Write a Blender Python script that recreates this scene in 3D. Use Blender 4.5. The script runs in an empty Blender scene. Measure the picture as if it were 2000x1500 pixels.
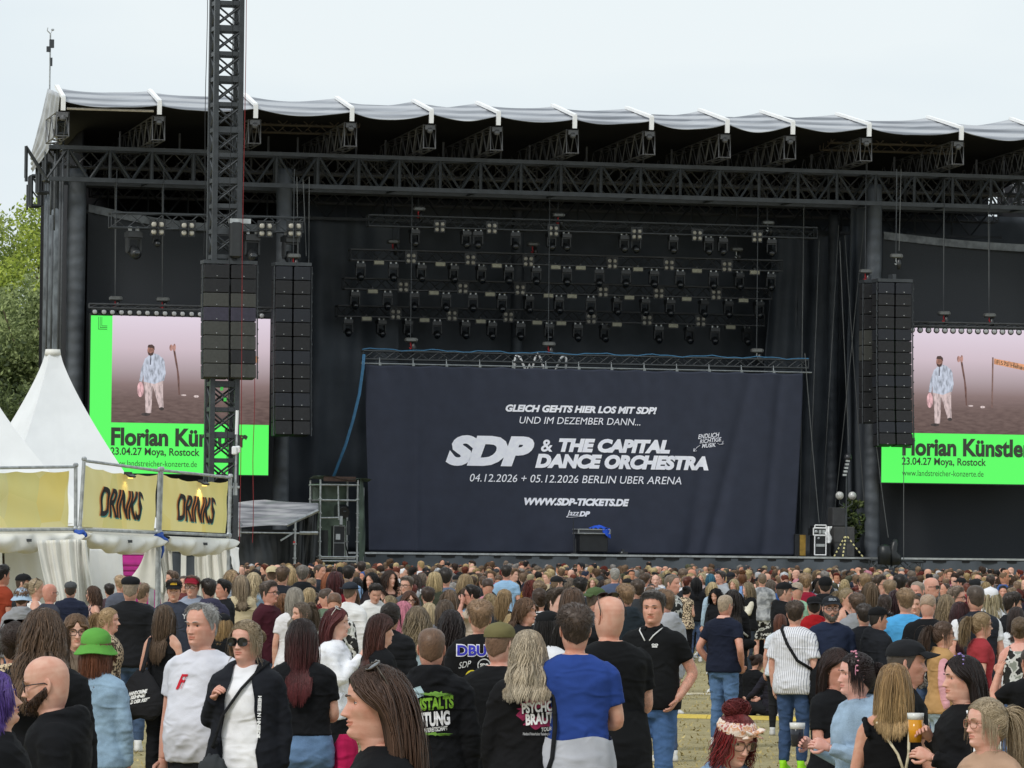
import bpy, bmesh, math, random
import numpy as np
from mathutils import Matrix, Vector
from mathutils.bvhtree import BVHTree
R = math.radians
random.seed(7)
SC = bpy.context.scene
COL = SC.collection
# ---------------------------------------------------------------- camera
FPX = 9600.0                       # focal length in photo pixels (2000 wide)
HC = 2.2                           # camera height
PITCH, ROLL = math.atan(328 / FPX), R(0.60)
cam = bpy.data.objects.new('camera', bpy.data.cameras.new('camera'))
COL.objects.link(cam)
cam.data.sensor_width = 36
cam.data.lens = 36 * FPX / 2000
cam.data.clip_start, cam.data.clip_end = 0.5, 4000
CM = Matrix.Rotation(R(90) + PITCH, 4, 'X') @ Matrix.Rotation(ROLL, 4, 'Z')
cam.matrix_world = Matrix.Translation((0, 0, HC)) @ CM
SC.camera = cam
# ---------------------------------------------------------------- sky and sun (thin bright overcast)
SUN_EL, SUN_AZ = R(42), R(-36)     # behind and to the left of the camera
world = bpy.data.worlds.new('World')
SC.world = world
world.use_nodes = True
def build_world():
    nt = world.node_tree
    nt.nodes.clear()
    N, L = nt.nodes.new, nt.links.new
    out = N('ShaderNodeOutputWorld'); bg = N('ShaderNodeBackground')
    sky = N('ShaderNodeTexSky'); sky.sky_type = 'NISHITA'; sky.sun_disc = False
    sky.sun_elevation = SUN_EL; sky.sun_rotation = math.pi + SUN_AZ * -1
    sky.dust_density = 2.0
    tc = N('ShaderNodeTexCoord'); mp = N('ShaderNodeMapping')
    mp.inputs['Scale'].default_value = (1.0, 1.0, 3.6)
    n1 = N('ShaderNodeTexNoise'); n1.inputs['Scale'].default_value = 3.4; n1.inputs['Detail'].default_value = 5
    n1.inputs['Roughness'].default_value = 0.5
    cr = N('ShaderNodeValToRGB')
    cr.color_ramp.elements[0].position = 0.36; cr.color_ramp.elements[0].color = (7.3, 8.25, 8.95, 1)
    cr.color_ramp.elements[1].position = 0.58; cr.color_ramp.elements[1].color = (8.6, 9.25, 9.5, 1)
    mx = N('ShaderNodeMix'); mx.data_type = 'RGBA'; mx.inputs['Factor'].default_value = 0.93
    L(tc.outputs['Generated'], mp.inputs['Vector']); L(mp.outputs['Vector'], n1.inputs['Vector'])
    L(n1.outputs['Fac'], cr.inputs['Fac'])
    L(sky.outputs['Color'], mx.inputs['A']); L(cr.outputs['Color'], mx.inputs['B'])
    L(mx.outputs['Result'], bg.inputs['Color'])
    bg.inputs['Strength'].default_value = 0.092
    L(bg.outputs['Background'], out.inputs['Surface'])
build_world()
sun = bpy.data.objects.new('sun', bpy.data.lights.new('sun', 'SUN'))
COL.objects.link(sun)
sun.data.energy = 1.5
sun.data.angle = R(14)
sun.data.color = (1.0, 0.96, 0.9)
sd = Vector((math.sin(SUN_AZ) * math.cos(SUN_EL), -math.cos(SUN_AZ) * math.cos(SUN_EL), math.sin(SUN_EL)))
sun.rotation_euler = sd.to_track_quat('Z', 'Y').to_euler()
SC.view_settings.view_transform = 'Standard'
SC.view_settings.look = 'None'
SC.view_settings.exposure = 0.15
SC.view_settings.gamma = 1.0
SC.cycles.max_bounces = 6
SC.cycles.diffuse_bounces = 3
SC.cycles.glossy_bounces = 2
SC.cycles.transparent_max_bounces = 12
# ---------------------------------------------------------------- where things are
def ray(px, py):
    v = CM @ Vector(((px - 1000) / FPX, -(py - 750) / FPX, -1))
    return np.array(v)
def at(px, py, y):
    """the point y metres in front of the camera seen at photo pixel (px, py)"""
    v = ray(px, py); v = v * (y / v[1])
    return np.array((v[0], v[1], HC + v[2]))
def ground(x, y):
    t = min(max((42 - y) / 24.0, 0), 1)
    return 0.14 * t * t * (3 - 2 * t)
YAW = R(15)
D0 = 178.0
SU = np.array((math.cos(YAW), math.sin(YAW), 0)); SWD = np.array((-math.sin(YAW), math.cos(YAW), 0))
S0 = np.array((0.0, D0, 0.0))
def S(px, py, w=0.0):
    """photo pixel -> stage coordinates (along the front, depth, height) on the plane at depth w"""
    v = ray(px, py)
    t = (w + S0.dot(SWD)) / v.dot(SWD)
    p = v * t; p[2] += HC
    return np.array(((p - S0).dot(SU), w, p[2]))
def W(u, w=None, z=None):
    if w is None: u, w, z = u
    p = S0 + SU * u + SWD * w
    return Vector((p[0], p[1], z))
# ---------------------------------------------------------------- mesh helpers
class MB:
    """collects pieces (vertices, tris and quads, material slots) and links them as ONE mesh object"""
    def __init__(s): s.v, s.q, s.t, s.qm, s.tm, s.n, s.c = [], [], [], [], [], 0, []
    def add(s, v, q=None, t=None, m=0, col=None):
        v = np.asarray(v, float).reshape(-1, 3)
        if q is not None and len(q):
            q = np.asarray(q, int).reshape(-1, 4) + s.n; s.q.append(q); s.qm.append(np.full(len(q), m) if np.isscalar(m) else np.asarray(m))
        if t is not None and len(t):
            t = np.asarray(t, int).reshape(-1, 3) + s.n; s.t.append(t)
            s.tm.append(np.full(len(t), m if np.isscalar(m) else 0))
        s.v.append(v); s.n += len(v)
        c = np.ones((len(v), 3)) if col is None else np.broadcast_to(np.asarray(col, float), (len(v), 3))
        s.c.append(c)
    def data(s):
        V = np.concatenate(s.v) if s.v else np.zeros((0, 3))
        Q = np.concatenate(s.q) if s.q else np.zeros((0, 4), int)
        T = np.concatenate(s.t) if s.t else np.zeros((0, 3), int)
        QM = np.concatenate(s.qm) if s.q else np.zeros(0, int)
        TM = np.concatenate(s.tm) if s.t else np.zeros(0, int)
        return V, Q, T, QM, TM, np.concatenate(s.c)
    def mesh(s, name, mats, smooth=True, colors=False):
        V, Q, T, QM, TM, C = s.data()
        return mesh_from(name, V, Q, T, np.concatenate([QM, TM]), mats, smooth, C if colors else None)
    def build(s, name, mats, parent=None, smooth=False, colors=False, loc=None, rotz=0):
        me = s.mesh(name, mats, smooth, colors)
        return link(name, me, parent, loc, rotz)
def mesh_from(name, V, Q, T, M, mats, smooth=True, C=None):
    me = bpy.data.meshes.new(name)
    nq, ntr = len(Q), len(T)
    me.vertices.add(len(V)); me.vertices.foreach_set('co', np.asarray(V, np.float32).ravel())
    me.loops.add(nq * 4 + ntr * 3)
    me.loops.foreach_set('vertex_index', np.concatenate([np.asarray(Q).ravel(), np.asarray(T).ravel()]).astype(np.int32))
    me.polygons.add(nq + ntr)
    ls = np.concatenate([np.arange(nq) * 4, nq * 4 + np.arange(ntr) * 3]).astype(np.int32)
    me.polygons.foreach_set('loop_start', ls)
    for m in (mats if isinstance(mats, (list, tuple)) else [mats]): me.materials.append(m)
    if M is not None: me.polygons.foreach_set('material_index', np.asarray(M, np.int32))
    me.polygons.foreach_set('use_smooth', np.full(nq + ntr, bool(smooth)))
    if C is not None:
        a = me.color_attributes.new('Col', 'FLOAT_COLOR', 'POINT')
        a.data.foreach_set('color', np.concatenate([C, np.ones((len(C), 1))], 1).astype(np.float32).ravel())
    me.update(calc_edges=True)
    return me
def link(name, data, parent=None, loc=None, rotz=0):
    o = bpy.data.objects.new(name, data)
    COL.objects.link(o)
    if parent is not None: o.parent = parent
    if loc is not None: o.location = loc
    if rotz: o.rotation_euler = (0, 0, rotz)
    return o
def tag(o, label=None, cat=None, group=None, kind=None):
    for k, v in (('label', label), ('category', cat), ('group', group), ('kind', kind)):
        if v: o[k] = v
    return o
def thing(name, label, cat, loc=(0, 0, 0), rotz=0, group=None):
    o = link(name, None, None, loc, rotz); o.empty_display_size = 0.2
    return tag(o, label, cat, group)
def copy_tree(o, parent=None, mats=None):
    c = o.copy(); COL.objects.link(c)
    if parent: c.parent = parent
    for ch in o.children: copy_tree(ch, c)
    return c
def rot(ax, a):
    return np.array(Matrix.Rotation(a, 3, ax))
def frame(d):
    d = d / (np.linalg.norm(d) + 1e-9)
    a = np.array((0, 0, 1.0)) if abs(d[2]) < 0.9 else np.array((0, 1.0, 0))
    x = np.cross(a, d); x /= np.linalg.norm(x)
    return x, np.cross(d, x), d
def grid_quads(r, n, wrap=True):
    i = np.arange(r - 1)[:, None]; j = np.arange(n if wrap else n - 1)[None, :]
    k = (j + 1) % n
    return np.stack([i * n + j, i * n + k, (i + 1) * n + k, (i + 1) * n + j], -1).reshape(-1, 4)
def box(mb, c, s, m=0, rz=0, rx=0):
    c = np.asarray(c, float); s = np.asarray(s, float) / 2
    v = np.array([(x, y, z) for z in (-1, 1) for x, y in ((-1, -1), (1, -1), (1, 1), (-1, 1))], float) * s
    if rx: v = v @ rot('X', rx).T
    if rz: v = v @ rot('Z', rz).T
    mb.add(v + c, [(3, 2, 1, 0), (4, 5, 6, 7), (0, 1, 5, 4), (1, 2, 6, 5), (2, 3, 7, 6), (3, 0, 4, 7)], m=m)
def bbox_(mb, lo, hi, m=0):
    lo = np.asarray(lo, float); hi = np.asarray(hi, float); box(mb, (lo + hi) / 2, hi - lo, m)
def bevbox(mb, c, s, b=0.02, m=0, rz=0):
    """box with chamfered vertical and horizontal edges"""
    x, y, z = np.asarray(s, float) / 2
    rings = []
    for zz, ins in ((-z, b), (-z + b, 0), (z - b, 0), (z, b)):
        X, Y = x - ins, y - ins
        rings.append([(-X + b, -Y, zz), (X - b, -Y, zz), (X, -Y + b, zz), (X, Y - b, zz), (X - b, Y, zz), (-X + b, Y, zz), (-X, Y - b, zz), (-X, -Y + b, zz)])
    v = np.array(rings, float)
    if rz: v = v @ rot('Z', rz).T
    loft(mb, v + np.asarray(c, float), m)
def loft(mb, rings, m=0, cap=True, col=None):
    rings = np.asarray(rings, float); r, n, _ = rings.shape
    v = rings.reshape(-1, 3); q = grid_quads(r, n)
    t = []
    if cap:
        v = np.concatenate([v, [rings[0].mean(0), rings[-1].mean(0)]])
        j = np.arange(n); k = (j + 1) % n
        t = np.concatenate([np.stack([k, j, np.full(n, r * n)], 1), np.stack([(r - 1) * n + j, (r - 1) * n + k, np.full(n, r * n + 1)], 1)])
    mb.add(v, q, t, m, col)
def bar(mb, p, q, r, n=5, m=0, r2=None, cap=True):
    p = np.asarray(p, float); q = np.asarray(q, float)
    x, y, d = frame(q - p)
    a = np.arange(n) * 2 * math.pi / n
    c = np.cos(a)[:, None] * x + np.sin(a)[:, None] * y
    loft(mb, [p + c * r, q + c * (r if r2 is None else r2)], m, cap)
def tube(mb, pts, rad, n=8, m=0, col=None, flat=1.0):
    """tube along a polyline; rad per point or scalar"""
    P = np.asarray(pts, float); k = len(P)
    rad = np.broadcast_to(np.asarray(rad, float), (k,))
    T = np.gradient(P, axis=0)
    x, y, _ = frame(T[0])
    a = np.arange(n) * 2 * math.pi / n
    rings = []
    for i in range(k):
        t = T[i] / (np.linalg.norm(T[i]) + 1e-9)
        x = x - t * x.dot(t); x /= np.linalg.norm(x) + 1e-9
        y = np.cross(t, x)
        rings.append(P[i] + rad[i] * (np.cos(a)[:, None] * x + flat * np.sin(a)[:, None] * y))
    loft(mb, rings, m, True, col)
def ell(mb, c, r, n=12, k=8, m=0, M=None, col=None):
    """ellipsoid"""
    th = np.linspace(-math.pi / 2, math.pi / 2, k + 1)[1:-1]
    a = np.arange(n) * 2 * math.pi / n
    v = np.stack([np.cos(th)[:, None] * np.cos(a), np.cos(th)[:, None] * np.sin(a), np.repeat(np.sin(th)[:, None], n, 1)], -1) * np.asarray(r, float)
    if M is not None: v = v @ np.asarray(M).T
    loft(mb, v + np.asarray(c, float), m, True, col)
def sheet(mb, fn, nu, nv, m=0, thick=0.0):
    """surface fn(s,t)->xyz over the unit square; thick makes it a slab along its normal"""
    s, t = np.meshgrid(np.linspace(0, 1, nu), np.linspace(0, 1, nv))
    P = np.asarray(fn(s, t), float)
    P = np.stack([np.broadcast_to(P[i], s.shape) for i in range(3)], -1) if P.shape[0] == 3 else P
    q = grid_quads(nv, nu, False)
    if not thick: mb.add(P.reshape(-1, 3), q, m=m); return
    du = np.gradient(P, axis=1); dv = np.gradient(P, axis=0)
    nn = np.cross(du, dv); nn /= np.linalg.norm(nn, axis=-1, keepdims=True) + 1e-9
    A = P.reshape(-1, 3); B = (P - nn * thick).reshape(-1, 3); n = len(A)
    idx = np.arange(n).reshape(nv, nu)
    e = np.concatenate([idx[0, :], idx[1:, -1], idx[-1, -2::-1], idx[-2:0:-1, 0]])
    f = np.roll(e, -1)
    mb.add(np.concatenate([A, B]), np.concatenate([q, q[:, ::-1] + n, np.stack([f, e, e + n, f + n], 1)]), m=m)
def poly_slab(mb, pts, n, th, m=0):
    """flat convex polygon with thickness th along n"""
    P = np.asarray(pts, float); k = len(P); n = np.asarray(n, float) * th
    loft(mb, [P, P + n], m)
def truss(mb, p, q, hw, hh, step, rc=0.03, rd=0.018, up=(0, 0, 1), m=0, sides=(1, 1, 1, 1), n=5, vert=False):
    """box truss between p and q: four chords, zigzag diagonals on its faces"""
    p = np.asarray(p, float); q = np.asarray(q, float)
    d = q - p; Ln = np.linalg.norm(d); d /= Ln
    up = np.asarray(up, float); up = up - d * up.dot(d); up /= np.linalg.norm(up)
    s = np.cross(d, up)
    cs = [s * hw + up * hh, -s * hw + up * hh, -s * hw - up * hh, s * hw - up * hh]
    for c in cs: bar(mb, p + c, q + c, rc, n, m)
    k = max(2, int(round(Ln / step)))
    for f in range(4):
        if not sides[f]: continue
        a, b = cs[f], cs[(f + 1) % 4]
        for i in range(k):
            A = p + d * Ln * i / k; B = p + d * Ln * (i + 1) / k
            if i % 2: a, b = b, a
            bar(mb, A + a, B + b, rd, 4, m)
            if i % 2: a, b = b, a
            if vert: bar(mb, A + a, A + b, rd, 4, m)
        bar(mb, q + a, q + b, rd, 4, m); bar(mb, p + a, p + b, rd, 4, m)
# ---------------------------------------------------------------- materials
def lin(h):
    if not isinstance(h, str): return tuple(h)
    h = h.lstrip('#'); c = [int(h[i:i + 2], 16) / 255 for i in (0, 2, 4)]
    return tuple(x / 12.92 if x <= 0.04045 else ((x + 0.055) / 1.055) ** 2.4 for x in c)
MATS = {}
def mat(key, col, rough=0.6, metal=0.0, noise=0.08, nscale=6.0, bump=0.0, bscale=60.0, spec=0.4, build=None, coat=0.0):
    if key in MATS: return MATS[key]
    m = bpy.data.materials.new(key); m.use_nodes = True
    nt = m.node_tree; b = nt.nodes['Principled BSDF']
    c = lin(col)
    b.inputs['Roughness'].default_value = rough; b.inputs['Metallic'].default_value = metal
    b.inputs['Specular IOR Level'].default_value = spec
    b.inputs['Base Color'].default_value = (*c, 1)
    if coat: b.inputs['Coat Weight'].default_value = coat
    N, L = nt.nodes.new, nt.links.new
    tc = N('ShaderNodeTexCoord')
    if noise:
        n = N('ShaderNodeTexNoise'); n.inputs['Scale'].default_value = nscale; n.inputs['Detail'].default_value = 4
        L(tc.outputs['Object'], n.inputs['Vector'])
        r = N('ShaderNodeValToRGB')
        r.color_ramp.elements[0].position = 0.3; r.color_ramp.elements[1].position = 0.7
        r.color_ramp.elements[0].color = (*[max(x * (1 - noise * 2), 0) for x in c], 1)
        r.color_ramp.elements[1].color = (*[min(x * (1 + noise * 2), 1) for x in c], 1)
        L(n.outputs['Fac'], r.inputs['Fac']); L(r.outputs['Color'], b.inputs['Base Color'])
    if bump:
        n2 = N('ShaderNodeTexNoise'); n2.inputs['Scale'].default_value = bscale; n2.inputs['Detail'].default_value = 3
        L(tc.outputs['Object'], n2.inputs['Vector'])
        bp = N('ShaderNodeBump'); bp.inputs['Strength'].default_value = bump; bp.inputs['Distance'].default_value = 0.02
        L(n2.outputs['Fac'], bp.inputs['Height']); L(bp.outputs['Normal'], b.inputs['Normal'])
    if build: build(nt, b, tc)
    MATS[key] = m
    return m
def emit(key, col, strength=1.0):
    if key in MATS: return MATS[key]
    m = bpy.data.materials.new(key); m.use_nodes = True
    b = m.node_tree.nodes['Principled BSDF']
    b.inputs['Base Color'].default_value = (0.01, 0.01, 0.01, 1)
    b.inputs['Roughness'].default_value = 0.6
    b.inputs['Emission Color'].default_value = (*lin(col), 1); b.inputs['Emission Strength'].default_value = strength
    MATS[key] = m
    return m
def ramp(nt, stops, interp='LINEAR'):
    r = nt.nodes.new('ShaderNodeValToRGB'); e = r.color_ramp.elements
    r.color_ramp.interpolation = interp
    while len(e) < len(stops): e.new(0.5)
    for x, (p, c) in zip(e, stops): x.position = p; x.color = (*lin(c), 1)
    return r
# ---------------------------------------------------------------- lettering
def text_mesh(s, bold=0.0, shear=0.0, space=1.0, maxlen=None):
    """flat text as vertices/tris in the unit box (0..1, 0..1) plus its aspect"""
    cu = bpy.data.curves.new('text', 'FONT'); cu.body = s; cu.size = 1; cu.offset = bold; cu.shear = shear
    cu.space_character = space; cu.resolution_u = 4; cu.align_x = 'CENTER'
    o = bpy.data.objects.new('text', cu); COL.objects.link(o)
    bpy.context.view_layer.update()
    me = bpy.data.meshes.new_from_object(o.evaluated_get(bpy.context.evaluated_depsgraph_get()))
    bpy.data.objects.remove(o); bpy.data.curves.remove(cu)
    bm = bmesh.new(); bm.from_mesh(me)
    bmesh.ops.remove_doubles(bm, verts=bm.verts, dist=1e-5)
    bmesh.ops.triangulate(bm, faces=bm.faces)
    if maxlen:
        for _ in range(4):
            es = [e for e in bm.edges if e.calc_length() > maxlen]
            if not es: break
            bmesh.ops.subdivide_edges(bm, edges=es, cuts=1, use_grid_fill=False)
            bmesh.ops.triangulate(bm, faces=bm.faces)
    bm.verts.index_update()
    V = np.array([v.co[:] for v in bm.verts]); T = np.array([[v.index for v in f.verts] for f in bm.faces])
    bm.free(); bpy.data.meshes.remove(me)
    lo, hi = V.min(0), V.max(0)
    V = (V - lo) / np.maximum(hi - lo, 1e-6)
    return V[:, :2], T, (hi[0] - lo[0]) / (hi[1] - lo[1])
# ---------------------------------------------------------------- materials of the place
M_STEEL = mat('black_steel', '3b3f43', 0.45, 0.0, 0.12, 3, 0.1, 30)
M_STEEL2 = mat('rigging_steel', '47494c', 0.45, 0.2, 0.1, 3)
M_RAFT = mat('rafter_metal', '6c6d70', 0.4, 0.3, 0.1, 3)
M_ALU = mat('aluminium', 'b4b7b8', 0.38, 0.75, 0.1, 5)
M_GALV = mat('galvanised_pipe', 'a9adaf', 0.45, 0.55, 0.15, 9)
M_BLACK = mat('black_housing', '232527', 0.36, 0, 0.1, 8, spec=.6)
M_LENS = mat('lamp_glass', 'b4b0a4', 0.15, 0, 0.03, 20, spec=0.6)
M_DLENS = mat('dark_lens', '1d2228', 0.08, 0, 0, spec=0.8)
M_RED = mat('red_hook', 'b3222a', 0.5)
M_DRAPE = mat('black_drape', '4d535a', 0.58, 0, 0.16, 0.7, 0.5, 3.5)
M_SCRIM = mat('black_mesh_scrim', '34373b', 0.9, 0, 0.06, 40, 0.1, 200)
M_HEM = mat('grey_hem', '6e7276', 0.8, 0, 0.2, 3)
M_CASE = mat('flight_case_black', '202225', 0.5, 0, 0.1, 5)
def tarp_nodes(nt, b, tc):
    n = nt.nodes.new('ShaderNodeTexNoise'); n.inputs['Scale'].default_value = 1.0; n.inputs['Detail'].default_value = 5
    mp = nt.nodes.new('ShaderNodeMapping'); mp.inputs['Scale'].default_value = (0.18, 1.2, 5.0)
    nt.links.new(tc.outputs['Object'], mp.inputs['Vector']); nt.links.new(mp.outputs['Vector'], n.inputs['Vector'])
    wv = nt.nodes.new('ShaderNodeTexWave'); wv.bands_direction = 'Z'; wv.inputs['Scale'].default_value = 1.15; wv.inputs['Distortion'].default_value = 4.0; wv.inputs['Detail'].default_value = 3; wv.inputs['Detail Scale'].default_value = .5
    m2 = nt.nodes.new('ShaderNodeMapping'); m2.inputs['Scale'].default_value = (.16, .5, 1); nt.links.new(tc.outputs['Object'], m2.inputs['Vector']); nt.links.new(m2.outputs['Vector'], wv.inputs['Vector'])
    ad = nt.nodes.new('ShaderNodeMath'); ad.operation = 'MULTIPLY_ADD'; ad.inputs[1].default_value = .45; nt.links.new(wv.outputs['Fac'], ad.inputs[0]); nt.links.new(n.outputs['Fac'], ad.inputs[2])
    r = ramp(nt, [(0.45, '71757c'), (0.66, '979ba2'), (0.9, 'b4b7bc')])
    nt.links.new(ad.outputs['Value'], r.inputs['Fac']); nt.links.new(r.outputs['Color'], b.inputs['Base Color'])
M_TARP = mat('roof_tarp', 'e0e2e4', 0.5, noise=0, build=tarp_nodes, bump=0.15, bscale=4)
M_STRAP = mat('white_strap', 'f0f1f2', 0.5, noise=0.02)
def bag_nodes(nt, b, tc):
    w = nt.nodes.new('ShaderNodeTexWave'); w.bands_direction = 'Z'; w.inputs['Scale'].default_value = .7
    w.inputs['Distortion'].default_value = 3.5; w.inputs['Detail'].default_value = 3
    bp = nt.nodes.new('ShaderNodeBump'); bp.inputs['Strength'].default_value = 0.3; bp.inputs['Distance'].default_value = 0.05
    nt.links.new(tc.outputs['Object'], w.inputs['Vector']); nt.links.new(w.outputs['Fac'], bp.inputs['Height']); nt.links.new(bp.outputs['Normal'], b.inputs['Normal'])
M_WRAP = mat('column_wrap', '4b5056', 0.5, 0, 0.15, 1.5, build=bag_nodes)
# ---------------------------------------------------------------- ground
def grass_nodes(nt, b, tc):
    N, L = nt.nodes.new, nt.links.new
    n = N('ShaderNodeTexNoise'); n.inputs['Scale'].default_value = 0.55; n.inputs['Detail'].default_value = 9; n.inputs['Roughness'].default_value = 0.78
    n2 = N('ShaderNodeTexNoise'); n2.inputs['Scale'].default_value = 9; n2.inputs['Detail'].default_value = 6; n2.inputs['Roughness'].default_value = 0.75
    mp = N('ShaderNodeMapping'); mp.inputs['Scale'].default_value = (1, 0.45, 1)
    L(tc.outputs['Object'], n.inputs['Vector']); L(tc.outputs['Object'], mp.inputs['Vector']); L(mp.outputs['Vector'], n2.inputs['Vector'])
    r1 = ramp(nt, [(0.36, '6b6340'), (0.47, '968a5f'), (0.53, 'a99d74'), (0.64, '737547')])
    r2 = ramp(nt, [(0.33, '726846'), (0.5, '978b64'), (0.67, 'ab9f7a')])
    mx = N('ShaderNodeMix'); mx.data_type = 'RGBA'; mx.inputs['Factor'].default_value = 0.55
    L(n.outputs['Fac'], r1.inputs['Fac']); L(n2.outputs['Fac'], r2.inputs['Fac'])
    L(r1.outputs['Color'], mx.inputs['A']); L(r2.outputs['Color'], mx.inputs['B']); L(mx.outputs['Result'], b.inputs['Base Color'])
    bp = N('ShaderNodeBump'); bp.inputs['Strength'].default_value = 0.6; bp.inputs['Distance'].default_value = 0.05
    L(n2.outputs['Fac'], bp.inputs['Height']); L(bp.outputs['Normal'], b.inputs['Normal'])
M_GRASS = mat('dry_grass', 'a89a70', 0.95, noise=0, build=grass_nodes)
def build_ground():
    mb = MB()
    ys = np.concatenate([[-60], np.arange(8, 60, 1.5), np.arange(60, 260, 10), [400, 900, 3000]])
    xs = np.concatenate([[-2500, -400, -100], np.arange(-40, 41, 2.0), [100, 400, 2500]])
    X, Y = np.meshgrid(xs, ys)
    Z = np.vectorize(ground)(X, Y)
    mb.add(np.stack([X, Y, Z], -1).reshape(-1, 3), grid_quads(len(ys), len(xs), False))
    tag(mb.build('ground', M_GRASS, smooth=True), kind='structure')
    # dry tufts standing up out of the turf where it shows between people
    rg = np.random.default_rng(3); mb = MB(); n = 13000
    x = rg.uniform(-7.5, 6.5, n); y = 46 + 52 * rg.random(n) ** 1.3
    h = rg.uniform(0.012, 0.045, n); a = rg.uniform(0, 6.28, n); wd = rg.uniform(0.008, 0.03, n)
    dx, dy = np.cos(a) * wd, np.sin(a) * wd
    lx, ly = rg.normal(0, 0.03, n), rg.normal(0, 0.03, n)
    g = np.vectorize(ground)(x, y)
    V = np.stack([np.stack([x - dx, y - dy, g - 0.01], -1), np.stack([x + dx, y + dy, g - 0.01], -1), np.stack([x + lx, y + ly, g + h], -1)], 1)
    mb.add(V.reshape(-1, 3), None, np.arange(3 * n).reshape(n, 3))
    M = mat('grass_blades', 'a99a68', 0.9, noise=0.25, nscale=3)
    tag(mb.build('grass', M), 'short dry yellow grass tufts on the trampled festival field', 'grass', kind='stuff')
    # white chalk line and the yellow cable guard lying on the grass
    p, q = at(1290, 1355, 9), at(1500, 1352, 9)
    def g0(px, py):
        v = ray(px, py); t = -HC / v[2]; return np.array((v[0] * t, v[1] * t, 0.0))
    mb = MB(); a, b = g0(1150, 1358), g0(1700, 1352)
    sheet(mb, lambda s, t: (a[0] + (b[0] - a[0]) * s, a[1] + (b[1] - a[1]) * s + (t - 0.5) * 1.0 + 0.1 * np.sin(s * 40), 0.006 + 0 * s), 60, 3)
    def chalk(nt, bb, tc):
        n = nt.nodes.new('ShaderNodeTexNoise'); n.inputs['Scale'].default_value = 7; n.inputs['Detail'].default_value = 6
        nt.links.new(tc.outputs['Object'], n.inputs['Vector'])
        r = ramp(nt, [(0.42, 'a5966c'), (0.6, 'd6d0bf')]); nt.links.new(n.outputs['Fac'], r.inputs['Fac']); nt.links.new(r.outputs['Color'], bb.inputs['Base Color'])
    tag(mb.build('chalk_line', mat('chalk', 'd6d0bf', 0.95, noise=0, build=chalk), smooth=True), kind='structure')
    mb = MB(); k = 22
    for i in range(k):
        a = g0(200 + 1450 * i / k, 1375 + 35 * i / k); b = g0(200 + 1450 * (i + 0.985) / k, 1375 + 35 * (i + 0.985) / k)
        if i > k * 0.72: a[1] -= 0; 
        d = (b - a) / np.linalg.norm(b - a); nrm = np.array((-d[1], d[0], 0))
        prof = [(-0.14, 0.0), (-0.06, 0.05), (0.06, 0.05), (0.14, 0.0)]
        loft(mb, [[e + nrm * o + (0, 0, z + 0.003) for o, z in prof] for e in (a, b)])
    tag(mb.build('cable_ramp', mat('yellow_plastic', 'c2aa4c', 0.6), smooth=False), 'long yellow cable ramp lying across the dry grass', 'cable ramp')
build_ground()
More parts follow.
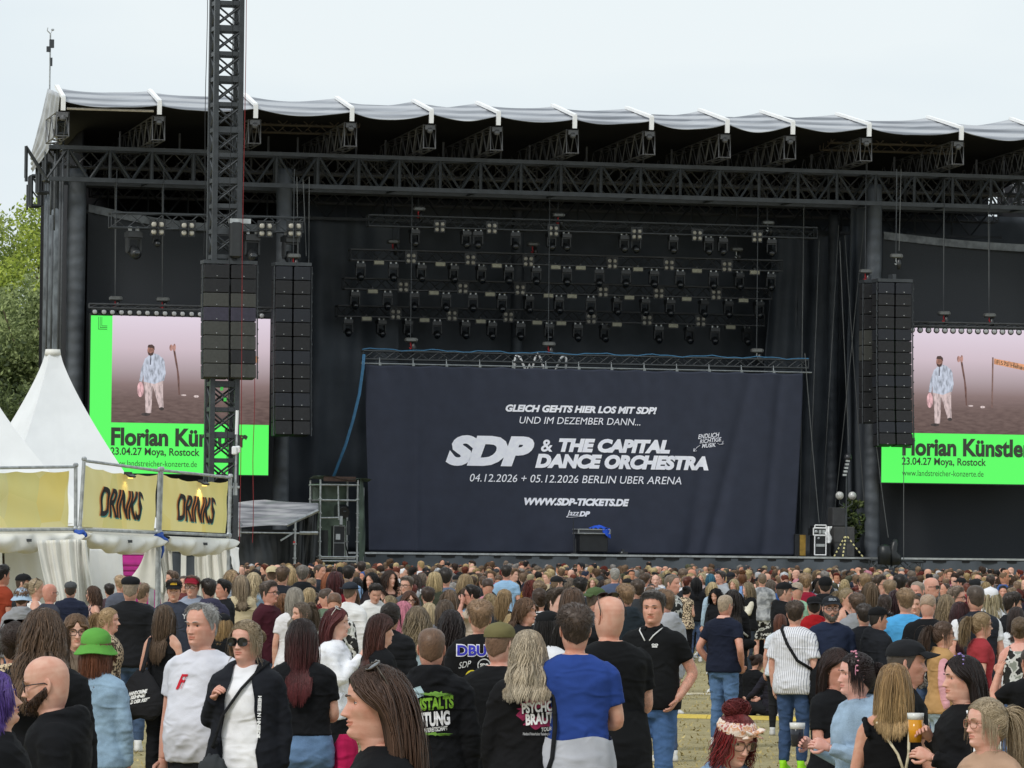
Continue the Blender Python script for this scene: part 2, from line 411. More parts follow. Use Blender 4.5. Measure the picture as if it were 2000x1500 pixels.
# ---------------------------------------------------------------- the stage
DECK = S(1000, 1081, 0)[2]
U0 = S(100, 800, 0)[0]; U1 = S(2120, 800, 0)[0]
LOW = [(123, 213), (311, 221), (499, 228), (687, 234), (842, 238), (973, 242), (1122, 248), (1272, 251), (1420, 257), (1548, 260), (1697, 264), (1877, 271), (2040, 277), (2220, 284)]
UPP = [(111, 170), (292, 178), (477, 186), (657, 192), (807, 198), (931, 202), (1079, 207), (1224, 212), (1366, 216), (1486, 219), (1634, 224), (1812, 230), (1974, 233), (2150, 240)]
def build_stage():
    st = thing('concert_stage', 'huge black festival stage under a white tarpaulin roof', 'stage', W(0, 0, 0), YAW)
    lo = [S(x, y, -1.2) for x, y in LOW]
    up = [S(x, y, 0.25) for x, y in UPP]
    RZ = min(p[2] for p in up)
    # roof: sagging fabric bays, each with its strap
    rg = random.Random(4)
    for i in range(len(lo) - 1):
        a, b, c, d = lo[i], lo[i + 1], up[i], up[i + 1]
        mb = MB(); ph = rg.random() * 6; sg = rg.uniform(.17, .30)
        def f(s, t):
            k = 4 * s * (1 - s)
            lowp = [a[j] + (b[j] - a[j]) * s for j in range(3)]; upp = [c[j] + (d[j] - c[j]) * s for j in range(3)]
            p = [lowp[j] + (upp[j] - lowp[j]) * t for j in range(3)]
            p[2] = p[2] + 0.30 * (1 - t) - (sg - 0.05 * t) * k + 0.022 * np.sin(t * 26 + ph + 2.2 * np.sin(s * 3.1 + ph)) * (0.4 + k)
            p[1] = p[1] - 0.12 * k * np.sin(t * 3.14) + 0.05 * np.sin(t * 19 + s * 2 + ph) * k
            return p
        sheet(mb, f, 30, 34, thick=0.02)
        mb.build('roof_fabric', M_TARP, st, smooth=True)
    mb = MB()   # the flat top of the roof behind the fascia, dark lining below
    e0, e1 = up[0], up[-1]
    def left(t, k): return e0[0] + k + np.clip(14 * t - 3.2, 0, 99) * 0.285    # the left edge of the roof turns inwards
    def top(s, t): return (left(t, 0) + (e1[0] - left(t, 0)) * s, e0[1] + 14 * t + 0 * s, e0[2] + (e1[2] - e0[2]) * s - 0.25 - 1.6 * t)
    sheet(mb, top, 30, 30, thick=0.05)
    mb.build('roof_top', M_TARP, st, smooth=True)
    mb = MB()
    sheet(mb, lambda s, t: (left(t, 0.3) + (e1[0] - left(t, 0.3)) * s, e0[1] + 0.1 + 13.6 * t + 0 * s, e0[2] + (e1[2] - e0[2]) * s - 0.55 - 1.6 * t), 30, 30, thick=0.03)
    # black rear wall up to the lining, with one narrow gap, and black flanks
    wz = 12.9; zb = e1[2] - 1.2
    ga, gb = S(1930, 400, wz)[0], S(1948, 400, wz)[0]; ua_ = S(80, 400, wz)[0]
    for xa, xb in ((ua_, ga), (gb, U1 + 3)): box(mb, ((xa + xb) / 2, wz, (zb + 4) / 2), (xb - xa, 0.06, zb - 4))
    zg = S(1940, 455, wz)[2]; box(mb, ((ga + gb) / 2, wz, zg / 2), (gb - ga, .06, zg))
    for z0_, z1_ in ((398, 402), (424, 428)): box(mb, ((ga + gb) / 2, wz - .1, S(1940, (z0_ + z1_) / 2, wz)[2]), (gb - ga, .05, .1))
    box(mb, (ua_ + .1, 8.6, zb / 2), (.06, 8.4, zb)); box(mb, (U1 + 2.5, 6, zb / 2), (.06, 13, zb))
    mb.build('roof_lining', mat('black_lining', '1c1d21', 0.9), st, smooth=True)
    for a, c in zip(lo, up):
        mb = MB()
        for p, q in ((c + (0, 0, .04), a + (0, -.05, .42)), (a + (0, -.05, .42), a + (0, -.02, -.05))):
            d = q - p; s = np.array((0.075, 0, 0)); n = np.cross(s, d); n /= np.linalg.norm(n); n *= 0.05
            loft(mb, [[e - s - n, e + s - n, e + s + n, e - s + n] for e in (p, q)])
        mb.build('roof_strap', M_STRAP, st)
    # rafters running back from the roof edge
    for i, a in enumerate(lo):
        mb = MB(); z = a[2] - 0.48
        truss(mb, (a[0] + .1, -0.6, z), (a[0] + .1, 1.6 if i == 0 else 12.5, z - (0.1 if i == 0 else 0.5)), 0.22, 0.42, 0.55, 0.028, 0.02, n=4)
        box(mb, (a[0] + .1, -0.62, z + 0.33), (0.36, 0.1, 0.16)); ell(mb, (a[0] + .1, -0.64, z + 0.22), (0.12, 0.1, 0.12), 8, 5)
        mb.build('rafter_truss', M_RAFT, st)
    # purlin trusses seen below the roof at the two column lines
    for x0, x1, y0, y1, w in ((500, 700, 232, 238, 2.2), (1620, 1880, 268, 276, 2.2), (740, 1180, 262, 276, 6.0), (1240, 1640, 276, 290, 6.0)):
        mb = MB(); p, q = S(x0, y0, w), S(x1, y1, w)
        truss(mb, p, q, 0.2, 0.2, 0.5, 0.03, 0.02, n=4)
        truss(mb, p + (0, .9, -0.2), q + (0, .9, -.2), 0.2, 0.2, 0.5, 0.03, 0.02, n=4)
        mb.build('purlin_truss', mat('brown_grey_truss', '6a635c', 0.5, 0.3), st)
    for w in (3.6, 6.6, 9.6):
        mb = MB(); zz = S(1000, 262, 0)[2] - .1 * w; truss(mb, (S(115, 300, w)[0] if w < 5 else U0 + 3, w, zz - .75), (U1, w, zz - .75), .25, .3, .6, .04, .025, n=4, sides=(1, 1, 0, 1))
        for i in range(34): u = U0 + 3 + i * 1.1; bar(mb, (u, w, zz - .4), (u, w, zz + .3), .04, 4)
        mb.build('cross_truss', M_RAFT, st)
    # main truss across the front, a second further back
    for w, (ya, yb, yc, yd), x0, name in ((1.0, (292, 352, 343, 404), 62, 'front_truss'), (3.0, (296, 360, 347, 410), 62, 'front_truss'), (9.0, (372, 420, 410, 458), 140, 'rear_truss')):
        mb = MB()
        tl, bl = S(133, ya, w), S(133, yb, w); tr, br = S(2000, yc, w), S(2000, yd, w)
        ex = (U1 - tl[0]) / (tr[0] - tl[0])
        zt = (tl[2] + tr[2]) / 2; zb = (bl[2] + br[2]) / 2
        ua = S(95, 330, w)[0]; ub = U1
        rr = 0.07 if w < 5 else 0.05
        box(mb, ((ua + ub) / 2, w, zt), (ub - ua, rr * 2, rr * 2)); box(mb, ((ua + ub) / 2, w, zb), (ub - ua, rr * 2.2, rr * 2.2))
        P = 1.52; k = int((ub - ua) / P); u = S(133, 330, w)[0] - P
        for i in range(k + 1):
            A, B = (u + P * i, w, zt), (u + P * i, w, zb)
            bar(mb, A, B, rr * 0.8, 4); bar(mb, A, (u + P * (i + .5), w, zb), rr * 0.62, 4); bar(mb, (u + P * (i + .5), w, zb), (u + P * (i + 1), w, zt), rr * 0.62, 4)
            if i % 2 and w < 3: bar(mb, B, (u + P * i, w + 2, zb), rr * .6, 4); bar(mb, A, (u + P * i, w + 2, zt), rr * .6, 4)
        mb.build(name, M_STEEL, st)
    # columns wrapped in black bags
    for x, y, hw, w in ((151, 330, .34, 1.9), (556, 330, .29, 1.9), (1708, 360, .29, 1.9), (1629, 420, .22, 8.5), (1556, 440, .12, 9.5), (1012, 400, .25, 10.5), (760, 400, .25, 10.5), (2080, 360, .29, 1.9)):
        p = S(x, y, w); mb = MB(); zs = np.linspace(DECK - 2.1, p[2], 60); rgn = np.random.default_rng(int(x))
        rr = hw * (1 + 0.02 * np.sin(zs * 1.1 + x) + 0.012 * rgn.normal(size=60))
        tube(mb, np.stack([p[0] + 0 * zs, w + 0 * zs, zs], 1), rr, 14)
        mb.build('wrapped_column', M_WRAP, st, smooth=True)
    # deck with its skirt
    mb = MB(); box(mb, ((U0 + U1) / 2, 6.9, DECK - 0.09), (U1 - U0, 14.4, 0.18)); mb.build('deck', mat('deck_ply', '1c1d1f', 0.7), st)
    mb = MB(); box(mb, ((U0 + U1) / 2, -0.325, DECK - 0.035), (U1 - U0, 0.05, 0.07)); mb.build('deck_edge', M_ALU, st)
    mb = MB()
    sheet(mb, lambda s, t: (U0 + (U1 - U0) * s, -0.30 + 0.03 * np.sin(s * 260) + 0.02 * np.sin(s * 97 + 2), (DECK - 0.1) * t + 0.0 * s), 500, 4)
    mb.build('skirt', M_DRAPE, st, smooth=True)
    # left flank: hanging side cladding and the gable tarpaulin with its frames
    mb = MB()
    a, b = S(131, 700, 1.9), S(100, 700, 4.2)
    def side(s, t): return (a[0] - 0.35 + (b[0] - a[0]) * s * 0.25 + 0.07 * np.sin(s * 31), 1.9 + (4.4 - 1.9) * s, 0.1 + (a[2] + 6.3) * t + 0 * s)
    sheet(mb, side, 60, 6, thick=0.03)
    mb.build('side_cladding', mat('grey_cladding', '5d6368', 0.5, 0.2, 0.3, 2), st, smooth=True)
    mb = MB()
    LP_ = np.array([S(95, 173, 1.5), S(83, 225, 2.5), S(71, 270, 3.5), S(62, 302, 4.5)]); RP_ = np.array([S(119, 183, -1.0), S(113, 240, .4), S(96, 296, 2.0), S(64, 337, 4.2)]); kk = np.linspace(0, 1, 4)
    def gab(s, t):
        p = [np.interp(t, kk, LP_[:, j]) * (1 - s) + np.interp(t, kk, RP_[:, j]) * s for j in range(3)]
        p[0] = p[0] - 0.02 + 0.03 * np.sin(s * 22)
        return p
    sheet(mb, gab, 24, 20, thick=0.02)
    mb.build('gable_fabric', mat('gable_tarp', 'b4b8be', 0.5, noise=.12, nscale=2), st, smooth=True)
    mb = MB()
    for (x0, y0), (x1, y1), w in (((62, 343), (80, 402), 4.6), ((77, 318), (98, 376), 3.6), ((90, 288), (112, 352), 2.4), ((112, 240), (131, 262), 0.5)):
        p, q = S(x0, y0, w), S(x1, y1, w)
        for A, B in (((p[0], p[2]), (p[0], q[2])), ((p[0], q[2]), (q[0], q[2])), ((p[0], p[2]), (q[0], p[2])), ((q[0], p[2]), (q[0], q[2]))):
            for ww in (w, w + .5): bar(mb, (A[0], ww, A[1]), (B[0], ww, B[1]), 0.06, 4)
            bar(mb, (A[0], w, A[1]), (A[0], w + .5, A[1]), 0.04, 4)
        bar(mb, (p[0], w, p[2]), (q[0], w, (p[2] + q[2]) / 2), 0.04, 4)
        mb.build('outrigger_frame', M_STEEL, st); mb = MB()
    mb = MB()
    for x, y0, y1 in ((100, 330, 420), (108, 300, 450), (118, 345, 690), (124, 262, 800), (103, 420, 700), (94, 400, 690)):
        p, q = S(x, y0, 1.5), S(x - 3, y1, 1.5); bar(mb, p, (p[0], 1.5, q[2]), 0.035, 5)
    sheet(mb, lambda s, t: (S(100, 400, 1.7)[0] + .45 * s, 1.7 + .05 * np.sin(s * 12), S(100, 412, 1.7)[2] + t * 1.7 + .1 * np.sin(s * 4)), 12, 6)
    mb.build('hanging_straps', mat('grey_strap', '55595d', 0.7), st, smooth=True)
    mb = MB(); p, q = S(131, 212, -1.0), S(300, 217, -1.0); bar(mb, p, q, 0.045, 6); mb.build('front_bar', mat('cream_bar', 'c8c0b4', 0.5), st)
    return st
build_stage()
def build_curtains():
    def curtain(label, u0, u1, z0, z1, w, folds, amp, seed, m=M_DRAPE, name='stage_curtain', lean=0.0):
        rg = np.random.default_rng(seed); ph = rg.uniform(0, 6, 6)
        o = thing(name, label, 'curtain', W(u0, w, z0), YAW)
        def f(s, t):
            x = s * (u1 - u0)
            k = amp * (np.sin(x * folds + ph[0] + 0.6 * np.sin(t * 3 + ph[1])) + 0.5 * np.sin(x * folds * 2.3 + ph[2]) + 0.7 * np.sin(x * folds * 0.37 + t * 2 + ph[3]))
            k = k + 0.6 * amp * np.sin(t * 17 + x * 1.3 + ph[4]) * np.sin(x * 0.8 + t * 5 + ph[5])
            return (x + lean * t + 0.04 * np.sin(t * 9 + x), k, t * (z1 - z0) + 0 * s)
        mb = MB(); sheet(mb, f, int((u1 - u0) * 9) + 12, 50, thick=0.01)
        mb.build('cloth', m, o, smooth=True)
        return o
    zt = lambda x, y, w: S(x, y, w)[2]
    ul = lambda x, w: S(x, 700, w)[0]
    curtain('black backdrop curtain closing the rear of the stage', ul(560, 12), ul(2100, 12), DECK, zt(1000, 395, 12), 12, 1.5, 0.05, 1)
    curtain('creased black curtain hanging left of the dark banner', ul(560, 9.6), ul(775, 9.6), DECK, zt(650, 425, 9.6), 9.6, 2.4, 0.17, 2)
    curtain('black curtain in long folds right of the dark banner', ul(1480, 9.4), ul(1760, 9.4), DECK, zt(1600, 440, 9.4), 9.4, 3.6, 0.14, 3, lean=0.5)
    curtain('narrow black curtain leg gathered behind the right speaker array', ul(1655, 6), ul(1700, 6), DECK, zt(1600, 400, 6), 6, 6, 0.1, 5)
    for nm, x0, x1, ya, yb, w in (('left', 168, 548, 398, 436, 2.9), ('right', 1722, 2110, 452, 480, 2.9)):
        o = thing('mesh_scrim', 'black mesh scrim behind the %s video screen' % nm, 'scrim', W(ul(x0, w), w, 0.3), YAW)
        u0, u1 = ul(x0, w), ul(x1, w); za, zb = zt(x0, ya, w) - 0.3, zt(x1, yb, w) - 0.3
        def top(s): return za + (zb - za) * s - 0.28 * np.sin(s * 3.14) * (1 if nm == 'left' else .4)
        mb = MB(); sheet(mb, lambda s, t: ((u1 - u0) * s, 0.015 * np.sin(s * 14 + t * 3) + 0.05 * np.sin(s * 5 + 4 * t), top(s) * t), 60, 16)
        mb.build('mesh_cloth', M_SCRIM, o, smooth=True)
        mb = MB(); sheet(mb, lambda s, t: ((u1 - u0) * s, -0.14 + 0.03 * np.sin(s * 150) * (1 - t), top(s) - 0.28 * (1 - t) - 0.02), 120, 4)
        mb.build('hem', M_HEM, o, smooth=True)
build_curtains()
# ---------------------------------------------------------------- rigging, lamps, speakers
ORD = ['first', 'second', 'third', 'fourth', 'fifth', 'sixth', 'seventh', 'eighth', 'ninth', 'tenth', 'eleventh', 'twelfth', 'thirteenth', 'fourteenth', 'fifteenth', 'sixteenth', 'seventeenth', 'eighteenth', 'nineteenth', 'twentieth', 'twenty-first', 'twenty-second']
def make_moving_head():
    o = thing('moving_head_light', '', 'stage light')
    mb = MB(); box(mb, (0, 0, -0.17), (0.36, 0.26, 0.12)); box(mb, (0, 0, -0.1), (0.30, 0.2, 0.04))
    b_ = mb.build('base', M_BLACK, o)
    for s in (-.1, .1): mb = MB(); box(mb, (s, 0, -0.03), (0.06, 0.08, 0.12)); bar(mb, (s, -.05, -.02), (s, .05, -.02), 0.03, 6); mb.build('clamp', M_ALU, b_)
    mb = MB(); box(mb, (0, 0, -0.26), (0.36, 0.12, 0.05))
    for s in (-1, 1): box(mb, (s * .165, 0, -0.40), (0.045, 0.13, 0.30)); ell(mb, (s * .165, 0, -0.55), (.03, .075, .075), 6, 5)
    y = mb.build('yoke', mat('yoke_grey', '2c2e30', 0.45), o)
    mb = MB(); a = np.linspace(0, 1, 7)
    tube(mb, np.stack([0 * a, .12 - .30 * a, -.50 - .16 * a], 1), [.09, .125, .135, .135, .13, .125, .12], 12)
    h = mb.build('lamp_head', M_BLACK, y, smooth=True)
    mb = MB(); ell(mb, (0, -.175, -.655), (.1, .025, .1), 10, 5, M=rot('X', .5)); mb.build('lens', M_DLENS, h, smooth=True)
    return o
def make_blinder():
    o = thing('blinder_light', '', 'stage light')
    mb = MB(); box(mb, (0, .06, -.24), (.40, .10, .40))
    for s in (-1, 1): box(mb, (s * .215, .03, -.14), (.02, .04, .28))
    box(mb, (0, .03, -.005), (.45, .05, .03)); box(mb, (0, .03, -.24), (.41, .22, .02)); box(mb, (0, .03, -.24), (.02, .22, .41))
    mb.build('housing', M_BLACK, o)
    for x in (-.1, .1):
        for z in (-.14, -.34):
            mb = MB(); ell(mb, (x, -.0, z), (.078, .03, .078), 12, 6); mb.build('lamp', M_LENS, o, smooth=True)
    return o
def make_strobe():
    o = thing('strobe_light', '', 'stage light')
    mb = MB(); box(mb, (0, .05, -.1), (.42, .1, .2)); box(mb, (0, .05, 0.02), (.06, .06, .08)); mb.build('housing', M_BLACK, o)
    mb = MB(); bevbox(mb, (0, -.01, -.1), (.38, .05, .15), .015); mb.build('reflector', mat('strobe_plate', '9d9a86', 0.35, 0.2), o)
    return o
ROWS = {
 'topmost': (3.4, (718, 428), (1593, 458), [(809, 459), (909, 465), (934, 466), (1007, 469), (1076, 472), (1105, 467), (1218, 474), (1242, 478), (1314, 476), (1383, 480), (1411, 478), (1507, 482)],
  [(859, 443), (961, 446), (1081, 451), (1244, 457), (1362, 460), (1479, 463)], []),
 'second': (5.5, (683, 497), (1525, 520), [(704, 519), (768, 525), (822, 525), (885, 529), (939, 529), (993, 532), (1047, 531), (1107, 536), (1171, 532), (1223, 538), (1277, 536), (1328, 540), (1393, 538), (1443, 542), (1505, 540)],
  [(803, 508), (919, 511), (1032, 514), (1196, 519), (1307, 521), (1420, 524)], [(740, 520), (860, 523), (970, 526), (1085, 530), (1134, 532), (1246, 535), (1361, 537), (1474, 540)]),
 'third': (7.0, (670, 553), (1505, 575), [(693, 574), (757, 579), (810, 577), (871, 581), (924, 579), (980, 585), (1032, 583), (1091, 589), (1154, 587), (1204, 591), (1259, 592), (1308, 594), (1374, 592), (1422, 594), (1482, 594)],
  [(788, 562), (904, 565), (1016, 568), (1178, 573), (1287, 575), (1399, 577)], [(728, 574), (847, 578), (957, 581), (1071, 584), (1117, 585), (1229, 588), (1341, 590), (1452, 592)]),
 'fourth': (8.5, (657, 606), (1490, 628), [(680, 626), (744, 634), (796, 628), (854, 637), (908, 630), (960, 637), (1016, 632), (1072, 637), (1128, 634), (1180, 639), (1286, 641), (1346, 637), (1396, 641), (1458, 639)],
  [(773, 611), (883, 614), (993, 618), (1155, 620), (1264, 623), (1369, 624)], [(716, 624), (829, 628), (939, 630), (1049, 633), (1096, 634), (1205, 636), (1315, 637), (1427, 639)]),
}
def rig(proto, used, p, rz, label, group, sc=1.0, tilt=0):
    o = proto if not used else copy_tree(proto)
    used.append(o)
    o.location = W(p); o.rotation_euler = (tilt, 0, YAW + rz); o.scale = (sc, sc, sc)
    o['label'] = label; o['group'] = group
    return o
MH, BL_, ST_ = make_moving_head(), make_blinder(), make_strobe()
uM, uB, uS = [], [], []
def lighting_truss(label, a, b, hh=0.2, step=0.42, m=M_STEEL, name='lighting_truss'):
    c = (a + b) / 2
    o = thing(name, label, 'truss', W(a), YAW)
    mb = MB(); truss(mb, (0, 0, 0), b - a, hh, hh, step, 0.034, 0.019, n=5, sides=(1, 1, 1, 1))
    mb.build('truss_frame', m, o)
    return o
def hoist(p, top, label, hook=M_RED):
    """electric chain hoist: motor body, chain up to the roof, hook below"""
    o = thing('chain_hoist', label, 'hoist', W(p), YAW, group='chain hoists over the stage')
    mb = MB(); bevbox(mb, (0, 0, 0.0), (.42, .26, .16), .04); ell(mb, (.16, 0, 0), (.12, .12, .1), 8, 5); mb.build('motor', mat('hoist_motor', '6b6d6c', 0.4, 0.5), o, smooth=False)
    mb = MB(); bar(mb, (0, 0, .08), (0, 0, max(top - p[2], .5)), 0.016, 4); mb.build('chain', M_STEEL, o)
    mb = MB(); tube(mb, [(0, 0, -.08), (0, 0, -.2), (.05, 0, -.26), (0, 0, -.32), (-.05, 0, -.28)], .025, 6); mb.build('hook', hook, o)
    mb = MB(); tube(mb, [(.1, 0, -.06), (.12, 0, -.3), (.1, 0, -.5)], [.06, .1, .05], 8); mb.build('chain_bag', M_BLACK, o, smooth=True)
def build_rig():
    rg = random.Random(2)
    for nm, (w, a, b, heads, blinders, strobes) in ROWS.items():
        A, B = S(a[0], a[1], w), S(b[0], b[1], w); B[2] = A[2] = (A[2] + B[2]) / 2
        dark = nm != 'topmost'
        lighting_truss('%s lighting truss from the top above the dark banner' % nm if nm != 'topmost' else 'topmost long lighting truss above the dark banner', A, B, .2, .42, M_STEEL if not dark else M_STEEL2)
        for kind, lst, proto, used, off in (('moving head', heads, MH, uM, .43), ('four lamp blinder', blinders, BL_, uB, .24), ('pale strobe panel', strobes, ST_, uS, .1)):
            for i, (x, y) in enumerate(lst):
                p = S(x, y, w - (.25 if kind != 'moving head' else 0)); p[2] = A[2] - (.22 if kind == 'moving head' else (.18 if 'pale' in kind else -.15)) if nm != 'topmost' else p[2] + off
                if nm == 'topmost' and kind == 'moving head': p[2] = A[2] - .2
                lab = '%s %s from the left on the %s lighting truss' % (ORD[i], kind, nm)
                rig(proto, used, p, rg.uniform(-.3, .3) if kind == 'moving head' else 0, lab, kind + ' lights on the stage trusses', 1.0)
    # left truss above the screen, with big heads and blinders
    A, B = S(215, 430, .2), S(590, 440, .2); B[2] = A[2] = (A[2] + B[2]) / 2
    lighting_truss('short lighting truss above the left video screen', A, B, .26, .62)
    for i, (x, y) in enumerate(((308, 444), (367, 446), (519, 447), (576, 447))):
        p = S(x, y, -.15); p[2] += .28; rig(BL_, uB, p, 0, '%s four lamp blinder on the truss above the left video screen' % ORD[i], 'four lamp blinder lights on the stage trusses', 1.3)
    for i, (x, y, s) in enumerate(((261, 462, 1.5), (307, 462, .9), (492, 462, 1.5), (567, 462, 1.6))):
        p = S(x, y, .2); p[2] = A[2] - .25; rig(MH, uM, p, rg.uniform(-.4, .4), '%s large moving head under the truss above the left video screen' % ORD[i], 'moving head lights on the stage trusses', s)
    for i, (x, y, w, top, tx) in enumerate(((817, 408, 3.4, 300, 'topmost lighting truss at its left end'), (1090, 420, 3.4, 300, 'topmost lighting truss near its middle'), (1499, 435, 3.4, 300, 'topmost lighting truss at its right end'),
        (767, 472, 5.5, 300, 'second lighting truss at its left'), (1040, 477, 5.5, 300, 'second lighting truss at its middle'), (1438, 487, 5.5, 300, 'second lighting truss at its right'),
        (802, 664, 1.7, 300, 'banner truss at its left'), (1071, 672, 1.7, 300, 'banner truss at its middle'), (1478, 685, 1.7, 300, 'banner truss at its right'),
        (225, 583, .9, 330, 'left video screen at its left'), (317, 585, .9, 330, 'left video screen at its middle'), (405, 588, .9, 330, 'left video screen behind the tower'), (1843, 612, .9, 350, 'right video screen nearer the speakers'), (1932, 616, .9, 350, 'right video screen at the picture edge'),
        (1750, 500, -.5, 330, 'right main speaker array'), (1690, 530, .6, 330, 'small speaker column beside the right array'), (573, 500, -.5, 330, 'left main speaker array'))):
        hoist(S(x, y, w), S(x, top, w)[2], 'grey chain hoist over the %s' % tx, M_RED if i % 3 != 2 else M_ALU)
build_rig()
# ---------------------------------------------------------------- speakers
M_CAB = [mat('cabinet_black', '232427', 0.7, 0, 0.1, 12, 0.1, 150), mat('cabinet_grey', '434441', 0.75, 0, 0.06, 12, 0.1, 150), mat('cabinet_violet', '3a3846', 0.7, 0, 0.06, 12, 0.1, 150), mat('cabinet_blueblack', '25282f', 0.7, 0, 0.06, 12)]
def line_array(label, tl, tr, bl, w, rows, dep, cols, curve, pick, side=0):
    a, b, c = S(*tl, w), S(*tr, w), S(*bl, w)
    wd = b[0] - a[0]; ht = (a[2] - c[2]) / rows
    o = thing('line_array', label, 'speakers', W((a[0] + b[0]) / 2, w, a[2]), YAW)
    mb = MB(); box(mb, (0, dep / 2, .06), (wd, dep, .12)); box(mb, (0, dep / 2, .2), (.14, .5, .2)); mb.build('bumper_frame', M_STEEL, o)
    y, z, ang = 0.0, -.02, 0.0
    mr = MB()
    for i in range(rows):
        ang = curve * (i / rows) ** 1.5
        dy, dz = math.sin(ang) * ht, -math.cos(ang) * ht
        for k in range(cols):
            mb = MB(); cw = wd / cols
            cx = -wd / 2 + cw * (k + .5)
            bevbox(mb, (0, 0, 0), (cw - (.06 if cols > 1 else .02), dep, ht * .955), .02)
            v = mb.v[-1]; v[:] = v @ rot('X', ang).T + np.array((cx, y + dy / 2 + dep / 2, z + dz / 2))
            ell(mb, (cx, y + dy / 2 - .015, z + dz * .82), (.022, .012, .022), 6, 4, m=1)
            mb.build('cabinet', [pick(i, k), M_ALU], o)
        bar(mr, (-wd / 2 - .02, y + .05, z), (-wd / 2 - .02, y + dy + .05, z + dz), .025, 4); bar(mr, (wd / 2 + .02, y + .05, z), (wd / 2 + .02, y + dy + .05, z + dz), .025, 4)
        for s in (-1, 1): box(mr, (s * (wd / 2 + .03), y + .02, z + dz * .5), (.05, .06, .05))
        y += dy; z += dz
    mr.build('rigging_bar', M_STEEL, o)
    return o
line_array('wide speaker array of mixed grey cabinets on the left tower', (398, 514), (503, 516), (393, 738), -7.6, 8, .6, 2, -.12,
           lambda i, k: M_CAB[1] if i in (2, 4, 5, 6, 7) and (i, k) != (6, 1) else (M_CAB[2] if i == 3 else M_CAB[0]))
line_array('tall black speaker array hanging between left screen and curtain', (538, 518), (609, 520), (528, 850), -.6, 12, .75, 2, -.10, lambda i, k: M_CAB[0 if i % 3 else 3])
line_array('tall black speaker array hanging beside the right video screen', (1715, 550), (1783, 552), (1706, 870), -.6, 14, .75, 2, -.12, lambda i, k: M_CAB[0 if i % 4 else 3])
line_array('narrow grey speaker column left of the right main array', (1688, 552), (1712, 553), (1684, 826), .5, 9, .6, 1, -.03, lambda i, k: M_CAB[1] if i in (3, 4) else M_CAB[0])
# ---------------------------------------------------------------- left lattice tower
def build_tower():
    w = -7.0
    a, b = S(408, 500, w), S(466, 500, w); cx = (a[0] + b[0]) / 2; h = (b[0] - a[0]) / 2 - .09
    top = S(440, -60, w)[2]
    o = thing('lattice_tower', 'tall black steel lattice tower carrying the wide speaker array', 'tower', W(cx, w, 0), YAW)
    mb = MB()
    for sx, sy in ((-1, -1), (1, -1), (1, 1), (-1, 1)): mb = MB(); box(mb, (sx * h, sy * h, top / 2), (.17, .17, top)); mb.build('upright', M_STEEL, o)
    
    k = int(top / .87); mb = MB()
    for i in range(k + 1):
        z = i * .87
        mr = MB()
        for s in (-1, 1): box(mr, (0, s * h, z), (2 * h - .17, .1, .2 if i % 2 else .14)); box(mr, (s * h, 0, z), (.1, 2 * h - .10, .14))
        mr.build('crossbar', M_STEEL, o)
        if i == k: break
        for s in (-1, 1):
            bar(mb, (-h, s * h, z + .1), (h, s * h, z + .77), .035, 4); bar(mb, (h, s * h, z + .1), (-h, s * h, z + .77), .035, 4)
            bar(mb, (s * h, -h, z + .1), (s * h, h, z + .77), .035, 4); bar(mb, (s * h, h, z + .1), (s * h, -h, z + .77), .035, 4)
    mb.build('cross_brace', M_STEEL, o)
    mb = MB(); box(mb, (-.12, -h - .09, S(425, 760, w)[2]), (.1, .02, .12)); box(mb, (.0, -h - .09, S(425, 781, w)[2]), (.1, .02, .12)); mb.build('green_tape', mat('green_tape', '4fd05a', .5), o)
    mb = MB(); bevbox(mb, (.28, -h - .2, S(450, 470, w)[2]), (.42, .3, 1.25), .06); mb.build('motor_bag', M_BLACK, o)
    mb = MB(); box(mb, (.4, -h - .22, S(450, 434, w)[2]), (.75, .2, .16)); mb.build('motor', M_ALU, o)
    for x0, y0, x1, y1, c, lab in ((481, -40, 478, 1060, 'red', 'thin red rope hanging beside the lattice tower'), (405, -40, 404, 500, 'dark', 'thin dark cable hanging left of the lattice tower'), (455, -40, 452, 900, 'dark', 'thin dark cable running down inside the lattice tower'), (497, 740, 500, 1060, 'red', 'thin red rope hanging below the wide speaker array')):
        p, q = S(x0, y0, w - .9), S(x1, y1, w - .9)
        mb = MB(); tube(mb, [(0, 0, q[2] + (p[2] - q[2]) * t) + np.array((.02 * math.sin(t * 9), 0, 0)) for t in np.linspace(1, 0, 9)], .013, 5)
        tag(mb.build('rope', mat('rope_' + c, '7a2a2c' if c == 'red' else '202225', .8), loc=W(p[0], w - .9, 0), rotz=YAW), lab, 'rope')
build_tower()
# weather mast on the roof corner
def build_mast():
    p, q = S(97, 176, 1.2), S(95, 66, 1.2); h = q[2] - p[2]
    o = thing('weather_mast', 'thin weather mast with sensors on the left roof corner', 'mast', W(p), YAW)
    mb = MB(); bar(mb, (0, 0, -.1), (0, 0, h), .028, 6); mb.build('pole', M_GALV, o)
    for c_, s_ in (((.05, 0, h - .35), (.16, .12, .3)), ((-.06, 0, h - .55), (.14, .1, .2)), ((.04, 0, h - 1.0), (.08, .08, .3))): mb = MB(); box(mb, c_, s_); mb.build('sensor_box', M_STEEL, o)
    mb = MB(); tube(mb, [(0, 0, h), (-.12, 0, h + .12), (-.1, 0, h + .22)], .02, 5); ell(mb, (.08, 0, h + .15), (.06, .05, .05), 6, 4); bar(mb, (0, 0, h), (.1, 0, h + .18), .012, 4); mb.build('anemometer', M_ALU, o)
build_mast()
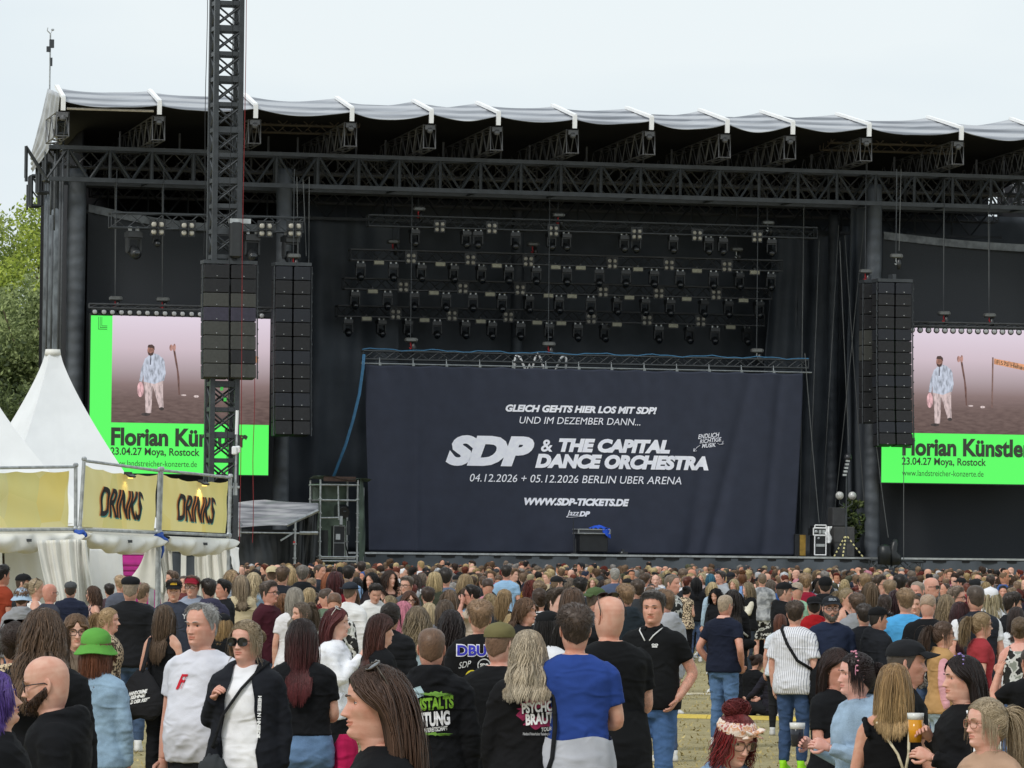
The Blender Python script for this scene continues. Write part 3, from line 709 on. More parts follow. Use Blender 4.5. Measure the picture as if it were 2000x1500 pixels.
# ---------------------------------------------------------------- video screens
def glow(key, col):
    new = key not in MATS; m = emit(key, col, .85)
    if new:
        nt = m.node_tree; n = nt.nodes.new('ShaderNodeTexNoise'); n.inputs['Scale'].default_value = 5; n.inputs['Detail'].default_value = 5; c = lin(col)
        tc = nt.nodes.new('ShaderNodeTexCoord'); mp = nt.nodes.new('ShaderNodeMapping'); mp.inputs['Scale'].default_value = (2.2, 1, .8); nt.links.new(tc.outputs['Object'], mp.inputs['Vector']); nt.links.new(mp.outputs['Vector'], n.inputs['Vector'])
        r = ramp(nt, [(.36, tuple(x * .55 for x in c)), (.5, c), (.66, tuple(min(x * 1.25, 1) for x in c))]); nt.links.new(n.outputs['Fac'], r.inputs['Fac']); nt.links.new(r.outputs['Color'], nt.nodes['Principled BSDF'].inputs['Emission Color'])
    return m
def build_screen():
    k = (S(524, 922, .6)[0] - S(174, 922, .6)[0]) / 350.0
    o = thing('video_screen', 'bright video screen left of the stage behind the lattice tower', 'video screen', W(S(174, 923, .6)), YAW)
    P = lambda zx, zy: ((zx / 2.543 - 174) * k, (923 - (560 + zy / 2.543)) * k * 0.995)      # from the enlarged view
    mb = MB(); box(mb, (175 * k, .2, 152 * k), (352 * k, .3, 308 * k)); mb.build('cabinet', M_BLACK, o)
    mb = MB(); box(mb, (175 * k, .03, 150.4 * k), (350 * k, .02, 301 * k)); mb.build('green_surface', emit('screen_green', '56f560', 0.95), o)
    (x0, z0), (x1, z1) = P(548, 676), P(1334, 152)
    def pic(nt, b, tc):
        N, L = nt.nodes.new, nt.links.new
        sp = N('ShaderNodeSeparateXYZ'); L(tc.outputs['Object'], sp.inputs['Vector'])
        mr = N('ShaderNodeMapRange'); mr.inputs['From Min'].default_value = z0; mr.inputs['From Max'].default_value = z1
        L(sp.outputs['Z'], mr.inputs['Value'])
        n = N('ShaderNodeTexNoise'); n.inputs['Scale'].default_value = 3; n.inputs['Detail'].default_value = 8
        mp = N('ShaderNodeMapping'); mp.inputs['Scale'].default_value = (1, 1, 4); L(tc.outputs['Object'], mp.inputs['Vector']); L(mp.outputs['Vector'], n.inputs['Vector'])
        r = ramp(nt, [(0.0, '5d4a47'), (0.22, '6f5b58'), (0.36, '8c7776'), (0.5, 'b09fa4'), (0.7, 'd3c1cb'), (1.0, 'e6d8e6')])
        r2 = ramp(nt, [(0.35, '4f3f3c'), (0.65, '8d7871')]); L(n.outputs['Fac'], r2.inputs['Fac'])
        r3 = ramp(nt, [(0.15, '999999'), (0.4, '000000')]); L(mr.outputs['Result'], r3.inputs['Fac'])
        mx = N('ShaderNodeMix'); mx.data_type = 'RGBA'; L(r3.outputs['Color'], mx.inputs['Factor']); L(mr.outputs['Result'], r.inputs['Fac']); L(r.outputs['Color'], mx.inputs['A']); L(r2.outputs['Color'], mx.inputs['B'])
        L(mx.outputs['Result'], b.inputs['Emission Color']); b.inputs['Emission Strength'].default_value = 0.85
    M = mat('foggy_picture', '050505', .6, noise=0, build=pic)
    mb = MB(); box(mb, ((x0 + x1) / 2, .012, (z0 + z1) / 2), (x1 - x0, .012, z1 - z0)); mb.build('picture', M, o)
    def flat(name, polys, col, y):
        mb = MB()
        for pl in polys:
            v = np.array([(P(*p)[0], y, P(*p)[1]) for p in pl]); n = len(v); c = v.mean(0)
            loft(mb, [v, v + (0, .006, 0)])
        return mb.build(name, glow('screen_' + name, col), o)
    cir = lambda cx, cy, rx, ry, n=14: [(cx + rx * math.cos(-i * 6.283 / n), cy + ry * math.sin(-i * 6.283 / n)) for i in range(n)][::-1]
    flat('walker_trousers', [[(708, 470), (752, 474), (748, 560), (745, 626), (718, 628), (714, 550)], [(745, 474), (802, 466), (803, 540), (806, 600), (786, 604), (766, 540)]], 'cdb9b8', .002)
    flat('walker_shirt', [[(728, 346), (750, 332), (778, 340), (803, 362), (806, 420), (798, 468), (760, 484), (706, 474), (706, 400), (712, 362)], [(712, 358), (728, 372), (708, 430), (697, 474), (684, 470), (694, 410)], [(795, 350), (808, 372), (815, 430), (806, 468), (792, 466), (794, 400)]], 'bcc3d2', -.006)
    flat('walker_face', [cir(739, 320, 17, 26)], 'a9796a', -.010)
    flat('walker_hair', [[(722, 305), (727, 292), (745, 290), (757, 300), (758, 318), (750, 308)], [(724, 328), (738, 334), (752, 326), (750, 342), (738, 347), (727, 341)]], '4a3430', -.016)
    flat('walker_tie', [[(737, 346), (741, 346), (741, 390), (735, 390)]], '5a5a66', -.016)
    flat('walker_shoe', [cir(718, 634, 22, 8)], '3d3434', -.010); flat('walker_shoe', [cir(796, 605, 12, 8)], '3d3434', -.010)
    flat('walker_bag', [cir(690, 512, 16, 38)], 'e3b4b8', -.016)
    flat('pole', [[(849, 292), (857, 300), (872, 380), (883, 450), (886, 535), (880, 535), (877, 450), (862, 380), (848, 305)]], '6d4f49', -.006)
    flat('pole_bag', [cir(840, 304, 9, 16), cir(856, 302, 7, 18)], 'b88a80', -.012)
    flat('litter', [cir(905, 536, 14, 4)], 'd8c6c4', -.010); flat('litter', [cir(968, 541, 13, 6)], 'd8c6c4', -.010)
    sx = lambda x, y: ((x - 1722) * 1.03 + 174, (y - 945) * 1.03 + 923)                    # right screen pixels
    Zp = lambda x, y: ((sx(x, y)[0]) * 2.543, (sx(x, y)[1] - 560) * 2.543)
    flat('road_sign', [[Zp(1945, 706), Zp(1945, 717), Zp(2040, 734), Zp(2040, 722)]], 'd99a72', -.006)
    flat('sign_post', [[Zp(1941, 704), Zp(1944, 704), Zp(1943, 800), Zp(1940, 800)]], '7a5f59', -.012)
    def text(name, s, a, b, m, bold=0, y=-.014, shear=0):
        V, T, asp = text_mesh(s, bold, shear)
        (xa, za), (xb, zb) = P(*a), P(*b)
        mb = MB(); mb.add(np.stack([xa + V[:, 0] * (xb - xa), 0 * V[:, 0] + y, za + V[:, 1] * (zb - za)], 1), None, T)
        mb.build(name, m, o)
    blk = emit('screen_ink', '2b3527', .8)
    text('headline', 'Florian Künstler', (548, 790), (1228, 700), blk, .04)
    text('date_line', '23.04.27 Moya, Rostock', (546, 846), (988, 797), blk, .02)
    text('web_line', 'www.landstreicher-konzerte.de', (548, 889), (975, 860), blk, .0)
    V, T, asp = text_mesh('F 575 Hellissandur', .01)
    (xa, za), (xb, zb) = P(*Zp(1950, 716)), P(*Zp(2034, 721))
    mb = MB(); mb.add(np.stack([xa + V[:, 0] * (xb - xa), 0 * V[:, 0] - .012, za + V[:, 1] * .13 + V[:, 0] * (P(*Zp(2034, 732))[1] - za)], 1), None, T); mb.build('sign_lettering', blk, o)
    for j in range(3):
        flat('logo_line', [[(478 + j * 8, 160), (480 + j * 8, 160), (480 + j * 8, 222 - j * 8), (478 + j * 8, 222 - j * 8)], [(478 + j * 8, 219 - j * 8), (522, 219 - j * 8), (522, 222 - j * 8), (478 + j * 8, 222 - j * 8)]], '12301a', -.012)
    c = copy_tree(o); c.location = W(S(1722, 942, .6)); c['label'] = 'bright video screen right of the stage cut by the picture edge'
    c.scale = (1.03,) * 3
    # lamps in a row above each screen
    pr = thing('par_lamp_bar', '', 'stage light')
    mb = MB(); box(mb, (.3, .1, .1), (.62, .12, .05)); bar(mb, (.1, .1, .1), (.1, .1, .25), .02, 5); bar(mb, (.5, .1, .1), (.5, .1, .25), .02, 5); mb.build('bracket', M_BLACK, pr)
    for x in (.1, .43):
        mb = MB(); tube(mb, [(x, .2, 0), (x, .02, 0)], [.06, .12], 12); h = mb.build('can', M_BLACK, pr, smooth=True)
        mb = MB(); ell(mb, (x, .0, 0), (.085, .03, .085), 12, 6); mb.build('lens', mat('grey_lens', 'a7a9ab', .2), h, smooth=True)
    used = []
    for nm, x0, x1, y0, y1, n in (('left', 180, 523, 609, 617, 10), ('right', 1728, 2050, 643, 650, 10)):
        for i in range(n):
            q = pr if not used else copy_tree(pr); used.append(q)
            q.location = W(S(x0 + (x1 - x0) * i / n, y0 + (y1 - y0) * i / n, .55)); q.rotation_euler = (0, 0, YAW)
            q['label'] = '%s pair of lamps from the left above the %s video screen' % (ORD[i], nm); q['group'] = 'lamp pairs above the screens'
        A, B = S(x0 - 6, y0 - 12, .65), S(x1 + 6, y1 - 12, .65)
        lighting_truss('thin black truss holding the lamp row above the %s screen' % nm, A, B, .07, .4, M_STEEL2)
build_screen()
# ---------------------------------------------------------------- the dark banner
BW = 1.2
def build_banner():
    tl, tr, bl, br = S(713, 712, BW), S(1569, 728, BW), S(728, 1077, BW), S(1554, 1084, BW)
    z1 = (tl[2] + tr[2]) / 2; z0 = DECK + .04
    o = thing('dark_banner', 'huge dark navy announcement banner with white lettering', 'banner', W(tl[0], BW, z0), YAW)
    def wave(x, z):
        L = tr[0] - tl[0]; s = x / L; t = z / (z1 - z0)
        f = .05 * np.sin(x * 1.15 + 1.0 + .5 * t) * (1 - .6 * t) + .02 * np.sin(x * 3.1 + z * .25) + .035 * np.sin(x * 5.5 + 1.6 * z) * np.exp(-(s / .04) ** 2)
        f = f + .12 * np.exp(-((s - .88 + .10 * (1 - t)) / .014) ** 2) * (.3 + .7 * (1 - t)) + .10 * np.exp(-((s - .80 + .06 * (1 - t)) / .016) ** 2) * (1 - t) + .07 * np.exp(-((s - .95 + .04 * (1 - t)) / .012) ** 2)
        f = f + .03 * np.sin(x * 9 + z * 4) * np.exp(-((t - 1) / .06) ** 2) + .05 * np.sin(x * 2.2) * np.exp(-(t / .06) ** 2)
        f = f - .05 * np.exp(-((s - .12) / .006) ** 2) * (1 - t)
        return f
    L = tr[0] - tl[0]; Hh = z1 - z0
    def f(s, t):
        e = .30 * (s) * (1 - t) ** 1.5 * -1 + .25 * (1 - s) * (1 - t)
        x = s * L + e * (np.abs(s - .5) * 2) ** 3
        return (x, wave(x, t * Hh), t * Hh + .04 * np.sin(s * 40 * 3.14) * t * 0 + (np.abs(np.sin(s * 3.14159 * 13)) * -.05) * t ** 8)
    mb = MB(); sheet(mb, f, 320, 90, thick=0.008); mb.build('cloth', mat('navy_cloth', '2f3443', .85, 0, .05, 2, .08, 90), o, smooth=True)
    wht = mat('banner_print', 'eef0ff', .8, noise=.03)
    def text(s, a, b, bold=0, shear=.22, name='lettering', maxlen=.12, rz=0, m=wht):
        V, T, asp = text_mesh(s, bold, shear, maxlen=maxlen)
        pa, pb = S(*a, BW), S(*b, BW)
        xa, xb = pa[0] - tl[0], pb[0] - tl[0]; za, zb = pa[2] - z0, pb[2] - z0
        x = xa + V[:, 0] * (xb - xa); z = za + V[:, 1] * (zb - za)
        if rz: z = z + (x - xa) * rz
        mb = MB(); mb.add(np.stack([x, wave(x, z) - .022, z], 1), None, T); mb.build(name, m, o)
    q = lambda zx, zy: (840 + zx * .3, 770 + zy * .3)   # from the enlarged view; second corner = top right
    def line(s, xa, ya, xb, yb, cap, **k):             # baseline left, baseline right, cap height (enlarged px)
        mid = (ya + yb) / 2
        pa = S(*q(xa, ya), BW); pb = S(*q(xb, yb), BW)
        a = q(xa, ya); b = q(xb, yb - cap)
        text(s, a, (b[0], b[1]), **k)
    line('GLEICH GEHTS HIER LOS MIT SDP!', 491, 113, 1476, 129, 45, bold=.05, shear=.25)
    line('UND IM DEZEMBER DANN...', 583, 190, 1370, 204, 45, shear=.2)
    line('SDP', 98, 465, 680, 474, 200, bold=.07, shear=.28, maxlen=.06)
    line('&', 722, 374, 795, 376, 80, bold=.022, shear=.1)
    line('THE CAPITAL', 835, 376, 1563, 380, 82, bold=.065, shear=.22)
    line('DANCE ORCHESTRA', 685, 480, 1812, 486, 82, bold=.065, shear=.22)
    line('04.12.2026 + 05.12.2026 BERLIN UBER ARENA', 257, 568, 1637, 584, 46, shear=.2)
    line('WWW.SDP-TICKETS.DE', 614, 722, 1296, 727, 45, bold=.06, shear=.25)
    line('DP', 968, 796, 1040, 798, 36, bold=.06, shear=.28)
    line('Jazz', 884, 800, 970, 792, 36, bold=.01, shear=.3)
    line('ENDLICH', 1745, 292, 1880, 292, 28, bold=.012, rz=.11)
    line('RICHTIGE', 1756, 322, 1893, 322, 24, bold=.012, rz=.13)
    line('MUSIK', 1770, 350, 1858, 350, 25, bold=.012, rz=.1)
    mb = MB()
    def stroke(pts, r=.014):
        w_ = [S(*q(*p), BW) for p in pts]
        tube(mb, [(p[0] - tl[0], wave(p[0] - tl[0], p[2] - z0) - .02, p[2] - z0) for p in w_], r, 5, flat=.5)
    stroke([(1757, 333), (1738, 346), (1717, 372)]); stroke([(1717, 372), (1719, 352)]); stroke([(1717, 372), (1737, 368)])
    stroke([(1868, 318), (1880, 328), (1895, 326), (1905, 314)]); stroke([(1878, 304), (1880, 308)]); stroke([(1890, 302), (1892, 306)])
    stroke([(1906, 306), (1898, 312), (1908, 320), (1900, 328)]); stroke([(886, 802), (930, 800), (968, 796)], .012)
    mb.build('hand_drawn_arrow', wht, o)
    # its truss, hung from the roof, with a pipe and blue cable along it
    A, B = S(708, 692, BW + .3), S(1577, 712, BW + .3); B[2] = A[2] = (A[2] + B[2]) / 2
    t = lighting_truss('black truss with blue cable carrying the dark banner', A, B, .15, .4)
    mb = MB(); bar(mb, (-.1, -.2, -.32), (B[0] - A[0] + .1, -.2, -.32), .028, 6)
    for i in range(13): bar(mb, (.6 + i * 1.25, -.2, -.36), (.6 + i * 1.25, -.15, -.1), .022, 5)
    for i in range(13): box(mb, (.6 + i * 1.25, -.2, -.33), (.1, .1, .1))
    mb.build('banner_pipe', mat('pipe_grey', '8b9092', .4, .5), t)
    mb = MB(); xs = np.linspace(-.05, B[0] - A[0], 60)
    tube(mb, np.stack([xs, -.17 + 0 * xs, .20 + .03 * np.sin(xs * 3) + .02 * np.sin(xs * 7.7)], 1), .02, 5)
    mb.build('blue_cable', mat('blue_cable', '3d6f94', .5), t)
    pts = [S(x, y, BW - .1) for x, y in ((709, 692), (707, 720), (700, 770), (688, 820), (673, 870), (650, 930))]
    mb = MB(); b0 = pts[0]
    for k in range(3): tube(mb, [p - b0 + (.03 * k, -.02 * k, 0) for p in pts], .022, 6)
    tag(mb.build('cable_bundle', mat('blue_cable', '3d6f94', .5), loc=W(b0), rotz=YAW, smooth=True), 'blue cable bundle hanging from banner truss to scaffold tower', 'cable')
    # bent white tubes behind the top of the banner
    c = S(1055, 720, BW + 1.0)
    mb = MB()
    def T(px, py): return S(px, py, BW + 1.0) - c
    for pts in (((1006, 740), (1005, 705), (1008, 692), (1015, 697), (1028, 725), (1030, 740)), ((1036, 740), (1045, 700), (1050, 690), (1056, 700), (1066, 740)), ((1078, 740), (1095, 700), (1102, 694), (1106, 700), (1104, 740)), ((1022, 740), (1034, 712), (1044, 740)), ((1060, 712), (1064, 740))):
        tube(mb, [T(*p) for p in pts], .045, 8)
    tag(mb.build('tube_crown', mat('white_tube', 'cfd2d4', .4), loc=W(c), rotz=YAW, smooth=True), 'bent white tube crown standing behind the dark banner', 'stage prop')
build_banner()
# ---------------------------------------------------------------- scaffold tower, canopy and things on the deck
M_GTARP = mat('green_tarp', '59685c', .4, 0, .3, 1.5, .3, 6, coat=.2)
M_BTARP = mat('black_tarp', '26292b', .38, 0, .25, 1.2, .4, 5)
def build_scaffold():
    w = -3.0; o0 = S(624, 1115, w); u1 = S(697, 1115, w)[0] - o0[0]; uR = S(725, 1115, w - .2)[0] - o0[0]
    zt = S(660, 937, w)[2]
    Z = lambda y: S(660, y, w)[2]
    o = thing('scaffold_tower', 'silver scaffold tower with green tarpaulin at the left end of the dark banner', 'scaffold', W(o0[0], w, 0), YAW)
    mb = MB()
    for x in (0, u1):
        for d in (0, 1.6):
            bar(mb, (x, d, 0), (x, d, zt), .035, 7)
            for z in np.arange(.5, zt, .5): bar(mb, (x, d, z - .02), (x, d, z + .02), .065, 8)
    bar(mb, (u1 + .42, .9, 0), (u1 + .42, .9, zt - .25), .03, 6)
    mb.build('standard', M_GALV, o)
    mb = MB()
    for y in (947, 977, 1088, 1096, 1105):
        for d in (0, 1.6): bar(mb, (0, d, Z(y)), (u1, d, Z(y)), .032, 6)
    bar(mb, (0, 0, Z(1012)), (u1 * .5, 0, Z(1011)), .03, 6); bar(mb, (u1 * .47, 0, Z(948)), (u1 * .5, 0, Z(1015)), .03, 6)
    for y in (947, 1088):
        for x in (0, u1): bar(mb, (x, 0, Z(y)), (x, 1.6, Z(y)), .03, 6)
    for z in (Z(1006), Z(1040)): bar(mb, (u1 - .02, 0, z), (u1 + .45, .9, z), .025, 5)
    mb.build('ledger', M_GALV, o)
    mb = MB(); box(mb, (u1 / 2, .8, Z(1090)), (u1 - .1, 1.5, .06)); mb.build('platform', M_ALU, o)
    mb = MB(); box(mb, (u1 / 2, -.05, Z(935.5)), (u1 * .86, .05, .17)); mb.build('brown_board', mat('brown_board', '4c3a33', .7, noise=.2), o)
    mb = MB()
    sheet(mb, lambda s, t: (u1 * s, 1.66 + .04 * np.sin(s * 9 + t * 4), .3 + (zt - .4) * t), 20, 20)
    sheet(mb, lambda s, t: (u1 + .04 + .44 * s + .05 * np.sin(t * 7 + s * 4), -.05 + 1.0 * s + .05 * np.sin(s * 8), .2 + (zt - .12 - .15 * s) * t), 16, 40)
    sheet(mb, lambda s, t: (-.1 + (u1 + .58) * s, -.12 + 1.8 * t, zt + .10 + .05 * np.sin(s * 9 + t * 5) - .1 * s), 24, 14)
    mb.build('tarpaulin', M_GTARP, o, smooth=True)
    # dark machine inside: follow spot on a tripod with cases behind
    f = thing('follow_spot', 'dark follow spot on a tripod inside the scaffold tower', 'spotlight', W(o0[0] + u1 * .68, w + .7, Z(1090) + .03), YAW)
    h = Z(975) - Z(1090)
    mb = MB(); bevbox(mb, (0, 0, h * .78), (.42, .6, .5), .08); tube(mb, [(0, -.3, h * .78), (0, -.5, h * .76)], [.16, .2], 10); mb.build('lamp_housing', M_BLACK, f)
    mb = MB()
    for a in (.3, 2.4, 4.5): bar(mb, (0, 0, h * .5), (.34 * math.cos(a), .34 * math.sin(a), 0), .025, 5)
    bar(mb, (0, 0, h * .4), (0, 0, h * .66), .04, 6); mb.build('tripod', M_BLACK, f)
    mb = MB(); box(mb, (0, -.2, h * .78), (.1, .72, .04)); box(mb, (.2, -.3, h * .5), (.1, .1, .5)); mb.build('handle', M_STEEL, f)
    c = thing('equipment_case', 'black equipment case with white edges inside the scaffold tower', 'case', W(o0[0] + u1 * .55, w + .4, Z(1090) + .03), YAW)
    mb = MB(); box(mb, (0, 0, .55), (.4, .4, 1.1)); mb.build('shell', M_CASE, c)
    mb = MB()
    for x in (-.2, .2): bar(mb, (x, -.21, 0), (x, -.21, 1.1), .016, 4)
    for z in (.02, .5, 1.1): bar(mb, (-.2, -.21, z), (.2, -.21, z), .016, 4)
    box(mb, (-.05, -.22, .72), (.16, .02, .2)); box(mb, (.05, -.22, 1.3), (.1, .1, .3)); mb.build('edge_trim', M_ALU, c)
    # canopy to the left of it
    p = [S(460, 984, -3.2), S(530, 976, -2.2), S(622, 984, -3.2), S(460, 1030, -4.4), S(560, 1026, -4.4), S(622, 996, -3.4)]
    b = S(460, 1100, -3.4)
    o = thing('side_canopy', 'sagging striped grey canopy between lattice tower and scaffold tower', 'canopy', W(b[0], -3.4, 0), YAW)
    R_ = [x - np.array((b[0], -3.4, 0)) for x in p]
    def f(s, t):
        r = []
        for j in range(3):
            tp = R_[0][j] * (1 - s) + R_[2][j] * s + (R_[1][j] - (R_[0][j] + R_[2][j]) / 2) * np.maximum(1 - np.abs(s - .43) / .5, 0)
            bt = np.where(s < .62, R_[3][j] + (R_[4][j] - R_[3][j]) * s / .62, R_[4][j] + (R_[5][j] - R_[4][j]) * (s - .62) / .38)
            r.append(tp * (1 - t) + bt * t)
        r[2] = r[2] - .06 * np.sin(t * 3.14) * (1 + np.sin(s * 5)) + .02 * np.sin(t * 30 + s * 8)
        return r
    def cano(nt, bb, tc):
        n = nt.nodes.new('ShaderNodeTexNoise'); n.inputs['Scale'].default_value = 1.2; n.inputs['Detail'].default_value = 3
        mp = nt.nodes.new('ShaderNodeMapping'); mp.inputs['Scale'].default_value = (.35, .5, 5.5)
        nt.links.new(tc.outputs['Object'], mp.inputs['Vector']); nt.links.new(mp.outputs['Vector'], n.inputs['Vector'])
        r = ramp(nt, [(.38, '6d6e74'), (.5, '9b9ba0'), (.62, 'bdbcbe')]); nt.links.new(n.outputs['Fac'], r.inputs['Fac']); nt.links.new(r.outputs['Color'], bb.inputs['Base Color'])
    mb = MB(); sheet(mb, f, 40, 30, thick=.01); mb.build('canopy_cloth', mat('canopy_grey', 'a0a0a4', .5, noise=0, build=cano), o, smooth=True)
    mb = MB(); q = lambda x, y, w_=-4.3: S(x, y, w_) - np.array((b[0], -3.4, 0))
    bar(mb, q(560, 1026), q(622, 997), .06, 4); bar(mb, q(577, 1018), (q(575, 1115)[0], -.9, 0), .04, 7); bar(mb, q(465, 1040), q(620, 1042), .03, 6); bar(mb, q(548, 1056), q(574, 1040), .035, 5); bar(mb, q(585, 1041), q(621, 1041), .06, 4)
    for z in np.arange(.4, 3, .5): x_ = q(575, 1115)[0]; bar(mb, (x_, -.9, z - .03), (x_, -.9, z + .03), .07, 7)
    bar(mb, q(467, 1020), q(466, 1048), .09, 4)
    mb.build('pipe_frame', M_GALV, o)
    mb = MB(); x_ = q(575, 1060)[0]; bar(mb, (x_, -.9, q(575, 1062)[2]), (x_, -.9, q(575, 1057)[2]), .046, 8); mb.build('red_band', mat('red_band', 'cf2f2a', .5), o)
    mb = MB(); tl, tr = q(466, 1043, -3.9), q(546, 1040, -3.9)
    sheet(mb, lambda s, t: (tl[0] + (tr[0] - tl[0]) * s * (1 - .1 * t), -.5 + .06 * np.sin(s * 14 + t * 3) + .04 * np.sin(s * 5 - t * 8) - .3 * (1 - t), tl[2] * t), 40, 30)
    l2, r2 = q(585, 1025, -3.5), q(622, 1000, -3.5)
    sheet(mb, lambda s, t: (l2[0] - .25 * (1 - t) + (r2[0] - l2[0]) * s, -.1 + .07 * np.sin(s * 9 + t * 6) + .03 * np.sin(s * 23), r2[2] * t), 30, 40)
    l3, r3 = q(458, 1060, -2.5), q(640, 1060, -2.5)
    sheet(mb, lambda s, t: (l3[0] + (r3[0] - l3[0]) * s, .9 + .05 * np.sin(s * 30), 2.9 * t), 40, 4)
    mb.build('black_side_cloth', M_BTARP, o, smooth=True)
build_scaffold()
def build_deck_things():
    # flight case with a blue cloth in front of the banner, microphone stand by it
    a = S(1122, 1082, .3); wd = S(1187, 1082, .3)[0] - a[0]; h = S(1122, 1033, .3)[2] - DECK
    o = thing('flight_case', 'black flight case with silver lid edge standing before the dark banner', 'case', W(a[0] + wd / 2, .3, DECK), YAW)
    mb = MB(); bevbox(mb, (0, 0, h * .42 + .06), (wd * .84, .7, h * .78), .02); mb.build('body', M_CASE, o)
    mb = MB(); box(mb, (0, 0, h * .9), (wd * .92, .8, h * .16)); mb.build('lid', mat('case_grey', '3a3c40', .6), o)
    mb = MB()
    for z in (h * .82, h * .98):
        for s in (-1, 1): bar(mb, (-wd * .47, s * .41, z), (wd * .47, s * .41, z), .025, 4); bar(mb, (s * wd * .47, -.41, z), (s * wd * .47, .41, z), .025, 4)
    for s in (-1, 1): bar(mb, (s * wd * .47, -.41, h * .82), (s * wd * .47, -.41, h * .98), .03, 4)
    mb.build('metal_edge', M_ALU, o)
    mb = MB()
    for s in (-1, 1):
        for t in (-.25, .25): ell(mb, (s * wd * .35, t, .04), (.02, .04, .04), 8, 5)
    mb.build('castor', M_BLACK, o)
    mb = MB()
    sheet(mb, lambda s, t: (wd * (-.02 + .46 * s), -.3 + .6 * t, h * 1.0 + .10 * np.sin(s * 3.1) * np.sin(t * 3.1) + .06 * np.abs(np.sin(s * 9 + t * 5)) - 0 * s), 24, 16, thick=.01)
    sheet(mb, lambda s, t: (wd * (.22 + .24 * s) + .04 * t, -.43 + .03 * np.sin(s * 9), h * (1.02 - .42 * t * (.4 + .6 * s)) + .02 * np.sin(s * 8)), 14, 12, thick=.01)
    tag(mb.build('blue_cloth', mat('blue_cloth', '1f4fc4', .8, noise=.1), loc=W(a[0] + wd / 2, .3, DECK), rotz=YAW, smooth=True), 'crumpled bright blue cloth lying on the flight case before the banner', 'cloth')
    p = S(1121, 1082, .1); o = thing('microphone_stand', 'thin black microphone stand left of the flight case', 'stand', W(p[0], .1, DECK), YAW)
    hh = S(1118, 1012, .1)[2] - DECK
    mb = MB(); bar(mb, (0, 0, 0), (-.04, 0, hh), .014, 5); mb.build('pole', M_BLACK, o)
    mb = MB(); tube(mb, [(0, 0, 0), (0, 0, .04)], [.16, .14], 12); box(mb, (.05, 0, .3), (.04, .04, .5)); mb.build('base', M_BLACK, o)
    p = S(1217, 1082, .0); o = thing('floor_monitor', 'small black foot pedal box on the stage edge right of the case', 'monitor', W(p[0], .0, DECK), YAW)
    mb = MB(); box(mb, (0, 0, .05), (.3, .2, .1)); box(mb, (0, .05, .14), (.1, .08, .1)); mb.build('box', M_BLACK, o)
    mb = MB(); ell(mb, (-.08, -.1, .08), (.03, .02, .03), 8, 5); mb.build('knob', M_ALU, o)
    # amber box
    p = S(1566, 1083, 1.0); o = thing('amber_case', 'dark tall case with amber front right of the banner', 'case', W(p[0], 1.0, DECK), YAW)
    hh = S(1566, 1043, 1)[2] - DECK
    mb = MB(); bevbox(mb, (-.06, .3, hh / 2), (.36, .5, hh), .02); mb.build('shell', M_CASE, o)
    mb = MB(); box(mb, (.04, .03, hh / 2), (.22, .03, hh * .92)); mb.build('front', mat('amber_board', '9a7b35', .6, noise=.15), o)
    # rack cases
    p = S(1607, 1088, .6); o = thing('rack_case', 'white edged equipment rack with dials on the stage right of banner', 'rack', W(p[0], .6, DECK), YAW)
    k = .0186
    mb = MB(); box(mb, (-.1, .3, .42), (.42, .6, .7)); box(mb, (-.12, .3, .92), (.48, .6, .26)); box(mb, (-.1, .3, 1.1), (.44, .5, .1)); box(mb, (.24, .35, .4), (.2, .5, .7)); mb.build('shell', M_CASE, o)
    mb = MB()
    for (x0, x1, z0, z1) in ((-.32, .12, .06, .78), (-.37, .13, .79, 1.05), (-.32, .12, 1.06, 1.16)):
        for A, B in (((x0, z0), (x1, z0)), ((x1, z0), (x1, z1)), ((x1, z1), (x0, z1)), ((x0, z1), (x0, z0))): bar(mb, (A[0], -.01, A[1]), (B[0], -.01, B[1]), .024, 4)
    mb.build('white_edge', M_STRAP, o)
    mb = MB(); ell(mb, (-.27, -.01, .92), (.07, .03, .07), 10, 5); box(mb, (-.12, -.01, .92), (.1, .03, .14)); box(mb, (.03, -.01, .92), (.12, .03, .14)); box(mb, (-.1, -.01, .42), (.34, .03, .1)); ell(mb, (-.17, -.01, .68), (.05, .03, .05), 8, 5); mb.build('panel_parts', M_ALU, o)
    mb = MB(); sheet(mb, lambda s, t: (.12 + .18 * s + .04 * np.sin(t * 8), -.02 + .05 * np.sin(s * 7 + t * 9), .5 + .62 * t), 10, 16, thick=.02); mb.build('white_cable_bunch', M_STRAP, o, smooth=True)
    mb = MB()
    for x in (-.3, .1, .3): ell(mb, (x, .05, .03), (.05, .05, .05), 8, 5)
    mb.build('castor', M_BLACK, o)
    # speaker stack
    p = S(1650, 1088, 1.2); o = thing('speaker_stack', 'grey subwoofer with smaller black speaker on top right of rack', 'speakers', W(p[0], 1.2, DECK), YAW)
    mb = MB(); bevbox(mb, (-.02, .4, .56), (.82, .8, 1.12), .03); box(mb, (-.02, -.01, .56), (.8, .02, .02)); mb.build('subwoofer', mat('sub_grey', '4a4a4a', .75), o)
    mb = MB(); bevbox(mb, (-.2, .4, 1.48), (.5, .6, .70), .03); mb.build('top_speaker', mat('spk_grey', '3d3e40', .75), o)
    # tripod lamp stand with two round globes, striped feet
    p = S(1652, 1087, -.05); hh = S(1655, 888, -.05)[2] - DECK
    o = thing('lamp_stand', 'tall lamp stand with two pale globes and yellow striped feet', 'lamp stand', W(p[0], -.05, DECK), YAW)
    mb = MB(); bar(mb, (0, 0, .0), (0, 0, hh), .028, 7); bar(mb, (0, 0, .5), (0, 0, 1.6), .045, 7); mb.build('pole', M_STEEL, o)
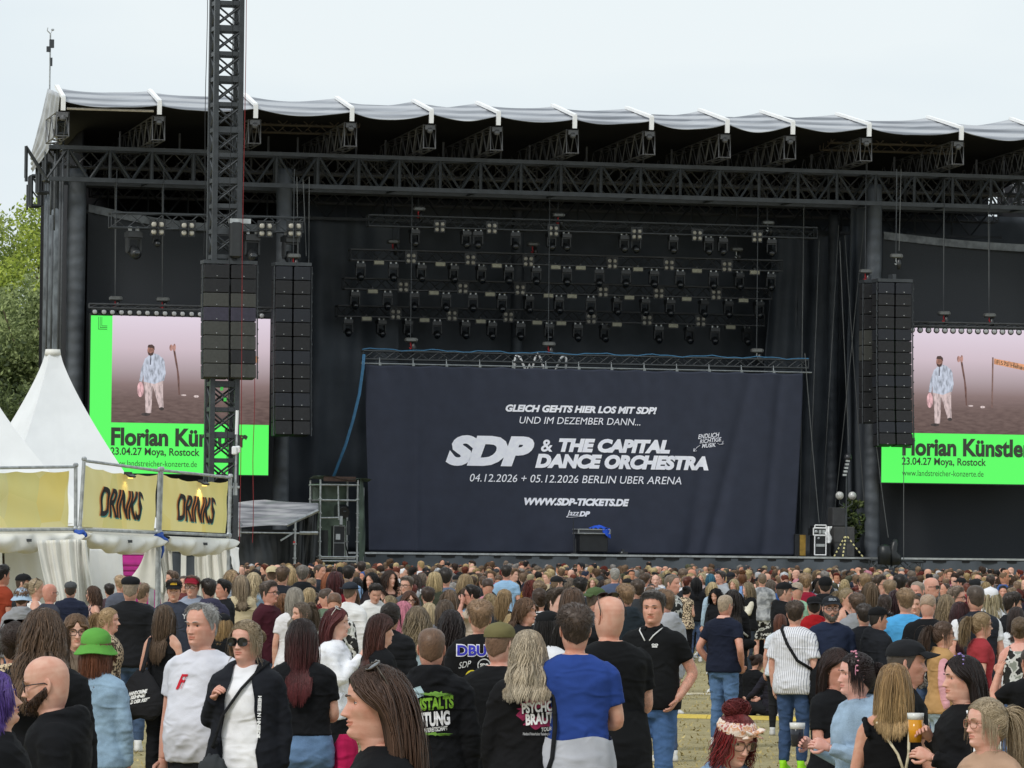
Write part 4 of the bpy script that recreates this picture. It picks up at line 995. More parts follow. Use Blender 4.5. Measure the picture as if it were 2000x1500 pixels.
    for dx, dy in ((-.36, .25), (-.2, -.25), (.62, -.1)):
        mb = MB(); n = 12
        for i in range(n):
            a = np.array((0, 0, .82)) + (np.array((dx, dy, .02)) - np.array((0, 0, .82))) * i / n; b = np.array((0, 0, .82)) + (np.array((dx, dy, .02)) - np.array((0, 0, .82))) * (i + 1) / n
            bar(mb, a, b, .03, 5, m=i % 2)
        mb.build('striped_leg', [M_BLACK, mat('pale_yellow', 'ddd49a', .5)], o)
    zg = S(1640, 968, -.05)[2] - DECK
    for x in (-.26, .23):
        mb = MB(); tube(mb, [(0, 0, zg - .45), (x, 0, zg - .3), (x, 0, zg - .12)], .018, 6); mb.build('arm', M_STEEL, o)
        mb = MB(); ell(mb, (x, 0, zg), (.155, .155, .155), 16, 10); mb.build('globe', mat('globe_glass', 'b9b9b7', .2, .1, .2, 9), o, smooth=True)
    mb = MB(); ell(mb, (.05, 0, hh - .1), (.15, .15, .15), 14, 9); mb.build('dark_globe', mat('dark_globe', '3b3c40', .25, .2, .2, 9), o, smooth=True)
    mb = MB()
    for i in range(5): box(mb, (-.1 + .03 * i, -.05, hh - .75 + .13 * i), (.14, .1, .07))
    mb.build('clamp', M_ALU, o)
    # leafy plant behind the stack
    p = S(1668, 1083, 2.2); o = thing('bushy_plant', 'dark green bushy plant standing behind the grey speaker stack', 'plant', W(p[0], 2.2, DECK), YAW)
    foliage(o, 'foliage', (0, 0, 1.35), (.5, .4, .95), 900, .10, ['3d4a2c', '57613a', '2c3822'], 3)
    mb = MB(); bar(mb, (0, 0, .1), (0, 0, 1.2), .03, 6); mb.build('stem', mat('bark_dark', '3a3028', .9), o)
    mb = MB(); tube(mb, [(0, 0, 0), (0, 0, .35)], [.16, .22], 12); mb.build('pot', mat('pot_black', '222222', .6), o)
    # wrapped camera at the edge, on a low track frame
    p = S(1742, 1103, -1.2); o = thing('wrapped_camera', 'camera crane wrapped in black cloth before the right end of stage', 'camera', W(p[0], -1.2, 1.3), YAW)
    z0 = S(1742, 1103, -1.2)[2] - 1.3; zt = S(1742, 1053, -1.2)[2] - 1.3
    mb = MB(); tube(mb, [(.15, 0, z0), (.12, 0, z0 + .3), (.02, 0, (z0 + zt) / 2), (.1, 0, zt - .15), (.13, 0, zt)], [.20, .24, .17, .14, .06], 14); tube(mb, [(-.3, 0, z0), (-.28, 0, z0 + .4), (-.3, 0, zt - .28), (-.3, 0, zt - .2)], [.24, .27, .25, .1], 12)
    mb.build('black_cloth', M_BTARP, o, smooth=True)
    mb = MB(); bar(mb, (-.1, 0, -1.3), (-.1, 0, .9), .03, 5); bar(mb, (.05, 0, -1.3), (.05, 0, .9), .03, 5); mb.build('leg', M_GALV, o)
    A, B = S(1700, 1101, -1.0), S(1800, 1104, -1.0); lighting_truss('low black truss frame at the stage edge below the wrapped camera', A, B, .14, .35)
    # loose ropes and cables at the right wing
    for i, (x0, y0, x1, y1, w) in enumerate(((1570, 400, 1562, 1075, 2.6), (1572, 690, 1600, 1022, .8), (1600, 470, 1578, 1065, 3.2), (1638, 440, 1604, 1030, 3.4), (1640, 470, 1658, 870, 1.6), (1690, 410, 1626, 1040, 3.0), (1650, 460, 1690, 1010, 2.6), (1712, 870, 1735, 1050, .2), (1765, 870, 1765, 1098, -.7), (1760, 330, 1756, 490, 0), (1752, 340, 1750, 490, 0.2), (580, 345, 582, 500, 0), (592, 350, 598, 500, .2), (604, 345, 603, 520, .3), (1843, 400, 1843, 605, 1.2), (1930, 410, 1932, 610, 1.2), (225, 350, 225, 575, 1.2), (317, 350, 317, 577, 1.2))):
        p, q = S(x0, y0, w), S(x1, y1, w); mb = MB()
        tube(mb, [p + (q - p) * t - q * (1, 1, 1) + np.array((0, 0, -.12 * math.sin(t * 3.14) if abs(p[0] - q[0]) > .4 else 0)) for t in np.linspace(0, 1, 10)], .014, 5)
        where = ['right edge of the banner', 'white edged rack', 'amber case', 'rack top', 'lamp stand globes', 'long slanting gap by the rack', 'speaker stack', 'right array bottom', 'wrapped camera', 'right array hoist', 'right array hoist, farther one', 'left array, leftmost', 'left array, middle', 'left array, rightmost', 'right screen, nearer the speakers', 'right screen, nearer the picture edge', 'left screen, nearer the column', 'left screen, nearer the tower'][i]
        tag(mb.build('rigging_cable', mat('rope_grey', '5c5f60', .7), loc=W(q), rotz=YAW), 'thin grey rigging cable ending at the ' + where, 'cable', 'rigging cables')
    # barrier line between crowd and stage
    mb = MB()
    p, q = S(735, 1095, -4), S(2100, 1110, -4)
    o = thing('crowd_barrier', 'long low black barrier between the crowd and the stage', 'barrier', W((p[0] + q[0]) / 2, -4, 0), YAW)
    L = q[0] - p[0]
    mb = MB(); box(mb, (0, 0, 1.12), (L, .08, .08)); box(mb, (0, 0, .6), (L, .04, .9)); mb.build('panel', M_CASE, o)
    for i in range(16): mb = MB(); bar(mb, (-L / 2 + L * i / 15, 0.1, 0), (-L / 2 + L * i / 15, .1, 1.15), .03, 5); mb.build('post', M_STEEL, o)
def foliage(o, name, c, r, n, leaf, cols, seed, gaps=.0, clumps=26):
    """many small leaf faces gathered in clumps through an uneven ellipsoid crown"""
    rg = np.random.default_rng(seed); c = np.asarray(c, float); r = np.asarray(r, float)
    d = rg.normal(size=(clumps, 3)); d /= np.linalg.norm(d, axis=1, keepdims=True)
    cc = d * (rg.uniform(.3, 1, (clumps, 1)) ** .5) * r; cr = rg.uniform(.20, .36, clumps) * r.mean()
    k = rg.integers(0, clumps, n)
    e = rg.normal(size=(n, 3)); e /= np.linalg.norm(e, axis=1, keepdims=True)
    P = c + cc[k] + e * (cr[k] * rg.uniform(.35, 1.1, n) ** .6)[:, None]
    nrm = rg.normal(size=(n, 3)) + (0, 0, .5); nrm /= np.linalg.norm(nrm, axis=1, keepdims=True)
    t = np.cross(nrm, rg.normal(size=(n, 3))); t /= np.linalg.norm(t, axis=1, keepdims=True); b = np.cross(nrm, t)
    s = leaf * rg.uniform(.6, 1.3, (n, 1))
    V = np.stack([P - t * s, P + b * s * .45, P + t * s, P - b * s * .45], 1).reshape(-1, 3)
    C = np.array([lin(x) for x in cols]); ci = C[rg.integers(0, len(cols), n)] * rg.uniform(1.5, 2.3, (n, 1)); 
    mb = MB(); mb.add(V, np.arange(4 * n).reshape(n, 4), None, 0, np.repeat(ci, 4, 0))
    return mb.build(name, M_LEAF, o, smooth=False, colors=True)
def leaf_nodes(nt, b, tc):
    a = nt.nodes.new('ShaderNodeVertexColor'); a.layer_name = 'Col'; nt.links.new(a.outputs['Color'], b.inputs['Base Color']); t = nt.nodes.new('ShaderNodeBsdfTranslucent'); nt.links.new(a.outputs['Color'], t.inputs['Color']); m = nt.nodes.new('ShaderNodeMixShader'); m.inputs['Fac'].default_value = .4; nt.links.new(b.outputs[0], m.inputs[1]); nt.links.new(t.outputs[0], m.inputs[2]); nt.links.new(m.outputs[0], nt.nodes['Material Output'].inputs['Surface'])
M_LEAF = mat('leaves', '5a6a3a', .6, noise=0, build=leaf_nodes, spec=.3)
build_deck_things()
# ---------------------------------------------------------------- trees left of the stage
def build_trees():
    bark = mat('bark', '4a3f33', .9, noise=.2, bump=.4, bscale=8)
    for x, y0, d, rx, rz, cols, seed, lab, n in (
        (25, 400, 214, 3.6, 6.0, ['6f7a3c', '7d8746', '566434'], 11, 'tall yellow green tree at the left picture edge beside the stage', 15000),
        (72, 392, 206, 2.4, 4.6, ['7d8a3c', '8d9848', '5d6a34'], 12, 'slim bright green tree top just left of the stage side', 10000),
        (10, 520, 196, 3.0, 4.4, ['6c7650', '8a9468', '4f5a3a'], 13, 'grey green willow bush crown at the left picture edge', 15000),
        (72, 560, 192, 2.9, 5.0, ['6a744c', '848e62', '4b5636'], 14, 'dense grey green willow beside the stage side cladding', 17000),
        (35, 740, 188, 3.4, 3.2, ['4a5534', '5f6a44', '37402a'], 15, 'dark low bush behind the white tent roofs', 12000),
        (-20, 640, 190, 2.6, 4.6, ['626c46', '7a845a', '47523a'], 16, 'willow cut by the left picture edge above the tents', 9000)):
        p = at(x, y0, d); o = thing('tree', lab, 'tree', (p[0], d, 0)); z = p[2]
        foliage(o, 'crown', (0, 0, z - rz), (rx, rx * .8, rz), int(n * 1.4), .115, cols, seed, clumps=70)
        mb = MB(); tube(mb, [(0, 0, -.1), (.1, 0, z * .35), (0, .1, z * .6), (.1, 0, z * .9)], [.28, .2, .14, .03], 9)
        rg = random.Random(seed)
        for i in range(7):
            a = rg.uniform(0, 6.28); zz = z * rg.uniform(.3, .7); tube(mb, [(0, 0, zz), (math.cos(a) * rx * .4, math.sin(a) * rx * .3, zz + rz * .3), (math.cos(a) * rx * .7, math.sin(a) * rx * .5, zz + rz * .6)], [.1, .06, .02], 6)
        mb.build('trunk', bark, o, smooth=True)
build_trees()
# ---------------------------------------------------------------- drinks tents
M_PVC = mat('white_tent_pvc', 'e4e6e8', .42, 0, .03, 1.5, .22, 1.6)
M_PVC2 = mat('grubby_tent_pvc', 'd9d8d2', .5, 0, .10, 1.4, .15, 5)
M_KNOT = mat('blue_tape', '2550a8', .5)
def banner_nodes(seed, big):
    def f(nt, b, tc):
        N, L = nt.nodes.new, nt.links.new
        v = N('ShaderNodeTexVoronoi'); v.inputs['Scale'].default_value = 1.4 if big else .8; v.feature = 'F1'
        mp = N('ShaderNodeMapping'); mp.inputs['Location'].default_value = (seed, seed * 2, 0); L(tc.outputs['Object'], mp.inputs['Vector'])
        n = N('ShaderNodeTexNoise'); n.inputs['Scale'].default_value = 1.2
        if not big:
            mp.inputs['Scale'].default_value = (2.2, 1, .35)
        L(mp.outputs['Vector'], v.inputs['Vector']); L(mp.outputs['Vector'], n.inputs['Vector'])
        r = ramp(nt, [(.0, 'f4dd7c'), (.3, 'fdf0ae'), (.55, 'e4de96'), (.8, 'fff4c4'), (1, 'd2d49c')])
        sp = N('ShaderNodeSeparateColor'); L(v.outputs['Color'], sp.inputs['Color'])
        L(sp.outputs['Red'], r.inputs['Fac'])
        r2 = ramp(nt, [(.3, 'f6dc70'), (.7, 'efe6a0')]); L(n.outputs['Fac'], r2.inputs['Fac'])
        mx = N('ShaderNodeMix'); mx.data_type = 'RGBA'; mx.inputs['Factor'].default_value = .35
        L(r.outputs['Color'], mx.inputs['A']); L(r2.outputs['Color'], mx.inputs['B']); L(mx.outputs['Result'], b.inputs['Base Color'])
        tl = N('ShaderNodeBsdfTranslucent'); L(mx.outputs['Result'], tl.inputs['Color']); ms = N('ShaderNodeMixShader'); ms.inputs['Fac'].default_value = .22; L(b.outputs[0], ms.inputs[1]); L(tl.outputs[0], ms.inputs[2]); L(ms.outputs[0], nt.nodes['Material Output'].inputs['Surface'])
    return f
def build_tents():
    # pagoda roofs
    for px, py, d, hw, zlow, lab in ((103, 694, 99, 1.68, 2.6, 'white pagoda tent with pointed roof in front of the green screen'), (-42, 748, 93, 1.72, 2.6, 'white pagoda tent at the left picture edge, nearer than its twin')):
        p = at(px, py, d); o = thing('pagoda_tent', lab, 'tent', (p[0], d, 0), R(24), group='white pagoda tents')
        H = p[2]; mb = MB(); rings = []
        n = 8
        for t in np.linspace(0, 1, 26):
            e = (1 - t) ** 1.22 * hw * .98 + .13; z = zlow + (H - zlow) * t
            ring = []
            for k in range(4):
                a0 = math.pi / 4 + k * math.pi / 2; a1 = a0 + math.pi / 2
                A = np.array((math.cos(a0), math.sin(a0))) * e * 1.414; B = np.array((math.cos(a1), math.sin(a1))) * e * 1.414
                for s in np.linspace(0, 1, n, endpoint=False):
                    q = A + (B - A) * s
                    q *= 1 - .06 * math.sin(s * math.pi) * (1 - t) - .04 * (1 if t < .95 else 0) * math.sin(s * math.pi)
                    ring.append((q[0], q[1], z))
            rings.append(ring)
        loft(mb, rings); mb.build('roof', M_PVC, o, smooth=False)
        mb = MB(); tube(mb, [(0, 0, H), (0, 0, H + .12)], [.17, .15], 12); mb.build('cap', M_PVC2, o, smooth=True)
        for sx in (-1, 1):
            for sy in (-1, 1): mb = MB(); box(mb, (sx * hw * .95, sy * hw * .95, zlow / 2), (.09, .09, zlow)); mb.build('corner_post', M_ALU, o)
        mb = MB()
        loft(mb, [[(a * hw, b * hw, z) for a, b in ((-1, -1), (1, -1), (1, 1), (-1, 1))] for z in (zlow - .3, zlow + .05)], cap=False); mb.build('valance', M_PVC2, o)
    # frames: (left px, right px, top y l/r, bottom y l/r, depth l/r)
    F = [((-70, 918), (148, 915), (-70, 1036), (148, 1034), 85, 87.0, 'plain yellow patterned banner on pipes at the left picture edge', ''),
         ((164, 903), (312, 923), (156, 1034), (308, 1041), 87.0, 89.5, 'yellow DRINKS banner in the middle of the tent fronts', 'DRINKS'),
         ((316, 922), (450, 936), (312, 1040), (447, 1046), 89.6, 92.0, 'yellow DRINKS banner at the right end of the tent fronts', 'DRINKS')]
    for i, (tl, tr, bl, br, d0, d1, lab, word) in enumerate(F):
        A, B, C, D = at(*tl, d0), at(*tr, d1), at(*bl, d0), at(*br, d1)
        O = np.array((C[0], C[1], 0)); A, B, C, D = A - O, B - O, C - O, D - O
        o = thing('drinks_banner' if word else 'yellow_banner', lab, 'banner', O)
        nrm = np.cross(D - C, (0, 0, 1.0)); nrm /= np.linalg.norm(nrm)
        W_ = np.linalg.norm(D - C)
        mb = MB()
        bar(mb, A + (0, 0, .03), B + (0, 0, .03), .028, 7); bar(mb, C, D, .028, 7)
        for a, b in ((A, C), (B, D)):
            e = a + (a - b) / np.linalg.norm(a - b) * .06; g = np.array((b[0] + (b[0] - a[0]) * .1, b[1], 0)); bar(mb, e, b, .034, 7); bar(mb, b, g, .034, 7); ell(mb, e, (.05, .05, .05), 8, 5); ell(mb, b, (.055, .055, .07), 8, 5)
        mb.build('pipe_frame', M_GALV, o)
        x0, x1 = (.02, .955) if word else (.0, .93)
        def pt(s, t, off=0.0):
            s2 = x0 + (x1 - x0) * s; ti = .04 + .925 * t
            p = [(C[j] + (D[j] - C[j]) * s2) * (1 - ti) + (A[j] + (B[j] - A[j]) * s2) * ti for j in range(3)]
            k = .018 * np.sin(s * 17 + t * 3 + i) * (t - .3) + .012 * np.sin(s * 41 + t * 6) * np.exp(-((t - 1) / .3) ** 2) + .012 * np.sin(t * 9 + s * 5) + off
            p = [p[j] + nrm[j] * k for j in range(3)]
            p[2] = p[2] - .045 * np.abs(np.sin(s * 3.14 * 4)) * t ** 6 * .6 - (.06 * 4 * s * (1 - s) * t if word else 0)
            return p
        mb = MB(); sheet(mb, lambda s, t: pt(s, t), 60, 30); mb.build('printed_cloth', mat('banner_yellow_%d' % i, 'cdb75a', .6, noise=0, build=banner_nodes(3 + i * 5, not word), bump=.05), o, smooth=True)
        if word:
            V, T, asp = text_mesh(word, .018, 0, .92, maxlen=.06)
            for nm, dx, dz, c, off in (('teal_shadow', .012, -.025, '4f9a94', .004), ('orange_shadow', -.012, .0, 'd98a4e', .007), ('black_word', 0, 0, '201f22', .011)):
                s = .24 + V[:, 0] * .57 + .012 * np.sin(V[:, 1] * 7 + V[:, 0] * 3) - .015 * (V[:, 1] - .5) * -1 + dx
                t = .17 + V[:, 1] * .52 + .03 * (1 - V[:, 0]) + dz
                mb = MB(); mb.add(np.stack(pt(s, t, off), 1), None, T); mb.build(nm, mat('ink_' + nm, c, .7, noise=.02), o)
            # clamp lamp shining on the cloth
            q = np.array(pt(.56, .98)) + nrm * .16; e = nrm
            lo_ = thing('clamp_lamp', 'small black clamp lamp lit on top of the ' + ('middle DRINKS banner' if i == 1 else 'right DRINKS banner'), 'lamp', O + q, math.atan2(e[1], e[0]) + R(90))
            mb = MB(); box(mb, (0, .04, 0), (.2, .1, .035), rx=.5); box(mb, (-.05, .1, .04), (.03, .1, .05)); box(mb, (.05, .1, .04), (.03, .1, .05)); mb.build('lamp_body', M_BLACK, lo_)
            mb = MB(); box(mb, (0, .05, -.045), (.10, .05, .02)); mb.build('bulb', emit('warm_bulb', 'ffcf6a', 2.0), lo_)
            lp = bpy.data.objects.new('clamp_light', bpy.data.lights.new('clamp_light', 'SPOT')); COL.objects.link(lp); lp.parent = lo_
            lp.location = (0, .03, -.06); lp.data.energy = 7 if i == 2 else 2; lp.data.color = (1, .72, .3); lp.data.spot_size = R(80); lp.data.spot_blend = .8; lp.data.shadow_soft_size = .03
            lp.rotation_euler = (R(40), 0, 0)
        # rolled white valance below the frame
        o2 = thing('tent_valance', 'rolled white tent front hanging below the ' + ['plain yellow banner', 'middle DRINKS banner', 'right DRINKS banner'][i], 'tent flap', O, 0, 'rolled tent fronts')
        mb = MB()
        def val(s, t):
            p = [C[j] + (D[j] - C[j]) * (s * 1.0) for j in range(3)]
            sag = (.10 + .24 * np.sin(np.clip(s, 0, 1) * 3.14) ** .6)
            a = t * 3.5
            p[2] = p[2] - .06 - sag * (.5 - .5 * np.cos(np.minimum(a, 3.14))) + .02 * np.sin(s * 31) * t
            k = .15 * np.sin(a) + .05 + .025 * np.sin(s * 37 + t * 5) + .02 * np.sin(s * 15 + t * 9)
            return [p[j] + nrm[j] * k * (1 if j < 2 else 0) for j in range(3)]
        sheet(mb, val, 70, 18); mb.build('rolled_cloth', M_PVC2, o2, smooth=True)
        mb = MB(); m_ = [(C[j] + D[j]) / 2 for j in range(3)]; box(mb, (m_[0] + nrm[0] * .22, m_[1] + nrm[1] * .22, m_[2] - .18), (.09, .03, .05)); mb.build('label_patch', M_STEEL, o2)
        # blue tape knots at the corners
        e = D
        mb = MB(); rg = random.Random(i)
        for k in range(6): ell(mb, (rg.uniform(-.08, .08), rg.uniform(-.05, .05), rg.uniform(-.06, .08)), (.09, .06, .05), 8, 5, M=rot('Y', rg.uniform(-1, 1)))
        tube(mb, [(0, -.04, -.05), (.02, -.06, -.2), (-.01, -.05, -.34)], [.03, .025, .01], 6)
        if i < 2: tag(mb.build('tape_knot', M_KNOT, loc=O + e + nrm * .1 + (0, 0, -.12), smooth=True), 'knot of blue tape at the pipe corner right of the ' + ['plain yellow banner', 'middle DRINKS banner'][i], 'knot')
    # curtains and back walls
    def cloth(lab, tl, tr, bl, br, d, folds, amp, m=M_PVC2, name='tent_curtain', tie=0.0):
        A, B, C, D = at(*tl, d), at(*tr, d), at(*bl, d), at(*br, d); O = np.array((C[0], d, 0)); 
        def f(s, t):
            p = [(C[j] + (D[j] - C[j]) * s) * (1 - t) + (A[j] + (B[j] - A[j]) * s) * t for j in range(3)]
            p[0] = p[0] - O[0] + .03 * np.sin(t * 5); p[1] = p[1] - O[1] - amp * np.sin(s * folds * 6.28 + 1.2 * np.sin(t * 2.2)) - amp * .5 * np.sin(s * folds * 14 + t * 3); p[2] = p[2] - tie * np.sin(s * 3.14) * (t < .02)
            return p
        mb = MB(); sheet(mb, f, 60, 30, thick=.006)
        return tag(mb.build(name, m, loc=O, smooth=True), lab, 'curtain')
    zb = 1250
    cloth('gathered white tent curtain hanging under the first blue knot', (76, 1056), (152, 1053), (104, zb), (150, zb), 86, 2.6, .05)
    cloth('white tent curtain swept to the right of the first blue knot', (152, 1053), (172, 1055), (140, zb), (190, zb), 86.5, 1.4, .05)
    cloth('plain white tent back wall left of the gathered curtain', (12, 1066), (95, 1066), (12, zb), (95, zb), 95, 1.2, .02, M_PVC, 'tent_wall')
    cloth('plain white tent back wall beside the pink toilet', (165, 1070), (242, 1070), (165, zb), (242, zb), 96, 1.4, .02, M_PVC, 'tent_wall')
    cloth('white tent curtain bunched under the second blue knot', (303, 1058), (340, 1062), (318, zb), (338, zb), 90, 2.2, .05)
    cloth('triangular white tent flap pulled left from the second knot', (296, 1062), (308, 1058), (255, 1128), (318, 1160), 89.8, .8, .03)
    cloth('grubby white curtain at the right end of the drinks tents', (385, 1066), (445, 1066), (376, zb), (452, zb), 93, 3.0, .05)
    cloth('stiff white flap sticking out at the right tent corner', (440, 1062), (470, 1070), (452, 1100), (462, 1130), 92.6, .5, .02, M_PVC, 'tent_flap')
    cloth('white curtain strip at the far left picture edge', (-30, 1062), (7, 1062), (-30, zb), (5, zb), 90, 1.5, .03)
    p = at(359, 1066, 96); mb = MB(); box(mb, (0, 0, p[2] / 2), (.1, .1, p[2])); tag(mb.build('tent_post', M_PVC2, loc=(p[0], 96, 0)), 'plain white tent post behind the right tent opening', 'post')
    # pink toilet
    a, b = at(243, 1083, 110), at(283, 1083, 110)
    o = thing('portable_toilet', 'bright pink portable toilet seen through the tent opening', 'toilet', ((a[0] + b[0]) / 2, 110, 0)); wd = b[0] - a[0] + .6; H = a[2]
    mp_ = mat('pink_plastic', 'b8308c', .4, noise=.05)
    mb = MB(); bevbox(mb, (0, .6, H / 2), (wd, 1.1, H), .05); mb.build('cabin', mp_, o)
    mb = MB(); bevbox(mb, (0, .6, H + .1), (wd + .1, 1.2, .2), .06); mb.build('roof', M_PVC, o)
    mb = MB()
    for k in range(4): box(mb, (0, .03, H - .2 - k * .12), (wd * .75, .04, .05))
    box(mb, (0, .03, H * .45), (wd * .8, .04, H * .55)); mb.build('door', mat('pink_door', 'a62a7e', .4), o)
    # antenna pole on the last frame
    p = at(459, 985, 92.1); o = thing('antenna_pole', 'thin white pole with antenna boxes at the right end of the banners', 'antenna', (p[0], 92.1, 0))
    zt = at(459, 838, 92.1)[2]; zb_ = at(459, 962, 92.1)[2]
    mb = MB(); bar(mb, (0, 0, zb_), (0.02, 0, zt), .02, 7); bar(mb, (0, 0, zb_ - .05), (0, 0, zb_ + .18), .04, 8); bar(mb, (-.1, 0, zb_ + .1), (.08, 0, zb_ + .1), .025, 5); mb.build('pole', M_GALV, o)
    mb = MB(); bevbox(mb, (-.02, -.05, at(459, 880, 92.1)[2]), (.1, .1, .16), .02); bevbox(mb, (.04, 0, at(459, 880, 92.1)[2] + .02), (.09, .1, .14), .02); mb.build('antenna_box', M_PVC, o)
    mb = MB(); bar(mb, (.01, 0, zt - .1), (.02, 0, zt + .35), .03, 7); mb.build('antenna_rod', M_PVC, o)
    # counter at the left edge
    a, b = at(-20, 1165, 82), at(32, 1165, 82)
    o = thing('bar_counter', 'dark bar counter at the far left picture edge', 'counter', ((a[0] + b[0]) / 2, 82, 0))
    mb = MB(); box(mb, (0, 0, a[2] - .03), (b[0] - a[0], .6, .06)); mb.build('top', mat('dark_wood', '2c2724', .6), o)
    mb = MB(); box(mb, (0, .05, (a[2] - .06) / 2), (b[0] - a[0] - .1, .5, a[2] - .07)); mb.build('front', M_CASE, o)
build_tents()
# ---------------------------------------------------------------- people
def sm(x, a, b):
    t = np.clip((np.asarray(x, float) - a) / (b - a), 0, 1); return t * t * (3 - 2 * t)
def G(x, s): return np.exp(-(x / s) ** 2)
HZ = [-.13, -.05, -.02, -.004, .004, .02, .045, .07, .095, .115, .135, .16, .185, .205, .22, .229, .2325]
HW = [.064, .056, .056, .053, .051, .057, .065, .070, .0735, .0745, .0755, .077, .074, .065, .049, .027, .002]
HF = [.048, .045, .051, .067, .083, .091, .092, .092, .0905, .088, .0925, .092, .083, .067, .047, .024, .002]
HB = [.072, .060, .057, .058, .060, .070, .082, .090, .096, .100, .103, .102, .094, .079, .057, .030, .002]
def head_pt(a, z, sex='m', fat=0.0):
    """smooth head surface: angle a (0 = face, pi = nape), height z above the chin"""
    a = np.asarray(a, float); z = np.asarray(z, float)
    w, f, b = np.interp(z, HZ, HW), np.interp(z, HZ, HF), np.interp(z, HZ, HB)
    low = 1 - sm(z, .05, .12)
    w = w * (1 + .16 * fat * low); 
    neck = 1 - sm(z, -.03, 0)
    if sex == 'f': w = w * (1 - .05 * low - .10 * neck); f = f * (1 - .02 * low); b = b * (1 - .06 * neck)
    c, s = np.cos(a), np.sin(a)
    jaw = .24 * sm(z, -.03, 0) * (1 - sm(z, .03, .10))
    x = w * s * (1 - jaw * np.clip(c, 0, 1) ** 1.2)
    y = np.where(c > 0, -f * c, -b * c)
    return np.stack([x, y, z + 0 * a], -1)
def head_mesh(mb, res, sex, fat, rg, beard=False):
    n = {3: 64, 2: 44, 1: 26, 0: 14}[res]
    zs = {3: np.concatenate([np.linspace(-.13, -.03, 7), np.linspace(-.02, .15, 56), np.linspace(.155, .2318, 16)]), 2: np.concatenate([np.linspace(-.13, -.03, 5), np.linspace(-.02, .15, 34), np.linspace(.156, .231, 10)]),
          1: np.concatenate([[-.13, -.05, -.02, -.004], np.linspace(.004, .15, 15), [.165, .185, .205, .22, .23]]), 0: np.array([-.12, -.02, .0, .03, .06, .08, .1, .13, .165, .2, .22, .231])}[res]
    t = np.linspace(-math.pi, math.pi, n, endpoint=False); a = t - .42 * np.sin(t)
    A, Z = np.meshgrid(a, zs); P = head_pt(A, Z, sex, fat)
    x, z = P[..., 0], P[..., 2]; front = sm(np.cos(A), .05, .45)
    v = [1 + .15 * rg.normal() for _ in range(6)]
    d = 0
    nt = np.clip((.127 - z) / .049, 0, 1); nh = (.003 + .021 * v[0] * nt ** 1.25) * sm(z, .064, .0775) * (z < .135)
    d = d + nh * G(x, .0072 + .0055 * nt)
    d = d + .0075 * v[1] * (G(x - .0125, .0065) + G(x + .0125, .0065)) * G(z - .0755, .007)
    d = d - .0115 * (G(x - .031, .0145) + G(x + .031, .0145)) * G(z - .1165, .0105)
    d = d + .0045 * v[2] * (1.2 if sex == 'm' else .6) * (G(x - .028, .02) + G(x + .028, .02)) * G(z - .1345, .008)
    d = d + .0045 * (G(x - .045, .018) + G(x + .045, .018)) * G(z - .092, .016)
    d = d + .0065 * G(x, .017) * G(z - .0560, .0048) + .0072 * G(x, .0155) * G(z - .0452, .0055) - .0050 * G(x, .022) * G(z - .0508, .0026)
    d = d - .0035 * G(x, .018) * G(z - .0345, .006) + .0055 * v[3] * G(x, .016) * G(z - .017, .013)
    d = d + .005 * fat * (G(x - .045, .02) + G(x + .045, .02)) * G(z - .05, .025) - .0035 * (1 - fat) * (G(x - .05, .014) + G(x + .05, .014)) * G(z - .062, .014)
    d = d - .003 * (G(x - .027, .006) + G(x + .027, .006)) * G(z - .066, .012)
    d = np.where(front > 0, d * front, 0)
    P = P.copy(); P[..., 1] -= d
    q = grid_quads(len(zs), n); m = np.zeros(len(q), int)
    fc = P.reshape(-1, 3)[q].mean(1)
    lip = (fc[:, 1] < -.07) & (np.abs(fc[:, 2] - .0508) < .0115 - .22 * np.abs(fc[:, 0])) & (np.abs(fc[:, 0]) < .0245)
    m[lip] = 1
    vv = P.reshape(-1, 3); r = len(zs)
    mb.add(np.concatenate([vv, [vv[-n:].mean(0)]]), q, None, m)
    k = mb.n - 1; b0 = mb.n - 1 - n
    mb.add(np.zeros((0, 3)), None, None)
    mb.t.append(np.stack([b0 + np.arange(n), b0 + (np.arange(n) + 1) % n, np.full(n, k)], 1)); mb.tm.append(np.zeros(n, int))
    for s in (-1, 1):        # ears
        if res == 0: break
        N, K = (18, 12) if res >= 2 else (9, 6)
        th = np.linspace(-1.45, 1.45, K); aa = np.arange(N) * 2 * math.pi / N
        e = np.stack([np.cos(th)[:, None] * np.cos(aa) * .0075, np.cos(th)[:, None] * np.sin(aa) * .018, np.repeat(np.sin(th)[:, None], N, 1) * .033], -1)
        e[..., 1] *= 1 - .25 * (e[..., 2] < 0) * np.abs(e[..., 2]) / .033
        if res >= 2: e[..., 0] -= .006 * G(e[..., 1] + .002, .009) * G(e[..., 2] - .003, .018) * (e[..., 0] > 0)
        e[..., 0] *= s
        if s < 0: e = e[:, ::-1]
        M = rot('Z', s * -.42) @ rot('X', -.18)
        loft(mb, e @ M.T + np.array((s * (.0765 * (.97 if sex == 'f' else 1)), .012, .104)), 0)
